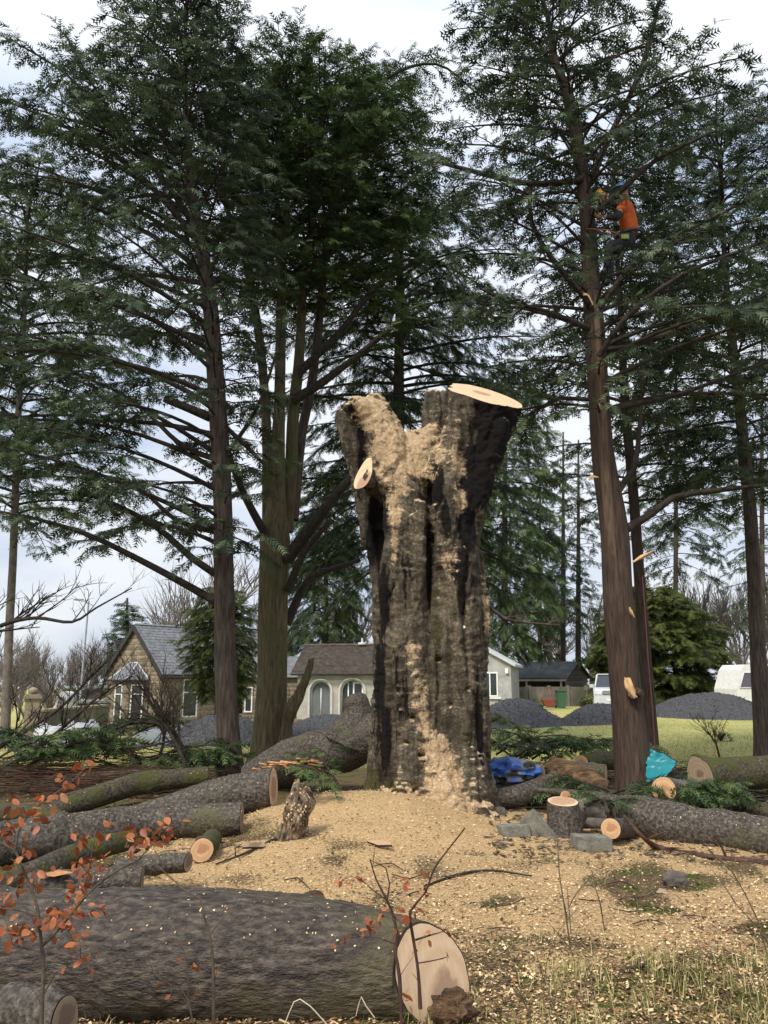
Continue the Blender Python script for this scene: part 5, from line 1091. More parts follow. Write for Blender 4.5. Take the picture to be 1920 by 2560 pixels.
# --- rendered bungalow wing with two arches
M['render'] = nmat('pale_roughcast', [(.3, (.34, .32, .27)), (.6, (.46, .44, .38)), (.8, (.55, .53, .47))], 2.5, bs=.5, bscale=60)
M['render_grey'] = nmat('grey_roughcast', [(.3, (.26, .26, .255)), (.6, (.40, .40, .39)), (.8, (.50, .50, .49))], 2.2, bs=.5, bscale=60)
M['pantile'] = nmat('brown_concrete_tile', [(.3, (.045, .036, .030)), (.55, (.095, .078, .065)), (.75, (.16, .13, .11))], 4, bs=.3, bscale=30)
YB = 45.5; A0 = P(742, 1790, YB); A1 = P(1030, 1790, YB - 1.0); A0[2] = A1[2] = -.50; LB = np.linalg.norm(A1 - A0); angB = math.atan2(A1[1] - A0[1], A1[0] - A0[0])
bun = thing('bungalow', A0, 'cream rendered bungalow wing with two arched openings and brown tiled roof', 'bungalow', rz=angB); HBW = 2.55
kx = LB / (1030 - 742)
arcs = [((775 - 742) * kx - 0, (828 - 742) * kx), ((852 - 742) * kx, (912 - 742) * kx)]; ZA, RA = 1.45, None
wm_ = MB(); N_ = 220; xs_ = np.linspace(0, LB, N_ + 1)
def atop(x):
    for a, b_ in arcs:
        if a < x < b_:
            c = (a + b_) / 2; r_ = (b_ - a) / 2; return ZA + math.sqrt(max(0, r_ * r_ - (x - c) ** 2)) * 1.05
    return 0.0
for i_ in range(N_):
    a, b_ = xs_[i_], xs_[i_ + 1]; h0, h1 = atop(a), atop(b_); hm = atop((a + b_) / 2)
    if hm == 0: h0 = h1 = 0
    wm_.add([(a, 0, h0), (b_, 0, h1), (b_, 0, HBW), (a, 0, HBW), (a, .3, h0), (b_, .3, h1)], [(0, 1, 2, 3), (4, 5, 1, 0)])
wm_.box((LB / 2, 3.2, HBW / 2), (LB - .02, 5.0, HBW - .02)); mk('wall', wm_, M['render'], bun, smooth=False, local=True)
for k, (a, b_) in enumerate(arcs):
    c = (a + b_) / 2; r_ = (b_ - a) / 2; tb = MB(); th = np.linspace(0, math.pi, 24); pts = [(b_ + .05, -.03, .06)] + [(c + (r_ + .05) * math.cos(q), -.03, ZA + (r_ + .05) * 1.05 * math.sin(q)) for q in th] + [(a - .05, -.03, .06)]
    tb.tube(pts, [.075] * len(pts), 6); mk('arch_trim', tb, plain('cream_arch_trim', (.58, .56, .50)), bun, local=True)
    fr = MB(); gp = [(c + (r_ - .04) * math.cos(q), .15, ZA + (r_ - .04) * 1.05 * math.sin(q)) for q in th] + [(a + .04, .15, .12), (b_ - .04, .15, .12)]
    fr.tube(gp + [gp[0]], [.045] * (len(gp) + 1), 5)
    if k: fr.box((c + .05, .13, 1.0), (.08, .06, 1.9)); fr.box((c + .55, .13, 1.0), (.08, .06, 1.9)); fr.box((c + .3, .13, 1.95), (.6, .06, .10)); fr.box((c - .25, .13, 1.0), (.06, .06, 1.9))
    else: fr.box((c, .14, .9), (.05, .05, 1.5))
    w_ = mk('window', fr, M['pvc'], bun, local=True); pn = MB(); pn.add(gp, np.arange(len(gp))[None, :]); mk('pane', pn, plain('pale_reflecting_glass', (.16, .17, .17), .1, spec=.7) if k == 0 else M['glass'], w_, smooth=False, local=True)
rt = MB(); nxr, nyr = 150, 15; al2 = R(30); SL2 = 3.3
gx = np.linspace(-.3, LB + .4, nxr * 2); V = []; F = []
for j_ in range(nyr):
    for e_ in (0, 1):
        s_ = (j_ + e_ * .999) / nyr * SL2; lift = .045 * (1 - e_)
        for i_, x in enumerate(gx): V.append((x, -.35 + s_ * math.cos(al2), HBW - .12 + s_ * math.sin(al2) + lift + .025 * math.cos(i_ * math.pi * .5 + .3)))
K = len(gx)
for j_ in range(2 * nyr - 1):
    for i_ in range(K - 1): F.append((j_ * K + i_, j_ * K + i_ + 1, (j_ + 1) * K + i_ + 1, (j_ + 1) * K + i_))
rt.add(V, F); rt.add([(-.3, 5.6, HBW - .1), (LB + .4, 5.6, HBW - .1), (LB + .4, -.35 + SL2 * math.cos(al2), HBW - .12 + SL2 * math.sin(al2)), (-.3, -.35 + SL2 * math.cos(al2), HBW - .12 + SL2 * math.sin(al2))], [(0, 1, 2, 3)])
rt.add([(0, .72, HBW), (0, 5.6, HBW), (0, 2.5, HBW + 1.45)], [(0, 1, 2)])
mk('roof_tiles', rt, M['pantile'], bun, smooth=False, local=True, kind='stuff')
rr_ = MB(); rr_.tube([(-.3, -.35 + SL2 * math.cos(al2), HBW - .1 + SL2 * math.sin(al2)), (LB + .4, -.35 + SL2 * math.cos(al2), HBW - .1 + SL2 * math.sin(al2))], [.10, .10], 8); mk('ridge', rr_, M['pantile'], bun, local=True)
gg = MB(); gg.tube([(-.3, -.42, HBW - .14), (LB + .3, -.42, HBW - .14)], [.06, .06], 8); mk('gutter', gg, M['dark_timber'], bun, local=True)
vt = MB(); xv = (886 - 742) * kx; vt.box((xv, 2.4, HBW + 1.62), (.42, .3, .16)); vt.tube([(xv, 2.4, HBW + 1.6), (xv, 2.4, HBW + 1.95)], [.07, .06], 8); mk('roof_vent', vt, M['lead'], bun, local=True)
# low stone link between cottage and bungalow
lk = P(605, 1800, 47); lk[2] = -1.1; link = thing('stone_annex', lk, 'rubble stone annex with a small slate roof between cottage and bungalow', 'annex', rz=R(6)); mb = MB(); mb.box((1.7, 2, 1.45), (3.4, 4, 2.9)); lw = mk('wall', mb, M['mortar'], link, smooth=False, local=True)
stones(lw, (0, 0, 0), (1, 0, 0), 3.4, 2.9, [], ch=.24, lens=(.22, .5)); mb = MB(); mb.add([(-.2, -.25, 2.85), (3.6, -.25, 2.85), (3.6, 2, 4.1), (-.2, 2, 4.1), (3.6, 4.2, 2.85), (-.2, 4.2, 2.85)], [(0, 1, 2, 3), (3, 2, 4, 5)]); mk('roof', mb, M['slate'], link, smooth=False, local=True)
window(link, (0, 0, 0), (1, 0, 0), .1, .55, .9, 2.3, out=.06)
# rendered gable end right of the stump
E0 = P(1130, 1800, 45); E1 = P(1281, 1800, 44.2); E0[2] = E1[2] = -.2; LE = np.linalg.norm(E1 - E0); ge = thing('rendered_house', E0, 'grey roughcast house end with white window, just right of the stump', 'house', rz=math.atan2(E1[1] - E0[1], E1[0] - E0[0])); kz = 44.4 * CP / F0
mb = MB(); h1 = 2.62; mb.add([(0, 0, 0), (LE, 0, 0), (LE, 0, h1), (0, 0, h1 + 1.75), (0, 5, 0), (LE, 5, 0), (LE, 5, h1), (0, 5, h1 + 1.75)], [(0, 1, 2, 3), (1, 5, 6, 2), (5, 4, 7, 6)]); mk('wall', mb, M['render_grey'], ge, smooth=False, local=True)
mb = MB(); mb.add([(LE + .25, -.2, h1 - .12), (LE + .25, 5.2, h1 - .12), (0, 5.2, h1 + 1.82), (0, -.2, h1 + 1.82), (LE + .25, -.2, h1 + .02), (LE + .25, 5.2, h1 + .02), (0, 5.2, h1 + 1.96), (0, -.2, h1 + 1.96)], [(4, 5, 6, 7), (0, 3, 2, 1), (0, 4, 7, 3), (0, 1, 5, 4)]); mk('roof', mb, M['lead'], ge, smooth=False, local=True)
ke = LE / (1281 - 1130); window(ge, (0, 0, 0), (1, 0, 0), (1196 - 1130) * ke, (1248 - 1130) * ke, .92, 2.22, mull=[(1228 - 1130) * ke], out=.03); mb = MB(); mb.box(((1222 - 1130) * ke, -.05, .85), (1.4, .14, .08)); mk('window_sill', mb, M['pvc'], ge, smooth=False, local=True)
mb = MB(); mb.box(((1271 - 1130) * ke, -.06, 2.28), (.16, .12, .26)); mk('alarm_box', mb, M['pvc'], ge, smooth=False, local=True)

# --- timber shed
M['board'] = nmat('weathered_board', [(.3, (.22, .18, .16)), (.5, (.48, .42, .38)), (.75, (.66, .60, .55))], 5, (.4, 1, 3), bs=.5, vary=.4)
M['felt'] = nmat('grey_felt_roof', [(.3, (.07, .078, .08)), (.6, (.125, .135, .138)), (.8, (.22, .23, .23))], 1.6, bs=.3)
GA = P(1442, 1700, 55); GA[2] = 0; th_ = R(-32)   # gable centre
shed = thing('timber_shed', GA, 'old open fronted timber shed with grey felt roof and weathered board gable', 'shed', rz=R(148))
# local: x = back along the ridge, y = across the gable
zr = P(1441, 1656, 55)[2]; ze = P(1441, 1692, 55)[2]; WS = 4.4; LSd = 5.6
mb = MB(); mb.add([(0.05, -WS / 2, 0), (0.05, WS / 2, 0), (.05, WS / 2, ze), (.05, 0, zr - .05), (.05, -WS / 2, ze)], [(0, 1, 2, 3, 4)]); mb.add([(.05, -WS / 2, 0), (LSd, -WS / 2, 0), (LSd, -WS / 2, ze), (.05, -WS / 2, ze)], [(0, 1, 2, 3)]); mb.add([(LSd, -WS / 2, 0), (LSd, WS / 2, 0), (LSd, WS / 2, ze), (LSd, -WS / 2, ze)], [(0, 1, 2, 3)])
mb.add([(.05, WS / 2 - .6, 0), (LSd, WS / 2 - .6, 0), (LSd, WS / 2 - .6, ze), (.05, WS / 2 - .6, ze)], [(0, 1, 2, 3)]); mk('frame', mb, M['dark_timber'], shed, smooth=False, local=True)
z = ze - 1.5
while z < zr - .1:
    hw = WS / 2 if z < ze else WS / 2 * (zr - z - .06) / (zr - ze)
    b2 = MB(); b2.box((.0 + rnd.uniform(-.008, .008), rnd.uniform(-.02, .02), z + .085), (.035, max(.2, hw * 2), .155), ax=rot(0, R(-6), 0).T); mk('board', b2, M['board'], shed, smooth=False, local=True); z += .175
rs = math.atan2(zr - ze, WS / 2)
for s_ in (1, -1):
    mb = MB(); v = [(-.25, 0, zr), (LSd + .2, 0, zr), (LSd + .2, s_ * (WS / 2 + .3), ze - .3 * math.tan(rs)), (-.25, s_ * (WS / 2 + .3), ze - .3 * math.tan(rs))]; mb.add(v + [(a, b_, c + .08) for a, b_, c in v], [(4, 5, 6, 7), (3, 2, 1, 0), (0, 4, 7, 3), (2, 3, 7, 6)] ); mk('roof', mb, M['felt'], shed, smooth=False, local=True)
for k in range(3):
    mb = MB(); mb.box((.3 + k * 2.4, WS / 2 + .02, ze / 2), (.12, .12, ze)); mk('post', mb, M['board'], shed, smooth=False, local=True)
mb = MB(); mb.box((LSd / 2, WS / 2 + .22, ze - .22), (LSd + .3, .04, .14)); mk('fascia', mb, M['board'], shed, smooth=False, local=True)
# --- concrete boundary wall with posts
M['wallc'] = nmat('stained_concrete', [(.3, (.075, .07, .055)), (.5, (.15, .14, .11)), (.75, (.25, .235, .19))], 1.6, (1, 1, .5), bs=.4, extra=[((.10, .115, .06), 1.3, .5, .62), ((.12, .07, .045), 1.1, .56, .68)])
Wa = P(1276, 1770, 50); Wb = P(1560, 1770, 52); Wa[2] = Wb[2] = -.1; LW = np.linalg.norm(Wb - Wa); wl = thing('boundary_wall', Wa, 'stained concrete panel wall running behind the bin and the silver car', 'wall', rz=math.atan2(Wb[1] - Wa[1], Wb[0] - Wa[0])); HWL = P(1417, 1717, 51)[2] + .1
npn = 6
for k in range(npn):
    mb = MB(); mb.box(((k + .5) * LW / npn, 0, HWL / 2), (LW / npn - .16, .10, HWL + .01 * (k % 3))); mk('panel', mb, M['wallc'], wl, smooth=False, local=True)
    mb = MB(); mb.box((k * LW / npn, -.02, HWL / 2 + .04), (.15, .2, HWL + .08)); mk('post', mb, M['conc'], wl, smooth=False, local=True)
for k in range(6):
    px = 1360 + k * 6.4; a = P(px + 10, 1772, 48.6); a[2] = -.05; b_ = P(px - 2 + (k % 3), 1719 + (k % 2) * 3, 49.6); m2 = MB(); dd = unit(b_ - a); zz = dd; xx = unit(cross((0, 1., 0), zz)); yy = cross(zz, xx)
    m2.box((a + b_) / 2, (.15, .035, np.linalg.norm(b_ - a)), ax=np.array([xx, yy, zz])); mk('plank', m2, nmat('old_plank%d' % k, [(.3, (.07, .05, .04)), (.7, (.16 + .02 * (k % 3), .12, .095))], 6, (1, 1, .3), bs=.4), label='brown plank leaning on the concrete wall beside the green bin', cat='plank', group='planks leaning on the wall')

# ------------------------------------------------------------------ gravel heaps
M['gravel'] = nmat('dark_stone_chippings', [(.36, (.022, .022, .025)), (.5, (.060, .060, .064)), (.66, (.12, .12, .125))], 22, bs=1, bd=.09, bscale=9, detail=9, rough=.75)
def heap(label, x0, x1, foot, crest, ry, prof=1.0, skew=0, Y=None, rough=.05):
    mx_ = (x0 + x1) / 2; Yf = Y or G(mx_, foot)[1]; Yc = Yf + ry; a = P(x0, foot, Yc)[0]; b_ = P(x1, foot, Yc)[0]; c = np.array(((a + b_) / 2, Yc, g1((a + b_) / 2, Yc))); rx = (b_ - a) / 2; H = P(mx_, crest, Yc)[2] - c[2]
    n = 110; gx, gy = np.meshgrid(np.linspace(-1.08, 1.08, n), np.linspace(-1.08, 1.08, 70)); d = np.sqrt(gx ** 2 + gy ** 2); X = c[0] + gx * rx; Y_ = c[1] + gy * ry
    q = np.stack([X, Y_, X * 0], -1); d2 = np.sqrt((gx - skew * (1 - d)) ** 2 + gy ** 2) + .10 * fbm(q * .5, 3); d2 = np.maximum(d2, 0)
    h = H * (1 - sstep(.0, 1.0, d2 ** prof)); h = h * (1 + .10 * fbm(q * .8, 3)) + (rough * fbm(q * 2.5, 3) + .02 * vn(q * 9)) * sstep(1.05, .8, d2) - .08 * sstep(.9, 1.08, d2)
    V = np.stack([X, Y_, gh(X, Y_) + h - .02], -1).reshape(-1, 3); m_ = gx.shape[0]; i_ = np.arange(m_ - 1)[:, None] * n; j_ = np.arange(n - 1)[None, :]; F = np.stack([i_ + j_, i_ + j_ + 1, i_ + n + j_ + 1, i_ + n + j_], -1).reshape(-1, 4)
    mb = MB(); mb.add(V, F)
    # loose stones lying on it
    nS = 1500; k_ = nr.integers(0, len(V), nS); pp = V[k_] + nr.normal(0, .05, (nS, 3)) * (1, 1, 0) + (0, 0, .01); u = nr.normal(0, 1, (nS, 3)); u /= np.linalg.norm(u, axis=1)[:, None]; v_ = cross(u, nr.normal(0, 1, (nS, 3))); v_ /= np.linalg.norm(v_, axis=1)[:, None]; s_ = nr.uniform(.015, .045, nS)[:, None]
    w_ = cross(u, v_); Q = np.stack([pp + u * s_, pp + v_ * s_ * .7, pp - u * s_, pp - v_ * s_ * .7, pp + w_ * s_ * .7, pp - w_ * s_ * .6], 1).reshape(-1, 3); b0 = np.arange(nS)[:, None] * 6
    for f in ((0, 1, 4), (1, 2, 4), (2, 3, 4), (3, 0, 4)): mb.add(Q, (b0 + np.array([f])) ) if f == (0, 1, 4) else mb.F.append(b0 + np.array([f]) + mb.n - len(Q))
    mk('gravel_heap', mb, M['gravel'], smooth=False, label=label, cat='gravel heap')
heap('dark stone chipping heap directly right of the stump', 1130, 1440, 1824, 1746, 3.0, 1.1)
heap('low dark chipping heap in front of the silver car', 1375, 1640, 1815, 1760, 2.4, 1.2, rough=.1)
heap('biggest dark chipping heap with smooth dome at the right', 1590, 1960, 1802, 1729, 4.2, 1.25)
heap('flat topped dark chipping heap in front of the cottage', 405, 690, 1866, 1788, 2.6, 2.2)
heap('dark chipping heap below the arched windows', 640, 930, 1850, 1791, 2.6, 1.5)

# ------------------------------------------------------------------ silver car
CR = P(1533, 1768, 42.0); CR[2] = g1(CR[0], CR[1]); car = thing('parked_car', CR, 'silver off road car parked behind the gravel heaps, half hidden by the climbed tree', 'car', rz=R(-16))
# local: x across, y backwards, front at y=0
M['silver'] = plain('silver_paint', (.52, .54, .57), .25, spec=.6); M['blackp'] = plain('black_plastic', (.02, .02, .022), .5); M['tyre'] = plain('tyre_rubber', (.018, .018, .018), .85)
def hull(sections, name, mat, parent, smooth=True):
    """loft through cross sections: (y, half width, z0, z1, corner)"""
    V = []; 
    for (y, hw, z0, z1, c) in sections:
        V += [(-hw, y, z0), (-hw, y, z1 - c), (-hw + c, y, z1), (hw - c, y, z1), (hw, y, z1 - c), (hw, y, z0)]
    F = []
    for k in range(len(sections) - 1):
        for i_ in range(6): a = k * 6 + i_; b_ = k * 6 + (i_ + 1) % 6; F.append((a, a + 6, b_ + 6, b_))
    mb = MB(); mb.add(V, F); mb.add(V[:6], [(0, 1, 2, 3, 4, 5)]); mb.add(V[-6:], [(5, 4, 3, 2, 1, 0)]); return mk(name, mb, mat, parent, smooth=False, local=True)
hull([(-.02, .80, .42, .98, .05), (.05, .93, .36, 1.12, .08), (.4, .96, .34, 1.17, .06), (1.35, .97, .34, 1.22, .05), (4.6, .97, .36, 1.24, .05), (4.8, .93, .40, 1.20, .08)], 'body', M['silver'], car)
hull([(1.25, .86, 1.2, 1.24, .02), (1.85, .78, 1.2, 1.80, .06), (2.4, .77, 1.2, 1.86, .06), (4.55, .77, 1.2, 1.86, .06), (4.72, .82, 1.2, 1.26, .02)], 'cabin', M['glass'], car)
mb = MB(); mb.box((0, 3.2, 1.875), (1.5, 2.7, .06))
for s_ in (-1, 1):
    mb.tube([(s_ * .88, 1.22, 1.22), (s_ * .76, 1.86, 1.84)], [.045, .045], 6)
    for y in (2.6, 3.6, 4.62): mb.box((s_ * .80, y, 1.54), (.08, .10, .62))
mk('roof', mb, M['silver'], car, smooth=False, local=True)
mb = MB(); mb.box((0, -.03, .95), (.98, .06, .20)); gr_ = mk('grille', mb, M['blackp'], car, smooth=False, local=True)
for k in range(3): m2 = MB(); m2.box((0, -.07, .89 + .06 * k), (.94, .02, .022)); mk('grille_bar', m2, M['silver'], gr_, smooth=False, local=True)
for s_ in (-1, 1):
    mb = MB(); mb.box((s_ * .70, -.01, .95), (.34, .08, .20)); mk('headlight', mb, plain('headlight_glass%d' % s_, (.7, .72, .75), .1), car, smooth=False, local=True)
    mb = MB(); mb.box((s_ * 1.06, 1.45, 1.27), (.22, .10, .17)); mk('mirror', mb, M['silver'], car, smooth=False, local=True)
    for y in (.85, 3.85):
        mb = MB(); mb.tube([(s_ * .72, y, .38), (s_ * .98, y, .38)], [.38, .38], 24); wh = mk('wheel', mb, M['tyre'], car, local=True); mb = MB(); mb.tube([(s_ * .97, y, .38), (s_ * 1.0, y, .38)], [.25, .22], 12); mk('rim', mb, M['silver'], wh, local=True)
mb = MB(); mb.box((0, -.06, .50), (1.86, .14, .30)); mk('bumper', mb, M['silver'], car, smooth=False, local=True); mb = MB(); mb.box((0, -.10, .32), (1.5, .10, .12)); mk('lower_grille', mb, M['blackp'], car, smooth=False, local=True)
mb = MB(); mb.box((0, -.145, .58), (.52, .015, .115)); mk('number_plate', mb, plain('number_plate_white', (.78, .78, .74)), car, smooth=False, local=True)
# ------------------------------------------------------------------ caravan at the right edge
KV = P(1845, 1768, 43); KV[2] = g1(KV[0], KV[1]); kv = thing('caravan', KV, 'white caravan with slanted front window at the right edge behind the gravel', 'caravan', rz=R(8))
prof = [(.0, .45), (.02, 1.15), (.38, 2.15), (.62, 2.42), (3.6, 2.50), (6.0, 2.45), (6.15, 1.4), (6.1, .45)]; n = len(prof); V = [(x, 0, z) for x, z in prof] + [(x, 2.2, z) for x, z in prof]
mb = MB(); mb.add(V, [(i_, i_ + n, (i_ + 1) % n + n, (i_ + 1) % n) for i_ in range(n)]); mb.add(V[:n], [tuple(range(n))]); mb.add(V[n:], [tuple(range(n))[::-1]]); mk('body', mb, plain('cream_white_gelcoat', (.72, .72, .69), .35), kv, smooth=False, local=True)
mb = MB(); mb.add([(.20, -.012, 1.22), (1.25, -.012, 1.22), (1.3, -.012, 2.0), (.50, -.012, 2.0)], [(0, 1, 2, 3)]); wn = mk('window', mb, plain('tinted_caravan_window', (.12, .10, .13), .1), kv, smooth=False, local=True)
mb = MB(); fr_ = [(.20, -.02, 1.22), (1.25, -.02, 1.22), (1.3, -.02, 2.0), (.50, -.02, 2.0), (.20, -.02, 1.22)]; mb.tube(fr_, [.03] * 5, 5); mk('window_frame', mb, plain('pale_rubber', (.6, .6, .6)), wn, local=True)
mb = MB(); mb.add([(1.78, -.012, 1.1), (2.2, -.012, 1.1), (2.3, -.012, 2.35), (1.85, -.012, 2.35)], [(0, 1, 2, 3)]); mk('red_stripe', mb, plain('red_stripe', (.38, .04, .04)), kv, smooth=False, local=True)
mb = MB(); mb.tube([(3.0, .05, .35), (3.0, .3, .35)], [.34, .34], 20); mk('wheel', mb, M['tyre'], kv, local=True)
mb = MB(); mb.box((2.05, 1.1, 2.62), (.7, .7, .18)); mk('roof_vent', mb, plain('vent_white', (.75, .75, .75)), kv, smooth=False, local=True)
# ------------------------------------------------------------------ wheelie bin, tub
WB = P(1403, 1768, 47.5); WB[2] = -.02; bn = thing('wheelie_bin', WB, 'green wheelie bin beside the leaning planks', 'bin', rz=R(5)); M['bing'] = plain('green_plastic', (.05, .13, .07), .5)
mb = MB(); mb.add([(-.20, -.22, .05), (.20, -.22, .05), (.20, .22, .05), (-.20, .22, .05), (-.26, -.3, .98), (.26, -.3, .98), (.26, .3, .98), (-.26, .3, .98)], [(0, 1, 5, 4), (1, 2, 6, 5), (2, 3, 7, 6), (3, 0, 4, 7), (3, 2, 1, 0)]); mk('body', mb, M['bing'], bn, smooth=False, local=True)
mb = MB(); mb.box((0, .0, 1.02), (.58, .68, .06)); mb.tube([(-.22, .36, 1.0), (.22, .36, 1.0)], [.03, .03], 6); mk('lid', mb, M['bing'], bn, smooth=False, local=True)
for s_ in (-1, 1): mb = MB(); mb.tube([(s_ * .22, .24, .1), (s_ * .27, .24, .1)], [.1, .1], 12); mk('wheel', mb, M['tyre'], bn, local=True)
TB = P(1371, 1772, 46); tb = thing('wheelbarrow', (TB[0], TB[1], -.1), 'small red barrow behind the gravel heaps by the leaning planks', 'barrow'); mb = MB(); mb.add([(-.22, -.2, .3), (.22, -.2, .3), (.22, .2, .3), (-.22, .2, .3), (-.36, -.3, .62), (.34, -.3, .62), (.34, .3, .62), (-.36, .3, .62)], [(0, 1, 5, 4), (1, 2, 6, 5), (2, 3, 7, 6), (3, 0, 4, 7), (3, 2, 1, 0)]); mk('tray', mb, plain('red_barrow', (.30, .07, .04)), tb, smooth=False, local=True)
mb = MB(); mb.tube([(-.5, 0, .2), (.5, .2, .55)], [.02, .02], 6); mb.tube([(-.5, 0, .2), (.5, -.2, .55)], [.02, .02], 6); mk('handles', mb, M['blackp'], tb, local=True); mb = MB(); mb.tube([(-.45, -.04, .18), (-.45, .04, .18)], [.18, .18], 14); mk('wheel', mb, M['tyre'], tb, local=True)
# ------------------------------------------------------------------ bulk bags
m, t, b = newmat('woven_bag'); v = coords(t, (1, 1, 1)); n1 = noise(t, coords(t, (.6, .6, 5)), 2.5, 3, .5, 1.2); r_ = ramp(t, [(.50, (.62, .63, .65)), (.56, (.62, .63, .65)), (.60, (.16, .20, .42)), (.66, (.62, .63, .65))]); t.links.new(n1.outputs[0], r_.inputs[0])
n2 = noise(t, v, 3, 5); c = mixc(t, mth(t, 'MULTIPLY', n2.outputs[0], .5), r_.outputs[0], (.42, .42, .42)); t.links.new(c, b.inputs['Base Color']); b.inputs['Roughness'].default_value = .6; bump(t, b, n2.outputs[0], .6, .08); M['bag'] = m
def bulkbag(label, px, foot, Y, s_=.95, h=.9, full=True, seed=0, rz=.2):
    c = P(px, foot, Y); c[2] = g1(c[0], c[1]); root = thing('bulk_bag', c, label, 'bulk bag', 'woven bulk bags of material', rz); n = 9; V = []; F = []
    rings = [(0, .96), (.1, 1.03), (.35, 1.1), (.6, 1.08), (.85, 1.0), (1.0, .94), (.93, .82), (.72 if not full else .88, .5), (.70 if not full else .9, .1)]
    K = 32
    for z, w_ in rings:
        for k in range(K):
            a = k / K * 2 * math.pi; sx_, sy_ = math.cos(a), math.sin(a); q = max(abs(sx_), abs(sy_)) ** .75; V.append((sx_ / q * w_ * s_ / 2, sy_ / q * w_ * s_ / 2, z * h))
    V = np.array(V); V = V + (fbm(V * 3.2 + seed * 7, 3)[:, None]) * np.array((.09, .09, .07)) * (V[:, 2:3] > .02)
    for r_ in range(len(rings) - 1):
        for k in range(K): a = r_ * K + k; b_ = r_ * K + (k + 1) % K; F.append((a, b_, b_ + K, a + K))
    mb = MB(); mb.add(V, F); mk('bag', mb, M['bag'], root, local=True)
    for sx_, sy_ in ((1, 1), (1, -1), (-1, 1), (-1, -1)):
        x, y = sx_ * s_ * .42, sy_ * s_ * .42; m2 = MB(); m2.tube([(x, y, h * .9), (x * .9, y * .9, h * 1.12), (x * .6, y * .75, h * 1.10), (x * .45, y * .95, h * .9)], [.02] * 4, 5); mk('loop', m2, plain('bag_loop', (.6, .6, .62)), root, local=True)
bulkbag('full white bulk bag with blue print at the far left, left one of the pair', 128, 1858, 30, 1.1, .95, True, 1)
bulkbag('full white bulk bag with blue print at the far left, right one of the pair', 200, 1858, 29, 1.15, 1.0, True, 2, .35)
bulkbag('slack white bulk bag in front of the bay window', 375, 1850, 30.5, .95, .9, False, 3, .1)
bulkbag('open bulk bag with sagging rim, middle of the three before the cottage wall', 432, 1848, 31, 1.05, .95, False, 4, .5)
bulkbag('open bulk bag behind the flat topped gravel heap', 470, 1850, 33.5, .9, .95, False, 5, .3)
bulkbag('white sack lying below the left arched window', 783, 1806, 42, 1.0, .22, True, 6, .1)
# ------------------------------------------------------------------ gate pillar, walls, small structures at far left
GP = P(77, 1812, 33); GP[2] = g1(GP[0], GP[1]); gp = thing('gate_pillar', GP, 'square stone gate pillar with moulded cap and ball', 'gate pillar', rz=R(20)); hG = P(77, 1746, 33)[2] - GP[2]
mb = MB(); mb.box((0, 0, hG / 2), (.52, .52, hG)); mk('shaft', mb, dress, gp, smooth=False, local=True); mb = MB(); mb.box((0, 0, hG + .05), (.68, .68, .10)); mb.box((0, 0, hG + .13), (.56, .56, .07)); mk('cap', mb, dress, gp, smooth=False, local=True)
mb = MB(); th = np.linspace(0, math.pi, 9); mb.tube([(0, 0, hG + .16 + .14 * (1 - math.cos(a))) for a in th], [.02 + .15 * math.sin(a) for a in th], 14); mk('ball', mb, dress, gp, local=True)
def lowwall(label, pa, pb, ya, yb, top, foot, mat):
    a = P(pa, foot, ya); b_ = P(pb, foot, yb); a[2] = g1(a[0], a[1]) - .1; b_[2] = a[2]; L = np.linalg.norm(b_ - a); h = P(pb, top, yb)[2] - a[2]; r_ = thing('low_wall', a, label, 'wall', rz=math.atan2(b_[1] - a[1], b_[0] - a[0])); mb = MB(); mb.box((L / 2, 0, h / 2), (L, .4, h)); mk('wall', mb, M[mat], r_, smooth=False, local=True); mb = MB(); mb.box((L / 2, 0, h + .05), (L + .05, .5, .10)); mk('coping', mb, dress, r_, smooth=False, local=True)
lowwall('dark low garden wall between gate pillar and cottage', 98, 258, 34, 41, 1766, 1820, 'wallc')
ob = P(236, 1805, 47); ob[2] = -1.2; obn = thing('outbuilding', ob, 'low dark outbuilding hugging the left side of the cottage', 'outbuilding', rz=R(10)); mb = MB(); mb.box((0, 1.5, .75), (1.9, 3, 1.5)); mk('wall', mb, M['dark_timber'], obn, smooth=False, local=True); mb = MB(); mb.box((0, 1.5, 1.56), (2.1, 3.3, .12)); mk('roof', mb, M['slate'], obn, smooth=False, local=True)
ob = P(192, 1800, 58); ob[2] = -1.2; o2 = thing('carport', ob, 'flat roofed pale green carport far behind the garden wall', 'carport', rz=R(4)); hC = P(192, 1718, 58)[2] + 1.2; mb = MB(); mb.box((0, 1, hC), (1.7, 3, .16)); mk('roof', mb, plain('pale_green_sheet', (.36, .45, .44)), o2, smooth=False, local=True)
mb = MB(); mb.box((0, 1.2, hC - .5), (1.6, 2.4, .6)); mk('wall', mb, M['dark_timber'], o2, smooth=False, local=True)
for x, y in ((-.8, -.4), (.8, -.4)): mb = MB(); mb.box((x, y, hC / 2), (.1, .1, hC)); mk('post', mb, M['dark_timber'], o2, smooth=False, local=True)
ob = P(151, 1800, 52); ob[2] = -1.2; o3 = thing('trailer', ob, 'rounded white trailer showing above the garden wall', 'trailer', rz=R(10)); zt_ = P(151, 1729, 52)[2] + 1.2; th = np.linspace(0, math.pi, 14)
pts = [(-.42, 0.3)] + [(-.42 * math.cos(a), zt_ - .55 + .55 * math.sin(a)) for a in th] + [(.42, .3)]; n = len(pts); V = [(x, 0, z) for x, z in pts] + [(x, 2.5, z) for x, z in pts]; mb = MB(); mb.add(V, [(i_, i_ + n, (i_ + 1) % n + n, (i_ + 1) % n) for i_ in range(n)]); mb.add(V[:n], [tuple(range(n))]); mb.add(V[n:], [tuple(range(n))[::-1]])
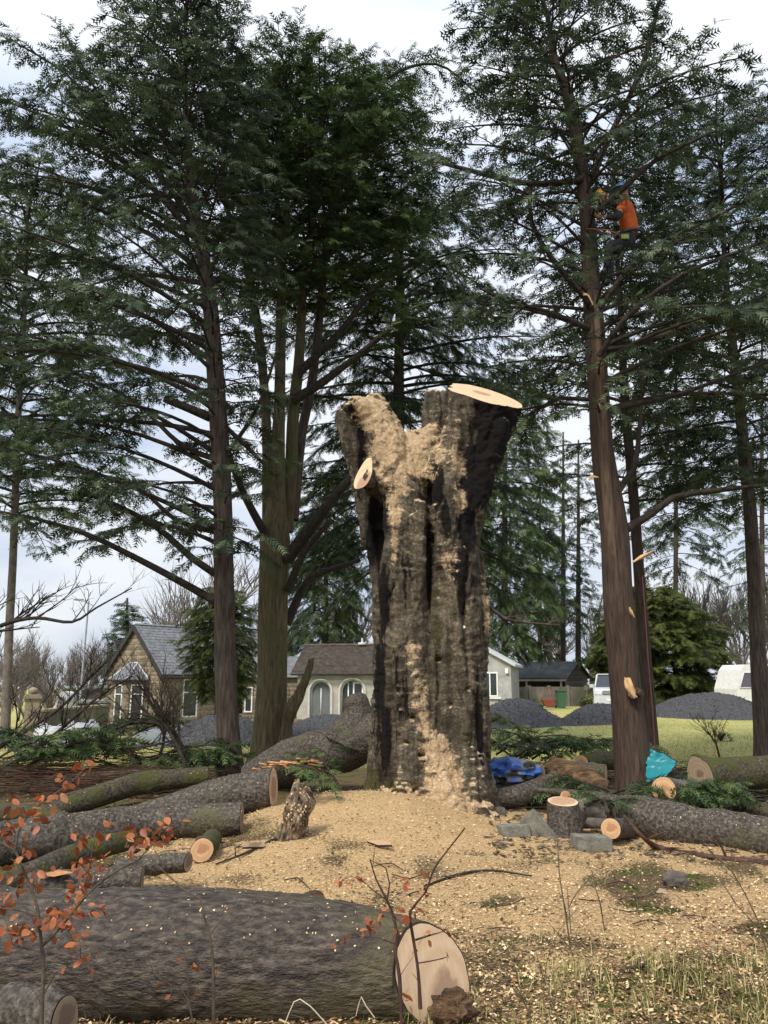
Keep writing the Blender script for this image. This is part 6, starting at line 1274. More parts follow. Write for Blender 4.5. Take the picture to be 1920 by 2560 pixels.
mk('body', mb, plain('trailer_white', (.66, .67, .66)), o3, local=True, smooth=False); mb = MB(); mb.tube([(-.46, 1.2, .3), (-.3, 1.2, .3)], [.3, .3], 14); mk('wheel', mb, M['tyre'], o3, local=True)
mb = MB(); mb.add([(-.22, -.01, zt_ - .75), (.22, -.01, zt_ - .75), (.22, -.01, zt_ - .35), (-.22, -.01, zt_ - .35)], [(0, 1, 2, 3)]); mk('window', mb, plain('trailer_window', (.3, .34, .35), .1), o3, smooth=False, local=True)
# lamp post
lp = P(196, 1800, 50); lp[2] = -1.3; l_ = thing('street_lamp', lp, 'tall thin grey street lamp rising between the bare trees at left', 'street lamp'); hL = P(201, 1502, 50)[2] - lp[2]; M['galv'] = plain('galvanised_steel', (.28, .29, .31), .5)
mb = MB(); mb.tube([(0, 0, 0), (0, 0, 1.2), (0, 0, 1.3), (.08, 0, hL)], [.10, .10, .07, .05], 10); mk('pole', mb, M['galv'], l_, local=True); mb = MB(); mb.tube([(.08, 0, hL), (-.3, 0, hL + .06)], [.03, .03], 6); mk('arm', mb, M['galv'], l_, local=True); mb = MB(); mb.box((-.55, 0, hL + .07), (.55, .2, .09)); mk('lamp_head', mb, M['galv'], l_, smooth=False, local=True)
# ------------------------------------------------------------------ background trees
def baretree_meshes(h, seed, spread=.55, lv=4, r0=.14, n=3):
    r_ = random.Random(seed); tr = MB(); tw = MB()
    def grow(p, d, L, r, lvl):
        k = 4; pts = [np.array(p)]; dd = np.array(d)
        for i_ in range(k): dd = unit(dd + np.array((r_.gauss(0, .13), r_.gauss(0, .13), .05 if lvl else .0))); pts.append(pts[-1] + dd * L / k)
        (tr if lvl < 2 else tw).tube(pts, np.linspace(r, r * (.62 if lvl < lv else .3), k + 1), 6 if lvl < 1 else 4 if lvl < 2 else n, False)
        if lvl >= lv: return
        m = (5, 4, 4, 3, 3)[lvl]
        for j_ in range(m):
            t_ = r_.uniform(.35, 1.0) if lvl else r_.uniform(.35, 1); i_ = min(k - 1, int(t_ * k)); q = pts[i_] + (pts[i_ + 1] - pts[i_]) * (t_ * k - i_); a = r_.uniform(0, 6.28); e = r_.uniform(.3, 1.0) * spread * 1.5
            u = unit(cross(dd, (math.cos(a), math.sin(a), .3))); v_ = unit(dd * math.cos(e) + u * math.sin(e) + np.array((0, 0, .22))); grow(q, v_, L * r_.uniform(.5, .78), max(.009, r * .55), lvl + 1)
        grow(pts[-1], dd, L * .7, max(.009, r * .6), lvl + 1)
    grow((0, 0, -.1), (0, 0, 1), h * .42, r0, 0); return tr.mesh('trunk'), tw.mesh('crown')
BT_ = [baretree_meshes(8, s_, .5) for s_ in (3, 8, 21)]
for a_, b_ in BT_: a_.materials.append(M['bare']); b_.materials.append(M['bare'])
def baretree(px, foot, Y, top, k, label, group='bare winter trees in the left background'):
    c = P(px, foot, Y); c[2] = g1(c[0], c[1]); h = P(px, top, Y)[2] - c[2]; root = thing('bare_tree', c, label, 'tree', group, rnd.uniform(0, 6.28)); s_ = h / 8.6; root.scale = (s_ * 1.05, s_ * 1.05, s_)
    for me, nm in zip(BT_[k % 3], ('trunk', 'crown')): o = bpy.data.objects.new(nm, me); COL.objects.link(o); o.parent = root
i_ = 0
for px, Y, top in [(-40, 60, 1560), (-10, 70, 1600), (15, 55, 1590), (45, 72, 1570), (70, 62, 1600), (95, 75, 1560), (112, 58, 1610), (135, 70, 1580), (160, 80, 1600), (178, 64, 1570), (222, 66, 1540), (236, 76, 1580), (205, 85, 1600), (262, 80, 1560), (60, 50, 1680), (28, 48, 1660), (150, 54, 1660), (110, 50, 1690), (215, 56, 1640), (-60, 50, 1600)]:
    baretree(px, 1800, Y, top, i_, 'leafless grey brown tree in the winter wood behind the garden wall'); i_ += 1
for px, Y, top in [(1330, 75, 1450), (1370, 70, 1480), (1400, 80, 1430), (1475, 78, 1440), (1500, 70, 1500), (1850, 60, 1380), (1880, 66, 1420), (1905, 58, 1350), (1940, 64, 1400), (1820, 75, 1450), (1870, 55, 1560), (1000, 80, 1400), (800, 75, 1380), (860, 85, 1430), (740, 80, 1460)]:
    baretree(px, 1780, Y, top, i_, 'leafless tree among the conifers far behind the lawn', 'bare trees far behind the lawn'); i_ += 1
baretree(470, 1800, 58, 1300, 0, 'tall leafless tree rising behind the cottage roof', None); baretree(425, 1800, 62, 1400, 2, 'smaller leafless tree just left of the tall one behind the cottage', None)
def envpx(Y, tx, rows):
    e = []
    for py, xl, xr in rows: c = P(tx, py, Y); k_ = dep(c) / F0; e.append((c[2], (tx - xl) * k_, (xr - tx) * k_))
    return sorted(e)
def simpleconifer(name, label, Y, tx, foot, top, rows, fol, nbr, sprL, secL, dens, rise, f0=(.3, .05), w=20, bark='bark_t1', group=None, droop=.4, frd=0, z0=None, ll=None):
    e = envpx(Y, tx, rows); return conifer(name, label, 'tree', Y, [(tx, foot, w), (tx, (foot + top) / 2, w * .7), (tx, top, w * .25)], e, e[0][0] if z0 is None else z0, bark, fol, nbr=nbr, dens=dens, rise=rise, secL=secL, sprL=sprL, f0=f0, group=group, droop=droop, frd=frd, bare=0)
simpleconifer('conifer_tree', 'pale pointed conifer rising behind the cottage gable', 66, 318, 1790, 1495, [(1780, 262, 372), (1700, 252, 380), (1640, 258, 372), (1580, 275, 358), (1540, 292, 344), (1500, 314, 323)], 'fol_b', 110, .8, .9, .45, (0, 35), (.2, .0))
simpleconifer('conifer_tree', 'golden tipped conifer in front of the cottage roof, left of the bare trunk', 36, 545, 1800, 1470, [(1740, 530, 590), (1690, 480, 640), (1640, 452, 650), (1580, 450, 660), (1530, 470, 650), (1480, 520, 600), (1440, 540, 580)], 'fol_y', 120, .40, 1.0, .85, (-8, 20), (.2, .0), w=16, group=None)
simpleconifer('conifer_tree', 'broad dark green conifer dome behind the silver car', 52, 1625, 1785, 1470, [(1765, 1455, 1800), (1700, 1450, 1830), (1640, 1470, 1830), (1580, 1500, 1790), (1530, 1540, 1740), (1480, 1590, 1670)], 'fol_y', 230, .85, 1.5, .60, (5, 30), (.45, .2), w=16)
simpleconifer('conifer_tree', 'dark narrow conifer right behind the timber shed', 62, 1350, 1780, 1180, [(1720, 1300, 1420), (1500, 1310, 1400), (1300, 1320, 1385), (1200, 1340, 1360)], 'fol_s', 80, .9, 1.2, .35, (-10, 20), (.2, .1), w=12)
simpleconifer('conifer_tree', 'thin trunked pine, left of two behind the shed', 58, 1408, 1780, 1080, [(1560, 1350, 1460), (1400, 1340, 1480), (1250, 1360, 1460), (1100, 1395, 1425)], 'fol_s', 60, .8, 1.0, .35, (-5, 20), (.4, .2), w=16, group='pines behind the shed')
simpleconifer('conifer_tree', 'thin trunked pine, right of two behind the shed', 60, 1446, 1780, 1100, [(1600, 1400, 1500), (1400, 1390, 1510), (1250, 1400, 1500), (1120, 1430, 1460)], 'fol_b', 60, .8, 1.0, .35, (-5, 20), (.4, .2), w=16, group='pines behind the shed')
simpleconifer('conifer_tree', 'tall dark conifer behind the climbed tree, right of its trunk', 56, 1690, 1790, 700, [(1420, 1600, 1800), (1250, 1570, 1830), (1000, 1580, 1820), (800, 1640, 1740), (650, 1680, 1700)], 'fol_s', 90, .9, 1.9, .35, (-5, 25), (.3, .1), w=14)
simpleconifer('conifer_tree', 'dark conifer filling the right edge above the caravan', 34, 1905, 1780, 800, [(1560, 1830, 1990), (1400, 1800, 2010), (1200, 1810, 2000), (950, 1840, 1970), (800, 1895, 1915)], 'fol_b', 80, .5, 1.0, .5, (-5, 25), (.3, .1), w=16)
simpleconifer('conifer_tree', 'low dark conifer left behind the multi stemmed tree', 54, 815, 1780, 1180, [(1600, 700, 900), (1520, 670, 930), (1450, 690, 920), (1320, 720, 890), (1180, 800, 830)], 'fol_s', 110, .85, 1.8, .42, (-15, 15), (.25, .1), w=18, droop=.6, frd=2)
simpleconifer('conifer_tree', 'dark conifer with low hanging boughs between stump and wooden shed', 52, 1262, 1780, 900, [(1600, 1180, 1400), (1480, 1170, 1430), (1300, 1180, 1440), (1100, 1200, 1400), (950, 1250, 1320), (880, 1260, 1270)], 'fol_a', 150, .85, 1.8, .45, (-15, 20), (.25, .1), w=20, droop=.7, frd=2)
# ------------------------------------------------------------------ low bare limb entering from the left
def barelimb(label, lst, Y, seed=1, nm='bare_tree_limb', mat='branch', twl=.7, ntw=14):
    p, r = path(lst, Y); p, r = resample(p, r, .12); root = thing(nm, p[0], label, 'branch'); mb = MB(); mb.tube(p, r, 7, True, nz=.12, nf=6); mk('limb', mb, M[mat], root); tw = MB()
    def sub(q, d, L, rr, lv):
        c, dd = curve(q, d, L, d[2] + rnd.uniform(-.5, .7), 6, .28); tw.tube(c, np.linspace(rr, rr * .35, 7), 4 if lv == 0 else 3, False)
        if lv < 2:
            for k in range(4 if lv == 0 else 3): i_ = rnd.randint(1, 5); v_ = unit(dd[i_ - 1] + np.array((rnd.uniform(-1, 1), rnd.uniform(-.8, .8), rnd.uniform(-.5, 1)))); sub(c[i_], v_, L * rnd.uniform(.4, .65), rr * .6, lv + 1)
    for k in range(ntw): i_ = rnd.randint(2, len(p) - 2); d = unit(p[i_ + 1] - p[i_ - 1]); v_ = unit(d + np.array((rnd.uniform(-.8, .8), rnd.uniform(-.8, .8), rnd.uniform(-.5, 1)))); sub(p[i_], v_, twl * rnd.uniform(.5, 1.2), max(.004, r[i_] * .5), 0)
    mk('twigs', tw, M[mat], root, kind='stuff'); return root
barelimb('crooked bare limb reaching in from the left edge above the wood', [(-160, 1640, 16), (0, 1565, 11), (90, 1545, 9), (180, 1555, 7), (240, 1520, 5), (330, 1470, 3)], 13, twl=.9, ntw=12)
barelimb('bare limb arching right of the stump above the timber shed', [(1205, 1500, 9), (1260, 1545, 8), (1330, 1558, 6), (1400, 1562, 4)], 10.2, mat='branch_dead', twl=.3, ntw=5)
# ------------------------------------------------------------------ brushwood
M['brown'] = M['branch_dead']
def bough(label, px, py, Y, az, L, el, e1, fol='fol_a', dens=1.2, secL=.5, sprL=.24, f0=.1, group=None, up=.1, r0=.02):
    c = P(px, py, Y); c[2] = g1(c[0], c[1]) + up; root = thing('cut_bough', c, label, 'cut bough', group); d = (math.cos(az) * math.cos(el), math.sin(az) * math.cos(el), math.sin(el)); q, _ = curve(c, d, L, e1, 8, .1)
    q[:, 2] = np.maximum(q[:, 2], gh(q[:, 0], q[:, 1]) + .03); mb = MB(); mb.tube(q, np.linspace(r0, .005, len(q)), 6); mk('branch', mb, M['branch'], root); tw = MB(); sp = Sprays(); leafy(q, f0, tw, sp, dens, secL, sprL, .3, .5)
    if tw.n: mk('twigs', tw, M['branch'], root, kind='stuff')
    fm = MB(); sp.build(fm, 0)
    if fm.n: mk('foliage', fm, M[fol], root, smooth=False, kind='stuff')
LG2 = 'green cypress boughs heaped at the left'
for (px, py, Y, az, L) in [(-40, 1900, 12.6, .2, 2.2), (30, 1890, 13.5, .6, 2.0), (60, 1915, 12.8, 0, 1.8), (140, 1905, 13.2, .3, 1.9), (200, 1900, 13.8, 2.9, 1.8), (250, 1915, 13.0, .1, 1.9), (320, 1905, 13.6, 3.0, 1.7), (340, 1925, 12.8, .2, 1.5), (400, 1915, 13.4, 2.8, 1.7), (10, 1860, 14.4, .5, 1.9), (-20, 1930, 12.0, .3, 1.5), (120, 1925, 12.6, 2.6, 1.5), (440, 1920, 13.2, .4, 1.2)]:
    bough('green cypress bough lying in the brushwood heap at the left', px, py, Y, az, L, rnd.uniform(.25, .7), -.1, group=LG2, dens=1.35, sprL=.34, up=rnd.uniform(.1, .5))
bough('fresh green sprig lying across the thick log at the foot of the bare trunk', 540, 1935, 11.0, 2.9, .9, .2, -.3, dens=1.6, secL=.35, sprL=.2, up=.28); bough('green sprig hanging over the pale round cut of the thick log', 720, 1985, 9.3, -.9, .7, .5, -.7, dens=1.6, secL=.35, sprL=.2, up=.35)
bough('upright green sprig beside the fallen limb', 800, 1960, 10.6, 1.2, .8, 1.1, .6, dens=1.3, secL=.4, sprL=.2, up=.2); bough('green frond leaning on the fallen limb left of the stump', 850, 1985, 10.4, 2.4, .8, .8, .2, dens=1.3, secL=.4, sprL=.2, up=.1)
RG2 = 'green cypress boughs heaped right of the stump'
for (px, py, Y, az, L, el) in [(1240, 1900, 14.5, .1, 1.7, .3), (1300, 1890, 14.0, 2.7, 1.7, .5), (1330, 1910, 13.6, .1, 1.6, .3), (1380, 1905, 14.2, 3.0, 1.8, .45), (1420, 1915, 13.6, 2.9, 1.6, .3), (1270, 1915, 13.0, .5, 1.4, .4), (1450, 1900, 14.6, .1, 1.4, .2), (1350, 1880, 15.2, 2.5, 1.7, .5), (1480, 1890, 15, 3.0, 1.3, .2)]:
    bough('green cypress bough in the heap beyond the blue sack', px, py, Y, az, L, el + .3, -.3, group=RG2, dens=1.3, secL=.65, sprL=.32, up=rnd.uniform(.12, .45))
for (px, py, Y, az, L, lab) in [(1500, 2000, 9.9, .1, 1.0, 'green sprig covering logs in front of the climbed tree base'), (1530, 2010, 9.6, .2, .9, 'bright green sprig draped over the longest right hand log'), (1600, 2010, 9.9, .1, .9, 'green sprig lying before the pale barked log'), (1660, 2020, 9.8, .1, .7, 'green sprig under the big round sawn face'), (1520, 2085, 8.6, 1.4, .5, 'small green sprig beside the tilted oval cut face'), (1555, 1985, 10.2, 2.6, .8, 'green sprig at the foot of the climbed tree')]:
    bough(lab, px, py, Y, az, L * 1.35, .42, -.3, dens=1.8, secL=.50, sprL=.24, up=.24)
# tangled bare branches in front of the cottage
for k, (lab, lst, Y) in enumerate([('arched bare branch springing left from the brushwood before the cottage', [(480, 1920, 16), (455, 1870, 14), (420, 1820, 11), (350, 1805, 8), (270, 1830, 6), (200, 1870, 4)], 12.8), ('bare branch sweeping up left across the bulk bags', [(40, 1905, 12), (120, 1850, 10), (190, 1790, 8), (250, 1740, 6), (330, 1690, 4)], 13.2),
        ('long bare branch rising in front of the gate pillar', [(-20, 1880, 12), (60, 1830, 10), (150, 1770, 8), (240, 1680, 5), (280, 1640, 3)], 13.6), ('bare branch curling over the gravel heap before the cottage', [(470, 1930, 12), (440, 1860, 10), (400, 1800, 7), (330, 1780, 5)], 12.4), ('low dark branch lying over the left boughs', [(120, 1890, 10), (220, 1850, 8), (330, 1870, 6), (440, 1850, 4)], 12.6), ('bare branch poking up right of the bulk bags', [(395, 1900, 9), (410, 1840, 7), (380, 1760, 5), (340, 1700, 3)], 13)]):
    barelimb(lab, lst, Y, k, 'brushwood_branch', twl=.75, ntw=13)
bs_ = MB()                               # bark scraps and splinters among the logs
for k in range(1500):
    px = rnd.choice([rnd.uniform(1215, 1920), rnd.uniform(-60, 620), rnd.uniform(1215, 1920)]); y = rnd.uniform(7.6, 12.0); c = P(px, 1930, y); c[2] = g1(c[0], c[1]) + rnd.uniform(.0, .03); bs_.box(c, (rnd.uniform(.02, .12), rnd.uniform(.01, .04), rnd.uniform(.004, .012)), rnd.uniform(0, 3.1))
mk('bark_scraps', bs_, M['chunk'], smooth=False, label='broken bark scraps strewn among the cut logs', cat='bark scraps', kind='stuff')
tw = MB()                                # heap of thin brown twigs
for k in range(750):
    px = rnd.uniform(-60, 470); y = rnd.uniform(11.4, 14.5); c = P(px, 1930, y); c[2] = g1(c[0], c[1]) + abs(rnd.gauss(0, .16)); a = rnd.gauss(0, .5) + (math.pi if rnd.random() < .5 else 0); L = rnd.uniform(.4, 1.5); q, _ = curve(c, (math.cos(a), math.sin(a), .12), L, -.15, 5, .2); tw.tube(q, np.linspace(.008, .002, 6), 3, False)
mk('twig_heap', tw, M['branch_red'], label='heap of thin brown twigs piled along the left logs', cat='twigs', kind='stuff')
tw = MB()
for k in range(900):
    px = rnd.choice([rnd.uniform(1215, 1520), rnd.uniform(1640, 1960)]); y = rnd.uniform(10.2, 15.5); c = P(px, 1930, y); c[2] = g1(c[0], c[1]) + abs(rnd.gauss(0, .07)); a = rnd.uniform(0, 6.28); q, _ = curve(c, (math.cos(a), math.sin(a), .12), rnd.uniform(.3, 1.1), -.1, 5, .2); tw.tube(q, np.linspace(.007, .002, 6), 3, False)
mk('twig_litter', tw, M['branch'], label='dark twigs littered among the right hand logs', cat='twigs', kind='stuff')
# shrubs by the cottage
def shrub(label, px, foot, Y, w_, h, fol, n, sprL, name='shrub'):
    c = P(px, foot, Y); c[2] = g1(c[0], c[1]); root = thing(name, c, label, 'shrub'); mb = MB(); sp = Sprays()
    for k in range(9): a = rnd.uniform(0, 6.28); q, _ = curve(c, unit(np.array((math.cos(a) * .5, math.sin(a) * .5, 1))), h * .85, .8, 4, .2); mb.tube(q, np.linspace(.03, .01, 5), 4)
    for k in range(n): a = rnd.uniform(0, 6.28); r_ = math.sqrt(rnd.random()); z = rnd.random(); q = c + np.array((math.cos(a) * r_ * w_ / 2, math.sin(a) * r_ * w_ / 2, h * z * (1 - .5 * r_ * r_))); sp.add(q, unit(np.array((math.cos(a), math.sin(a), rnd.uniform(-.2, .9)))), sprL * rnd.uniform(.6, 1.2))
    mk('stems', mb, M['branch'], root); fm = MB(); sp.build(fm, 1); mk('foliage', fm, M[fol], root, smooth=False, kind='stuff')
shrub('light green shrub below the cottage side window', 470, 1815, 39, 1.3, 1.7, 'fol_y', 260, .22); shrub('rusty brown shrub against the cottage wall', 515, 1800, 41, 2.0, 1.3, 'fol_d', 300, .25); shrub('small brown potted shrub beside the right arched window', 843, 1790, 44.4, .6, 1.0, 'fol_d', 90, .18); shrub('pale dead fern clump near the gate pillar', 45, 1812, 31, 1.6, .7, 'fol_d', 160, .2)
shrub('small bluish clump of shoots on the lawn at right', 1802, 1846, 22, .5, .28, 'fol_b', 60, .16, 'plant_clump')
barelimb('thin bare bush growing on the lawn near the right edge', [(1800, 1900, 6), (1790, 1860, 5), (1770, 1830, 3)], 17.5, nm='bare_bush', twl=.6, ntw=10, mat='branch_red'); 
# ------------------------------------------------------------------ sack and sheet
def cloth(name, label, cat, C, u, v, w_, h, mat, amp, fr, seed, shape, n=40, parts=None):
    V = []; F = []
    for j_ in range(n):
        for i_ in range(n):
            s_, t_ = i_ / (n - 1), j_ / (n - 1); x, y = shape(s_, t_); V.append(np.array(C) + np.array(u) * x * w_ + np.array(v) * y * h)
    V = np.array(V); nn = unit(cross(u, v)); d = fbm(V * fr + seed, 3); V = V + nn[None] * (d * amp)[:, None] + np.array((0, 0, 1)) * (vn(V * fr * 1.3 + 9) * amp * .3)[:, None]
    for j_ in range(n - 1):
        for i_ in range(n - 1): a = j_ * n + i_; F.append((a, a + 1, a + n + 1, a + n))
    mb = MB(); mb.add(V, F); return V, mb
sc_ = P(1280, 1950, 10.9); sc_[2] = g1(sc_[0], sc_[1]) + .34; sack = thing('blue_sack', sc_, 'crumpled blue and grey sack lying on the logs right of the stump', 'sack')
bm = bmesh.new(); bmesh.ops.create_icosphere(bm, subdivisions=5, radius=1); V = np.array([tuple(v_.co) for v_ in bm.verts]); F = np.array([[v_.index for v_ in f.verts] for f in bm.faces]); bm.free()
rid = 1 - np.abs(vn(V * 2.6 + 3)); V2 = V * (1 + .30 * fbm(V * 1.5 + 5, 2) + .22 * rid ** 3 - .12)[:, None] * np.array((.33, .22, .17)) + sc_ + (0, 0, .10); fc = V[F].mean(1); sel = vn(fc * 2.2 + 13) + .4 * fc[:, 2]
blue = plain('blue_tarpaulin', (.035, .10, .34), .35, spec=.6); grey = plain('grey_tarpaulin', (.13, .14, .15), .4, spec=.5); blk = plain('black_strap', (.015, .015, .018), .5)
for nm, mk_, mt in (('blue_panel', sel > .05, blue), ('grey_panel', (sel <= .05) & (sel > -.35), grey), ('black_panel', sel <= -.35, blk)):
    fs = F[mk_]; us = np.unique(fs); rm = {a: i_ for i_, a in enumerate(us)}; mb = MB(); mb.add(V2[us], np.vectorize(rm.get)(fs)); mk(nm, mb, mt, sack)
p0, p1, p2, p3 = P(1628, 1872, 11.6), P(1648, 1870, 11.7), P(1690, 1903, 11.6), P(1650, 1952, 11.3); C = P(1618, 1950, 11.5)
quad = [P(1608, 1955, 11.5), P(1655, 1955, 11.2), P(1692, 1905, 11.7), P(1625, 1870, 11.9)]; n = 34; V = []
for j_ in range(n):
    for i_ in range(n): s_, t_ = i_ / (n - 1), j_ / (n - 1); V.append((quad[0] * (1 - s_) + quad[1] * s_) * (1 - t_) + (quad[3] * (1 - s_) + quad[2] * s_) * t_)
V = np.array(V); d = fbm(V * 3.5, 3) * .16 + .05 * (1 - np.abs(vn(V * 6))) ** 3; V = V + np.array((.25, -1, .15)) * d[:, None]; F = [(j_ * n + i_, j_ * n + i_ + 1, (j_ + 1) * n + i_ + 1, (j_ + 1) * n + i_) for j_ in range(n - 1) for i_ in range(n - 1)]
tsh = thing('teal_sheet', P(1650, 1955, 11.5) * (1, 1, 0), 'teal tarpaulin sheet propped behind the base of the climbed tree', 'sheet'); mb = MB(); mb.add(V, F); mk('sheet', mb, plain('teal_tarpaulin', (.02, .21, .25), .4, spec=.5), tsh); mb = MB(); mb.tube([V[i_ * n + n - 1] for i_ in range(n)] , [.008] * n, 5); mb.tube([V[(n - 1) * n + i_] for i_ in range(n)], [.008] * n, 5); mk('hem', mb, blk, tsh)
# ------------------------------------------------------------------ climbing rope
p, r = path([(1606, 1440, 3.4), (1614, 1550, 3.4), (1620, 1640, 3.4), (1630, 1760, 3.4), (1638, 1872, 3.4)], 11.7); p, r = resample(p, r, .15); mb = MB(); mb.tube(p, r * .9, 6); mk('climbing_rope', mb, plain('dark_red_rope', (.10, .035, .03)), label='dark red rope hanging beside the climbed trunk down to the teal sheet', cat='rope')
# wounds on the climbed tree
T3 = [o for o in bpy.data.objects if o.get('label', '').startswith('tall red barked cypress')][0]
def splinter(lst, Y, w_, label, par, n=9, mat='cut_orange', nm='torn_stub'):
    mb = MB()
    for k in range(n):
        p, r = path([(q[0] + rnd.uniform(-w_, w_) * .5, q[1] + rnd.uniform(-4, 4), q[2] * rnd.uniform(.5, 1)) for q in lst], Y + rnd.uniform(-.02, .02)); p, r = resample(p, r, .04); mb.tube(p, r, 5, nz=.2, nf=12)
    mk(nm, mb, M[mat], par, label=label)
M['splint'] = nmat('pale_splinter', [(.3, (.50, .30, .13)), (.7, (.74, .52, .28))], 14, (3, 3, .5), bs=.3)
splinter([(1568, 1696, 5), (1574, 1715, 14), (1580, 1738, 12), (1585, 1742, 6)], 11.66, 16, 'pale torn wound where a branch broke off', T3, 12, 'splint', 'torn_wound')
mb = MB(); a = P(1594, 1730, 11.75); mb.tube([a + (0, .1, 0), a + (0, -.06, -.01), a + (.02, -.14, -.02)], [.07, .06, .035], 12, nz=.2, nf=12); mk('broken_stub', mb, M['bark_t3'], T3)
splinter([(1583, 1402, 6), (1605, 1392, 8), (1634, 1376, 2)], 11.8, 4, 'pale splintered stub', T3, 4, 'splint'); splinter([(1495, 1196, 4), (1478, 1192, 7), (1472, 1200, 2)], 11.7, 3, 'small splintered stub', T3, 3, 'splint'); splinter([(1497, 1000, 5), (1498, 1012, 6), (1500, 1022, 2)], 11.7, 3, 'pale scar', T3, 3, 'splint', 'bark_scar'); splinter([(1458, 735, 5), (1470, 738, 6), (1482, 760, 2)], 11.72, 3, 'pale broken twig base', T3, 3, 'splint')
splinter([(1573, 1520, 5), (1578, 1530, 8), (1584, 1540, 3)], 11.72, 4, 'small orange scar', T3, 4, 'splint', 'bark_scar')
T2 = [o for o in bpy.data.objects if o.get('label', '').startswith('multi stemmed cypress')][0]
splinter([(716, 1850, 40), (724, 1779, 36), (748, 1738, 26), (768, 1690, 20), (778, 1643, 6)], 16.0, 12, 'splintered broken stem leaning right at the base', T2, 6, 'wound2' if 'wound2' in M else 'bark_t2', 'broken_stem')
# ------------------------------------------------------------------ the climber
PY = 11.75
def pp(px, py, dy=0): return P(px, py, PY + dy)
def skin(name, verts, edges, radii, mat, parent, sub=2, root=0, label=None):
    me = bpy.data.meshes.new(name + '_s'); me.from_pydata([tuple(v_) for v_ in verts], edges, []); o = bpy.data.objects.new(name, me); TS = bpy.data.scenes.new('tmp'); TS.collection.objects.link(o); s_ = o.modifiers.new('s', 'SKIN'); o.modifiers.new('u', 'SUBSURF').levels = sub
    for i_, r_ in enumerate(radii): me.skin_vertices[0].data[i_].radius = (r_, r_); me.skin_vertices[0].data[i_].use_root = (i_ == root)
    vl = TS.view_layers[0]; vl.update(); m2 = bpy.data.meshes.new_from_object(o.evaluated_get(vl.depsgraph)); bpy.data.scenes.remove(TS); bpy.data.objects.remove(o); bpy.data.meshes.remove(me)
    m2.materials.clear(); return mk(name, m2, mat, parent, label=label)
hipP = pp(1572, 600); per = thing('person', hipP, 'climber in orange jacket and blue helmet hanging in a harness high in the tree', 'person')
J = dict(hip=pp(1574, 600), waist=pp(1573, 566), chest=pp(1568, 530), neck=pp(1564, 503), head=pp(1558, 484), crown=pp(1555, 466), shL=pp(1558, 512, -.16), elL=pp(1542, 545, -.28), wrL=pp(1508, 542, -.22), shR=pp(1562, 512, .18), elR=pp(1535, 520, .28), wrR=pp(1512, 500, .12),
         hL=pp(1570, 608, -.11), kL=pp(1522, 614, -.20), aL=pp(1518, 672, -.12), tL=pp(1502, 684, -.12), hR=pp(1572, 608, .11), kR=pp(1524, 630, .20), aR=pp(1524, 700, .10), tR=pp(1508, 710, .10))
nm = list(J); ix = {k: i_ for i_, k in enumerate(nm)}; ed = [('hip', 'waist'), ('waist', 'chest'), ('chest', 'neck'), ('neck', 'head'), ('head', 'crown'), ('chest', 'shL'), ('shL', 'elL'), ('elL', 'wrL'), ('chest', 'shR'), ('shR', 'elR'), ('elR', 'wrR'), ('hip', 'hL'), ('hL', 'kL'), ('kL', 'aL'), ('aL', 'tL'), ('hip', 'hR'), ('hR', 'kR'), ('kR', 'aR'), ('aR', 'tR')]
rd_ = dict(hip=.10, waist=.085, chest=.095, neck=.055, head=.088, crown=.07, shL=.055, elL=.04, wrL=.028, shR=.055, elR=.045, wrR=.03, hL=.075, kL=.05, aL=.036, tL=.03, hR=.075, kR=.05, aR=.036, tR=.03)
M['skin'] = plain('skin', (.45, .26, .18), .6); M['orange'] = nmat('orange_jacket', [(.3, (.40, .07, .015)), (.7, (.66, .15, .03))], 6, bs=.6, bscale=12); M['sleeve'] = plain('dark_sleeve', (.02, .022, .025), .8); M['trs'] = nmat('black_trousers', [(.3, (.010, .011, .014)), (.7, (.030, .032, .038))], 6, bs=.6, bscale=14)
skin('body', [J[k] for k in nm], [(ix[a], ix[b_]) for a, b_ in ed], [rd_[k] for k in nm], M['skin'], per)
def garment(name, keys, edges, rads, mat, root=0, label=None): skin(name, [J[k] if isinstance(k, str) else k for k in keys], edges, rads, mat, per, 2, root, label)
midL = J['shL'] * .45 + J['elL'] * .55; midR = J['shR'] * .45 + J['elR'] * .55
garment('jacket', [pp(1574, 590), 'waist', 'chest', pp(1565, 510), 'shL', midL, 'shR', midR], [(0, 1), (1, 2), (2, 3), (2, 4), (4, 5), (2, 6), (6, 7)], [.165, .155, .175, .085, .095, .078, .095, .078], M['orange'], 2)
garment('sleeve', [midL, 'elL', J['wrL'] * .85 + J['elL'] * .15], [(0, 1), (1, 2)], [.07, .062, .045], M['sleeve']); garment('sleeve', [midR, 'elR', J['wrR'] * .85 + J['elR'] * .15], [(0, 1), (1, 2)], [.07, .062, .045], M['sleeve'])
garment('trousers', ['hip', 'hL', 'kL', J['aL'] - (0, 0, .03), 'hR', 'kR', J['aR'] - (0, 0, .03), pp(1574, 578)], [(0, 1), (1, 2), (2, 3), (0, 4), (4, 5), (5, 6), (0, 7)], [.175, .12, .082, .07, .12, .082, .07, .155], M['trs'])
for s_ in 'LR': garment('boot', [J['a' + s_], J['a' + s_] * .5 + J['t' + s_] * .5 - (0, 0, .02), J['t' + s_]], [(0, 1), (1, 2)], [.068, .062, .045], M['blackp'])
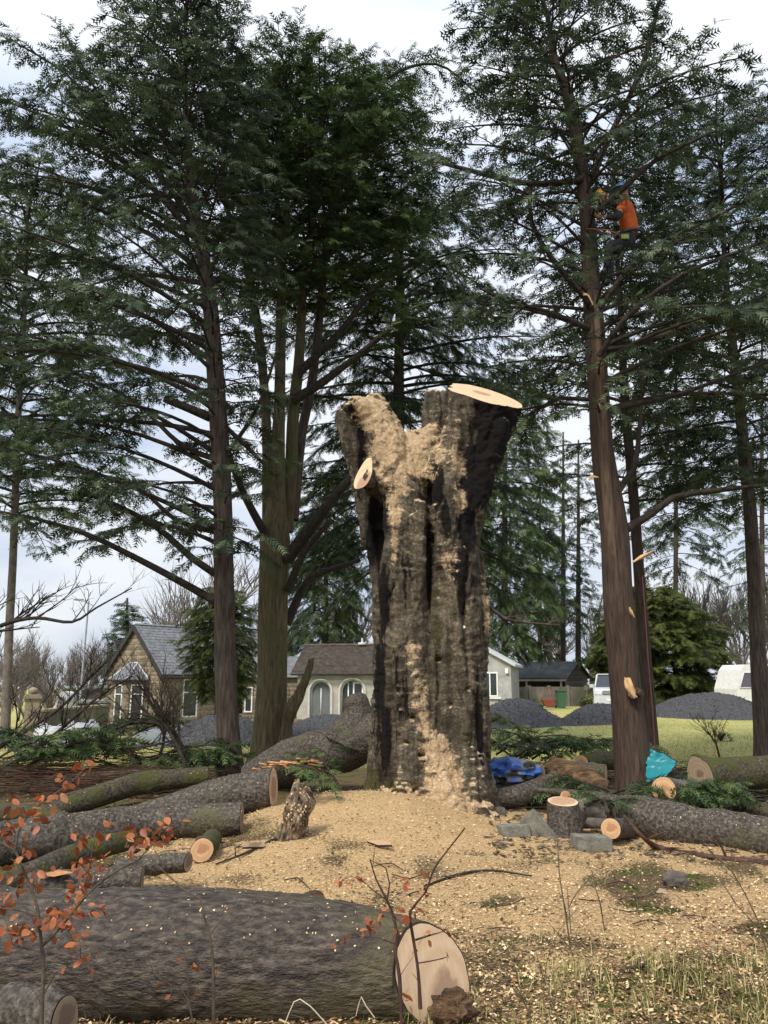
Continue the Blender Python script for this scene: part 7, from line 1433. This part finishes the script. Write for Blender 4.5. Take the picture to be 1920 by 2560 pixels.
for s_ in 'LR':                                   # gloved hand: palm, four fingers and thumb curled
    w0 = J['wr' + s_]; d = unit(w0 - J['el' + s_]); up = unit(cross(d, (0, 1., 0))); sd = cross(d, up); ks = [w0, w0 + d * .05, w0 + d * .09]; es = [(0, 1), (1, 2)]; rs_ = [.028, .036, .03]
    for f in range(4): b_ = w0 + d * .09 + sd * (.027 - .018 * f); i0 = len(ks); ln = (.034, .040, .037, .028)[f]; ks += [b_, b_ + d * ln - up * .008, b_ + d * ln * 1.3 - up * .035, b_ + d * ln * .9 - up * .055]; es += [(2, i0), (i0, i0 + 1), (i0 + 1, i0 + 2), (i0 + 2, i0 + 3)]; rs_ += [.011, .010, .009, .008]
    i0 = len(ks); ks += [w0 + d * .04 + sd * .035, w0 + d * .07 + sd * .05 - up * .02, w0 + d * .09 + sd * .042 - up * .04]; es += [(1, i0), (i0, i0 + 1), (i0 + 1, i0 + 2)]; rs_ += [.013, .011, .009]
    skin('glove', ks, es, rs_, plain('tan_glove' + s_, (.38, .24, .14), .8), per, 1)
# helmet, ear defenders, visor, face
hc = pp(1556, 474); mb = MB(); th = np.linspace(.0, 1.45, 9); mb.tube([hc + np.array((0, 0, -.01 + .135 * math.sin(a))) for a in th], [.135 * math.cos(a) + .004 for a in th], 22); mb.tube([hc + np.array((-.045, 0, -.014)), hc + np.array((-.045, 0, -.002))], [.15, .148], 22); mk('helmet', mb, plain('blue_helmet', (.05, .18, .38), .3, spec=.6), per)
mb = MB(); mb.tube([hc + np.array((0, -.14, -.06)), hc + np.array((0, -.17, -.06))], [.045, .04], 14); mb.tube([hc + np.array((0, .14, -.06)), hc + np.array((0, .17, -.06))], [.045, .04], 14); mk('ear_defenders', mb, plain('bright_blue_plastic', (.06, .30, .62), .4), per)
mb = MB(); pts = [hc + np.array((-.15 * math.cos(a), .13 * math.sin(a), 0)) for a in np.linspace(-1.1, 1.1, 9)]; V = [q + np.array((0, 0, .0)) for q in pts] + [q + np.array((-.02, 0, -.13)) for q in pts]; mb.add(V, [(i_, i_ + 1, i_ + 10, i_ + 9) for i_ in range(8)]); mk('visor', mb, plain('mesh_visor', (.03, .03, .03), .5), per)
fc_ = J['head'] + np.array((-.075, 0, -.005)); mb = MB(); mb.tube([fc_ + (.01, 0, .02), fc_ + (-.03, 0, -.015), fc_ + (.0, 0, -.02)], [.012, .016, .008], 8); mk('nose', mb, M['skin'], per); mb = MB(); mb.box(fc_ + (.002, 0, -.045), (.01, .045, .01)); mk('mouth', mb, plain('lips', (.30, .12, .10)), per)
for s_ in (-1, 1): mb = MB(); mb.tube([fc_ + (-.0, s_ * .03, .025), fc_ + (-.012, s_ * .03, .025)], [.011, .009], 8); mk('eye', mb, plain('eye%d' % s_, (.08, .07, .06)), per); mb = MB(); mb.tube([J['head'] + (.01, s_ * .08, .02), J['head'] + (.015, s_ * .095, .0), J['head'] + (.01, s_ * .08, -.02)], [.012, .018, .010], 8); mk('ear', mb, M['skin'], per)
har = MB(); c = pp(1574, 588); ring = [c + np.array((.20 * math.cos(a), .18 * math.sin(a), .02 * math.cos(a))) for a in np.linspace(0, 6.283, 20)]; har.tube(ring, [.028] * 20, 6)
for s_ in ('L', 'R'): cc = J['h' + s_] * .6 + J['k' + s_] * .4; har.tube([cc + np.array((.03 * math.cos(a), .11 * math.cos(a + 1.57), .12 * math.sin(a))) for a in np.linspace(0, 6.283, 14)], [.02] * 14, 5)
mk('harness', har, plain('harness_webbing', (.05, .05, .06), .8), per); mb = MB(); mb.box(pp(1562, 592, -.24), (.12, .04, .08)); mk('harness_pouch', mb, plain('lime_pouch', (.22, .28, .06)), per, smooth=False)
lan = MB(); lan.tube([pp(1560, 592, -.18), pp(1520, 575, -.35), pp(1470, 572, -.1), pp(1462, 574, .25), pp(1500, 580, .5), pp(1562, 594, .25)], [.011] * 6, 6); mk('lanyard', lan, plain('lanyard_rope', (.30, .10, .06)), per)
# chainsaw, held at the trunk
cs = thing('chainsaw', pp(1503, 488, .05), 'orange and yellow top handled chainsaw in the climber\'s hand against the trunk', 'chainsaw'); mb = MB(); c = pp(1503, 488, .05); bevbox(mb, c, (.20, .10, .12), rot(0, R(30), R(20)), .02); mk('body', mb, plain('saw_orange', (.80, .33, .04), .4), cs)
mb = MB(); mb.tube([c + (-.09, 0, .05), c + (-.04, 0, .12), c + (.07, 0, .09), c + (.09, 0, .01)], [.014] * 4, 8); mk('handle', mb, M['blackp'], cs); mb = MB(); bevbox(mb, c + (-.20, 0, -.10), (.30, .008, .06), rot(0, R(-30), R(20)), .003); mk('guide_bar', mb, M['galv'], cs)
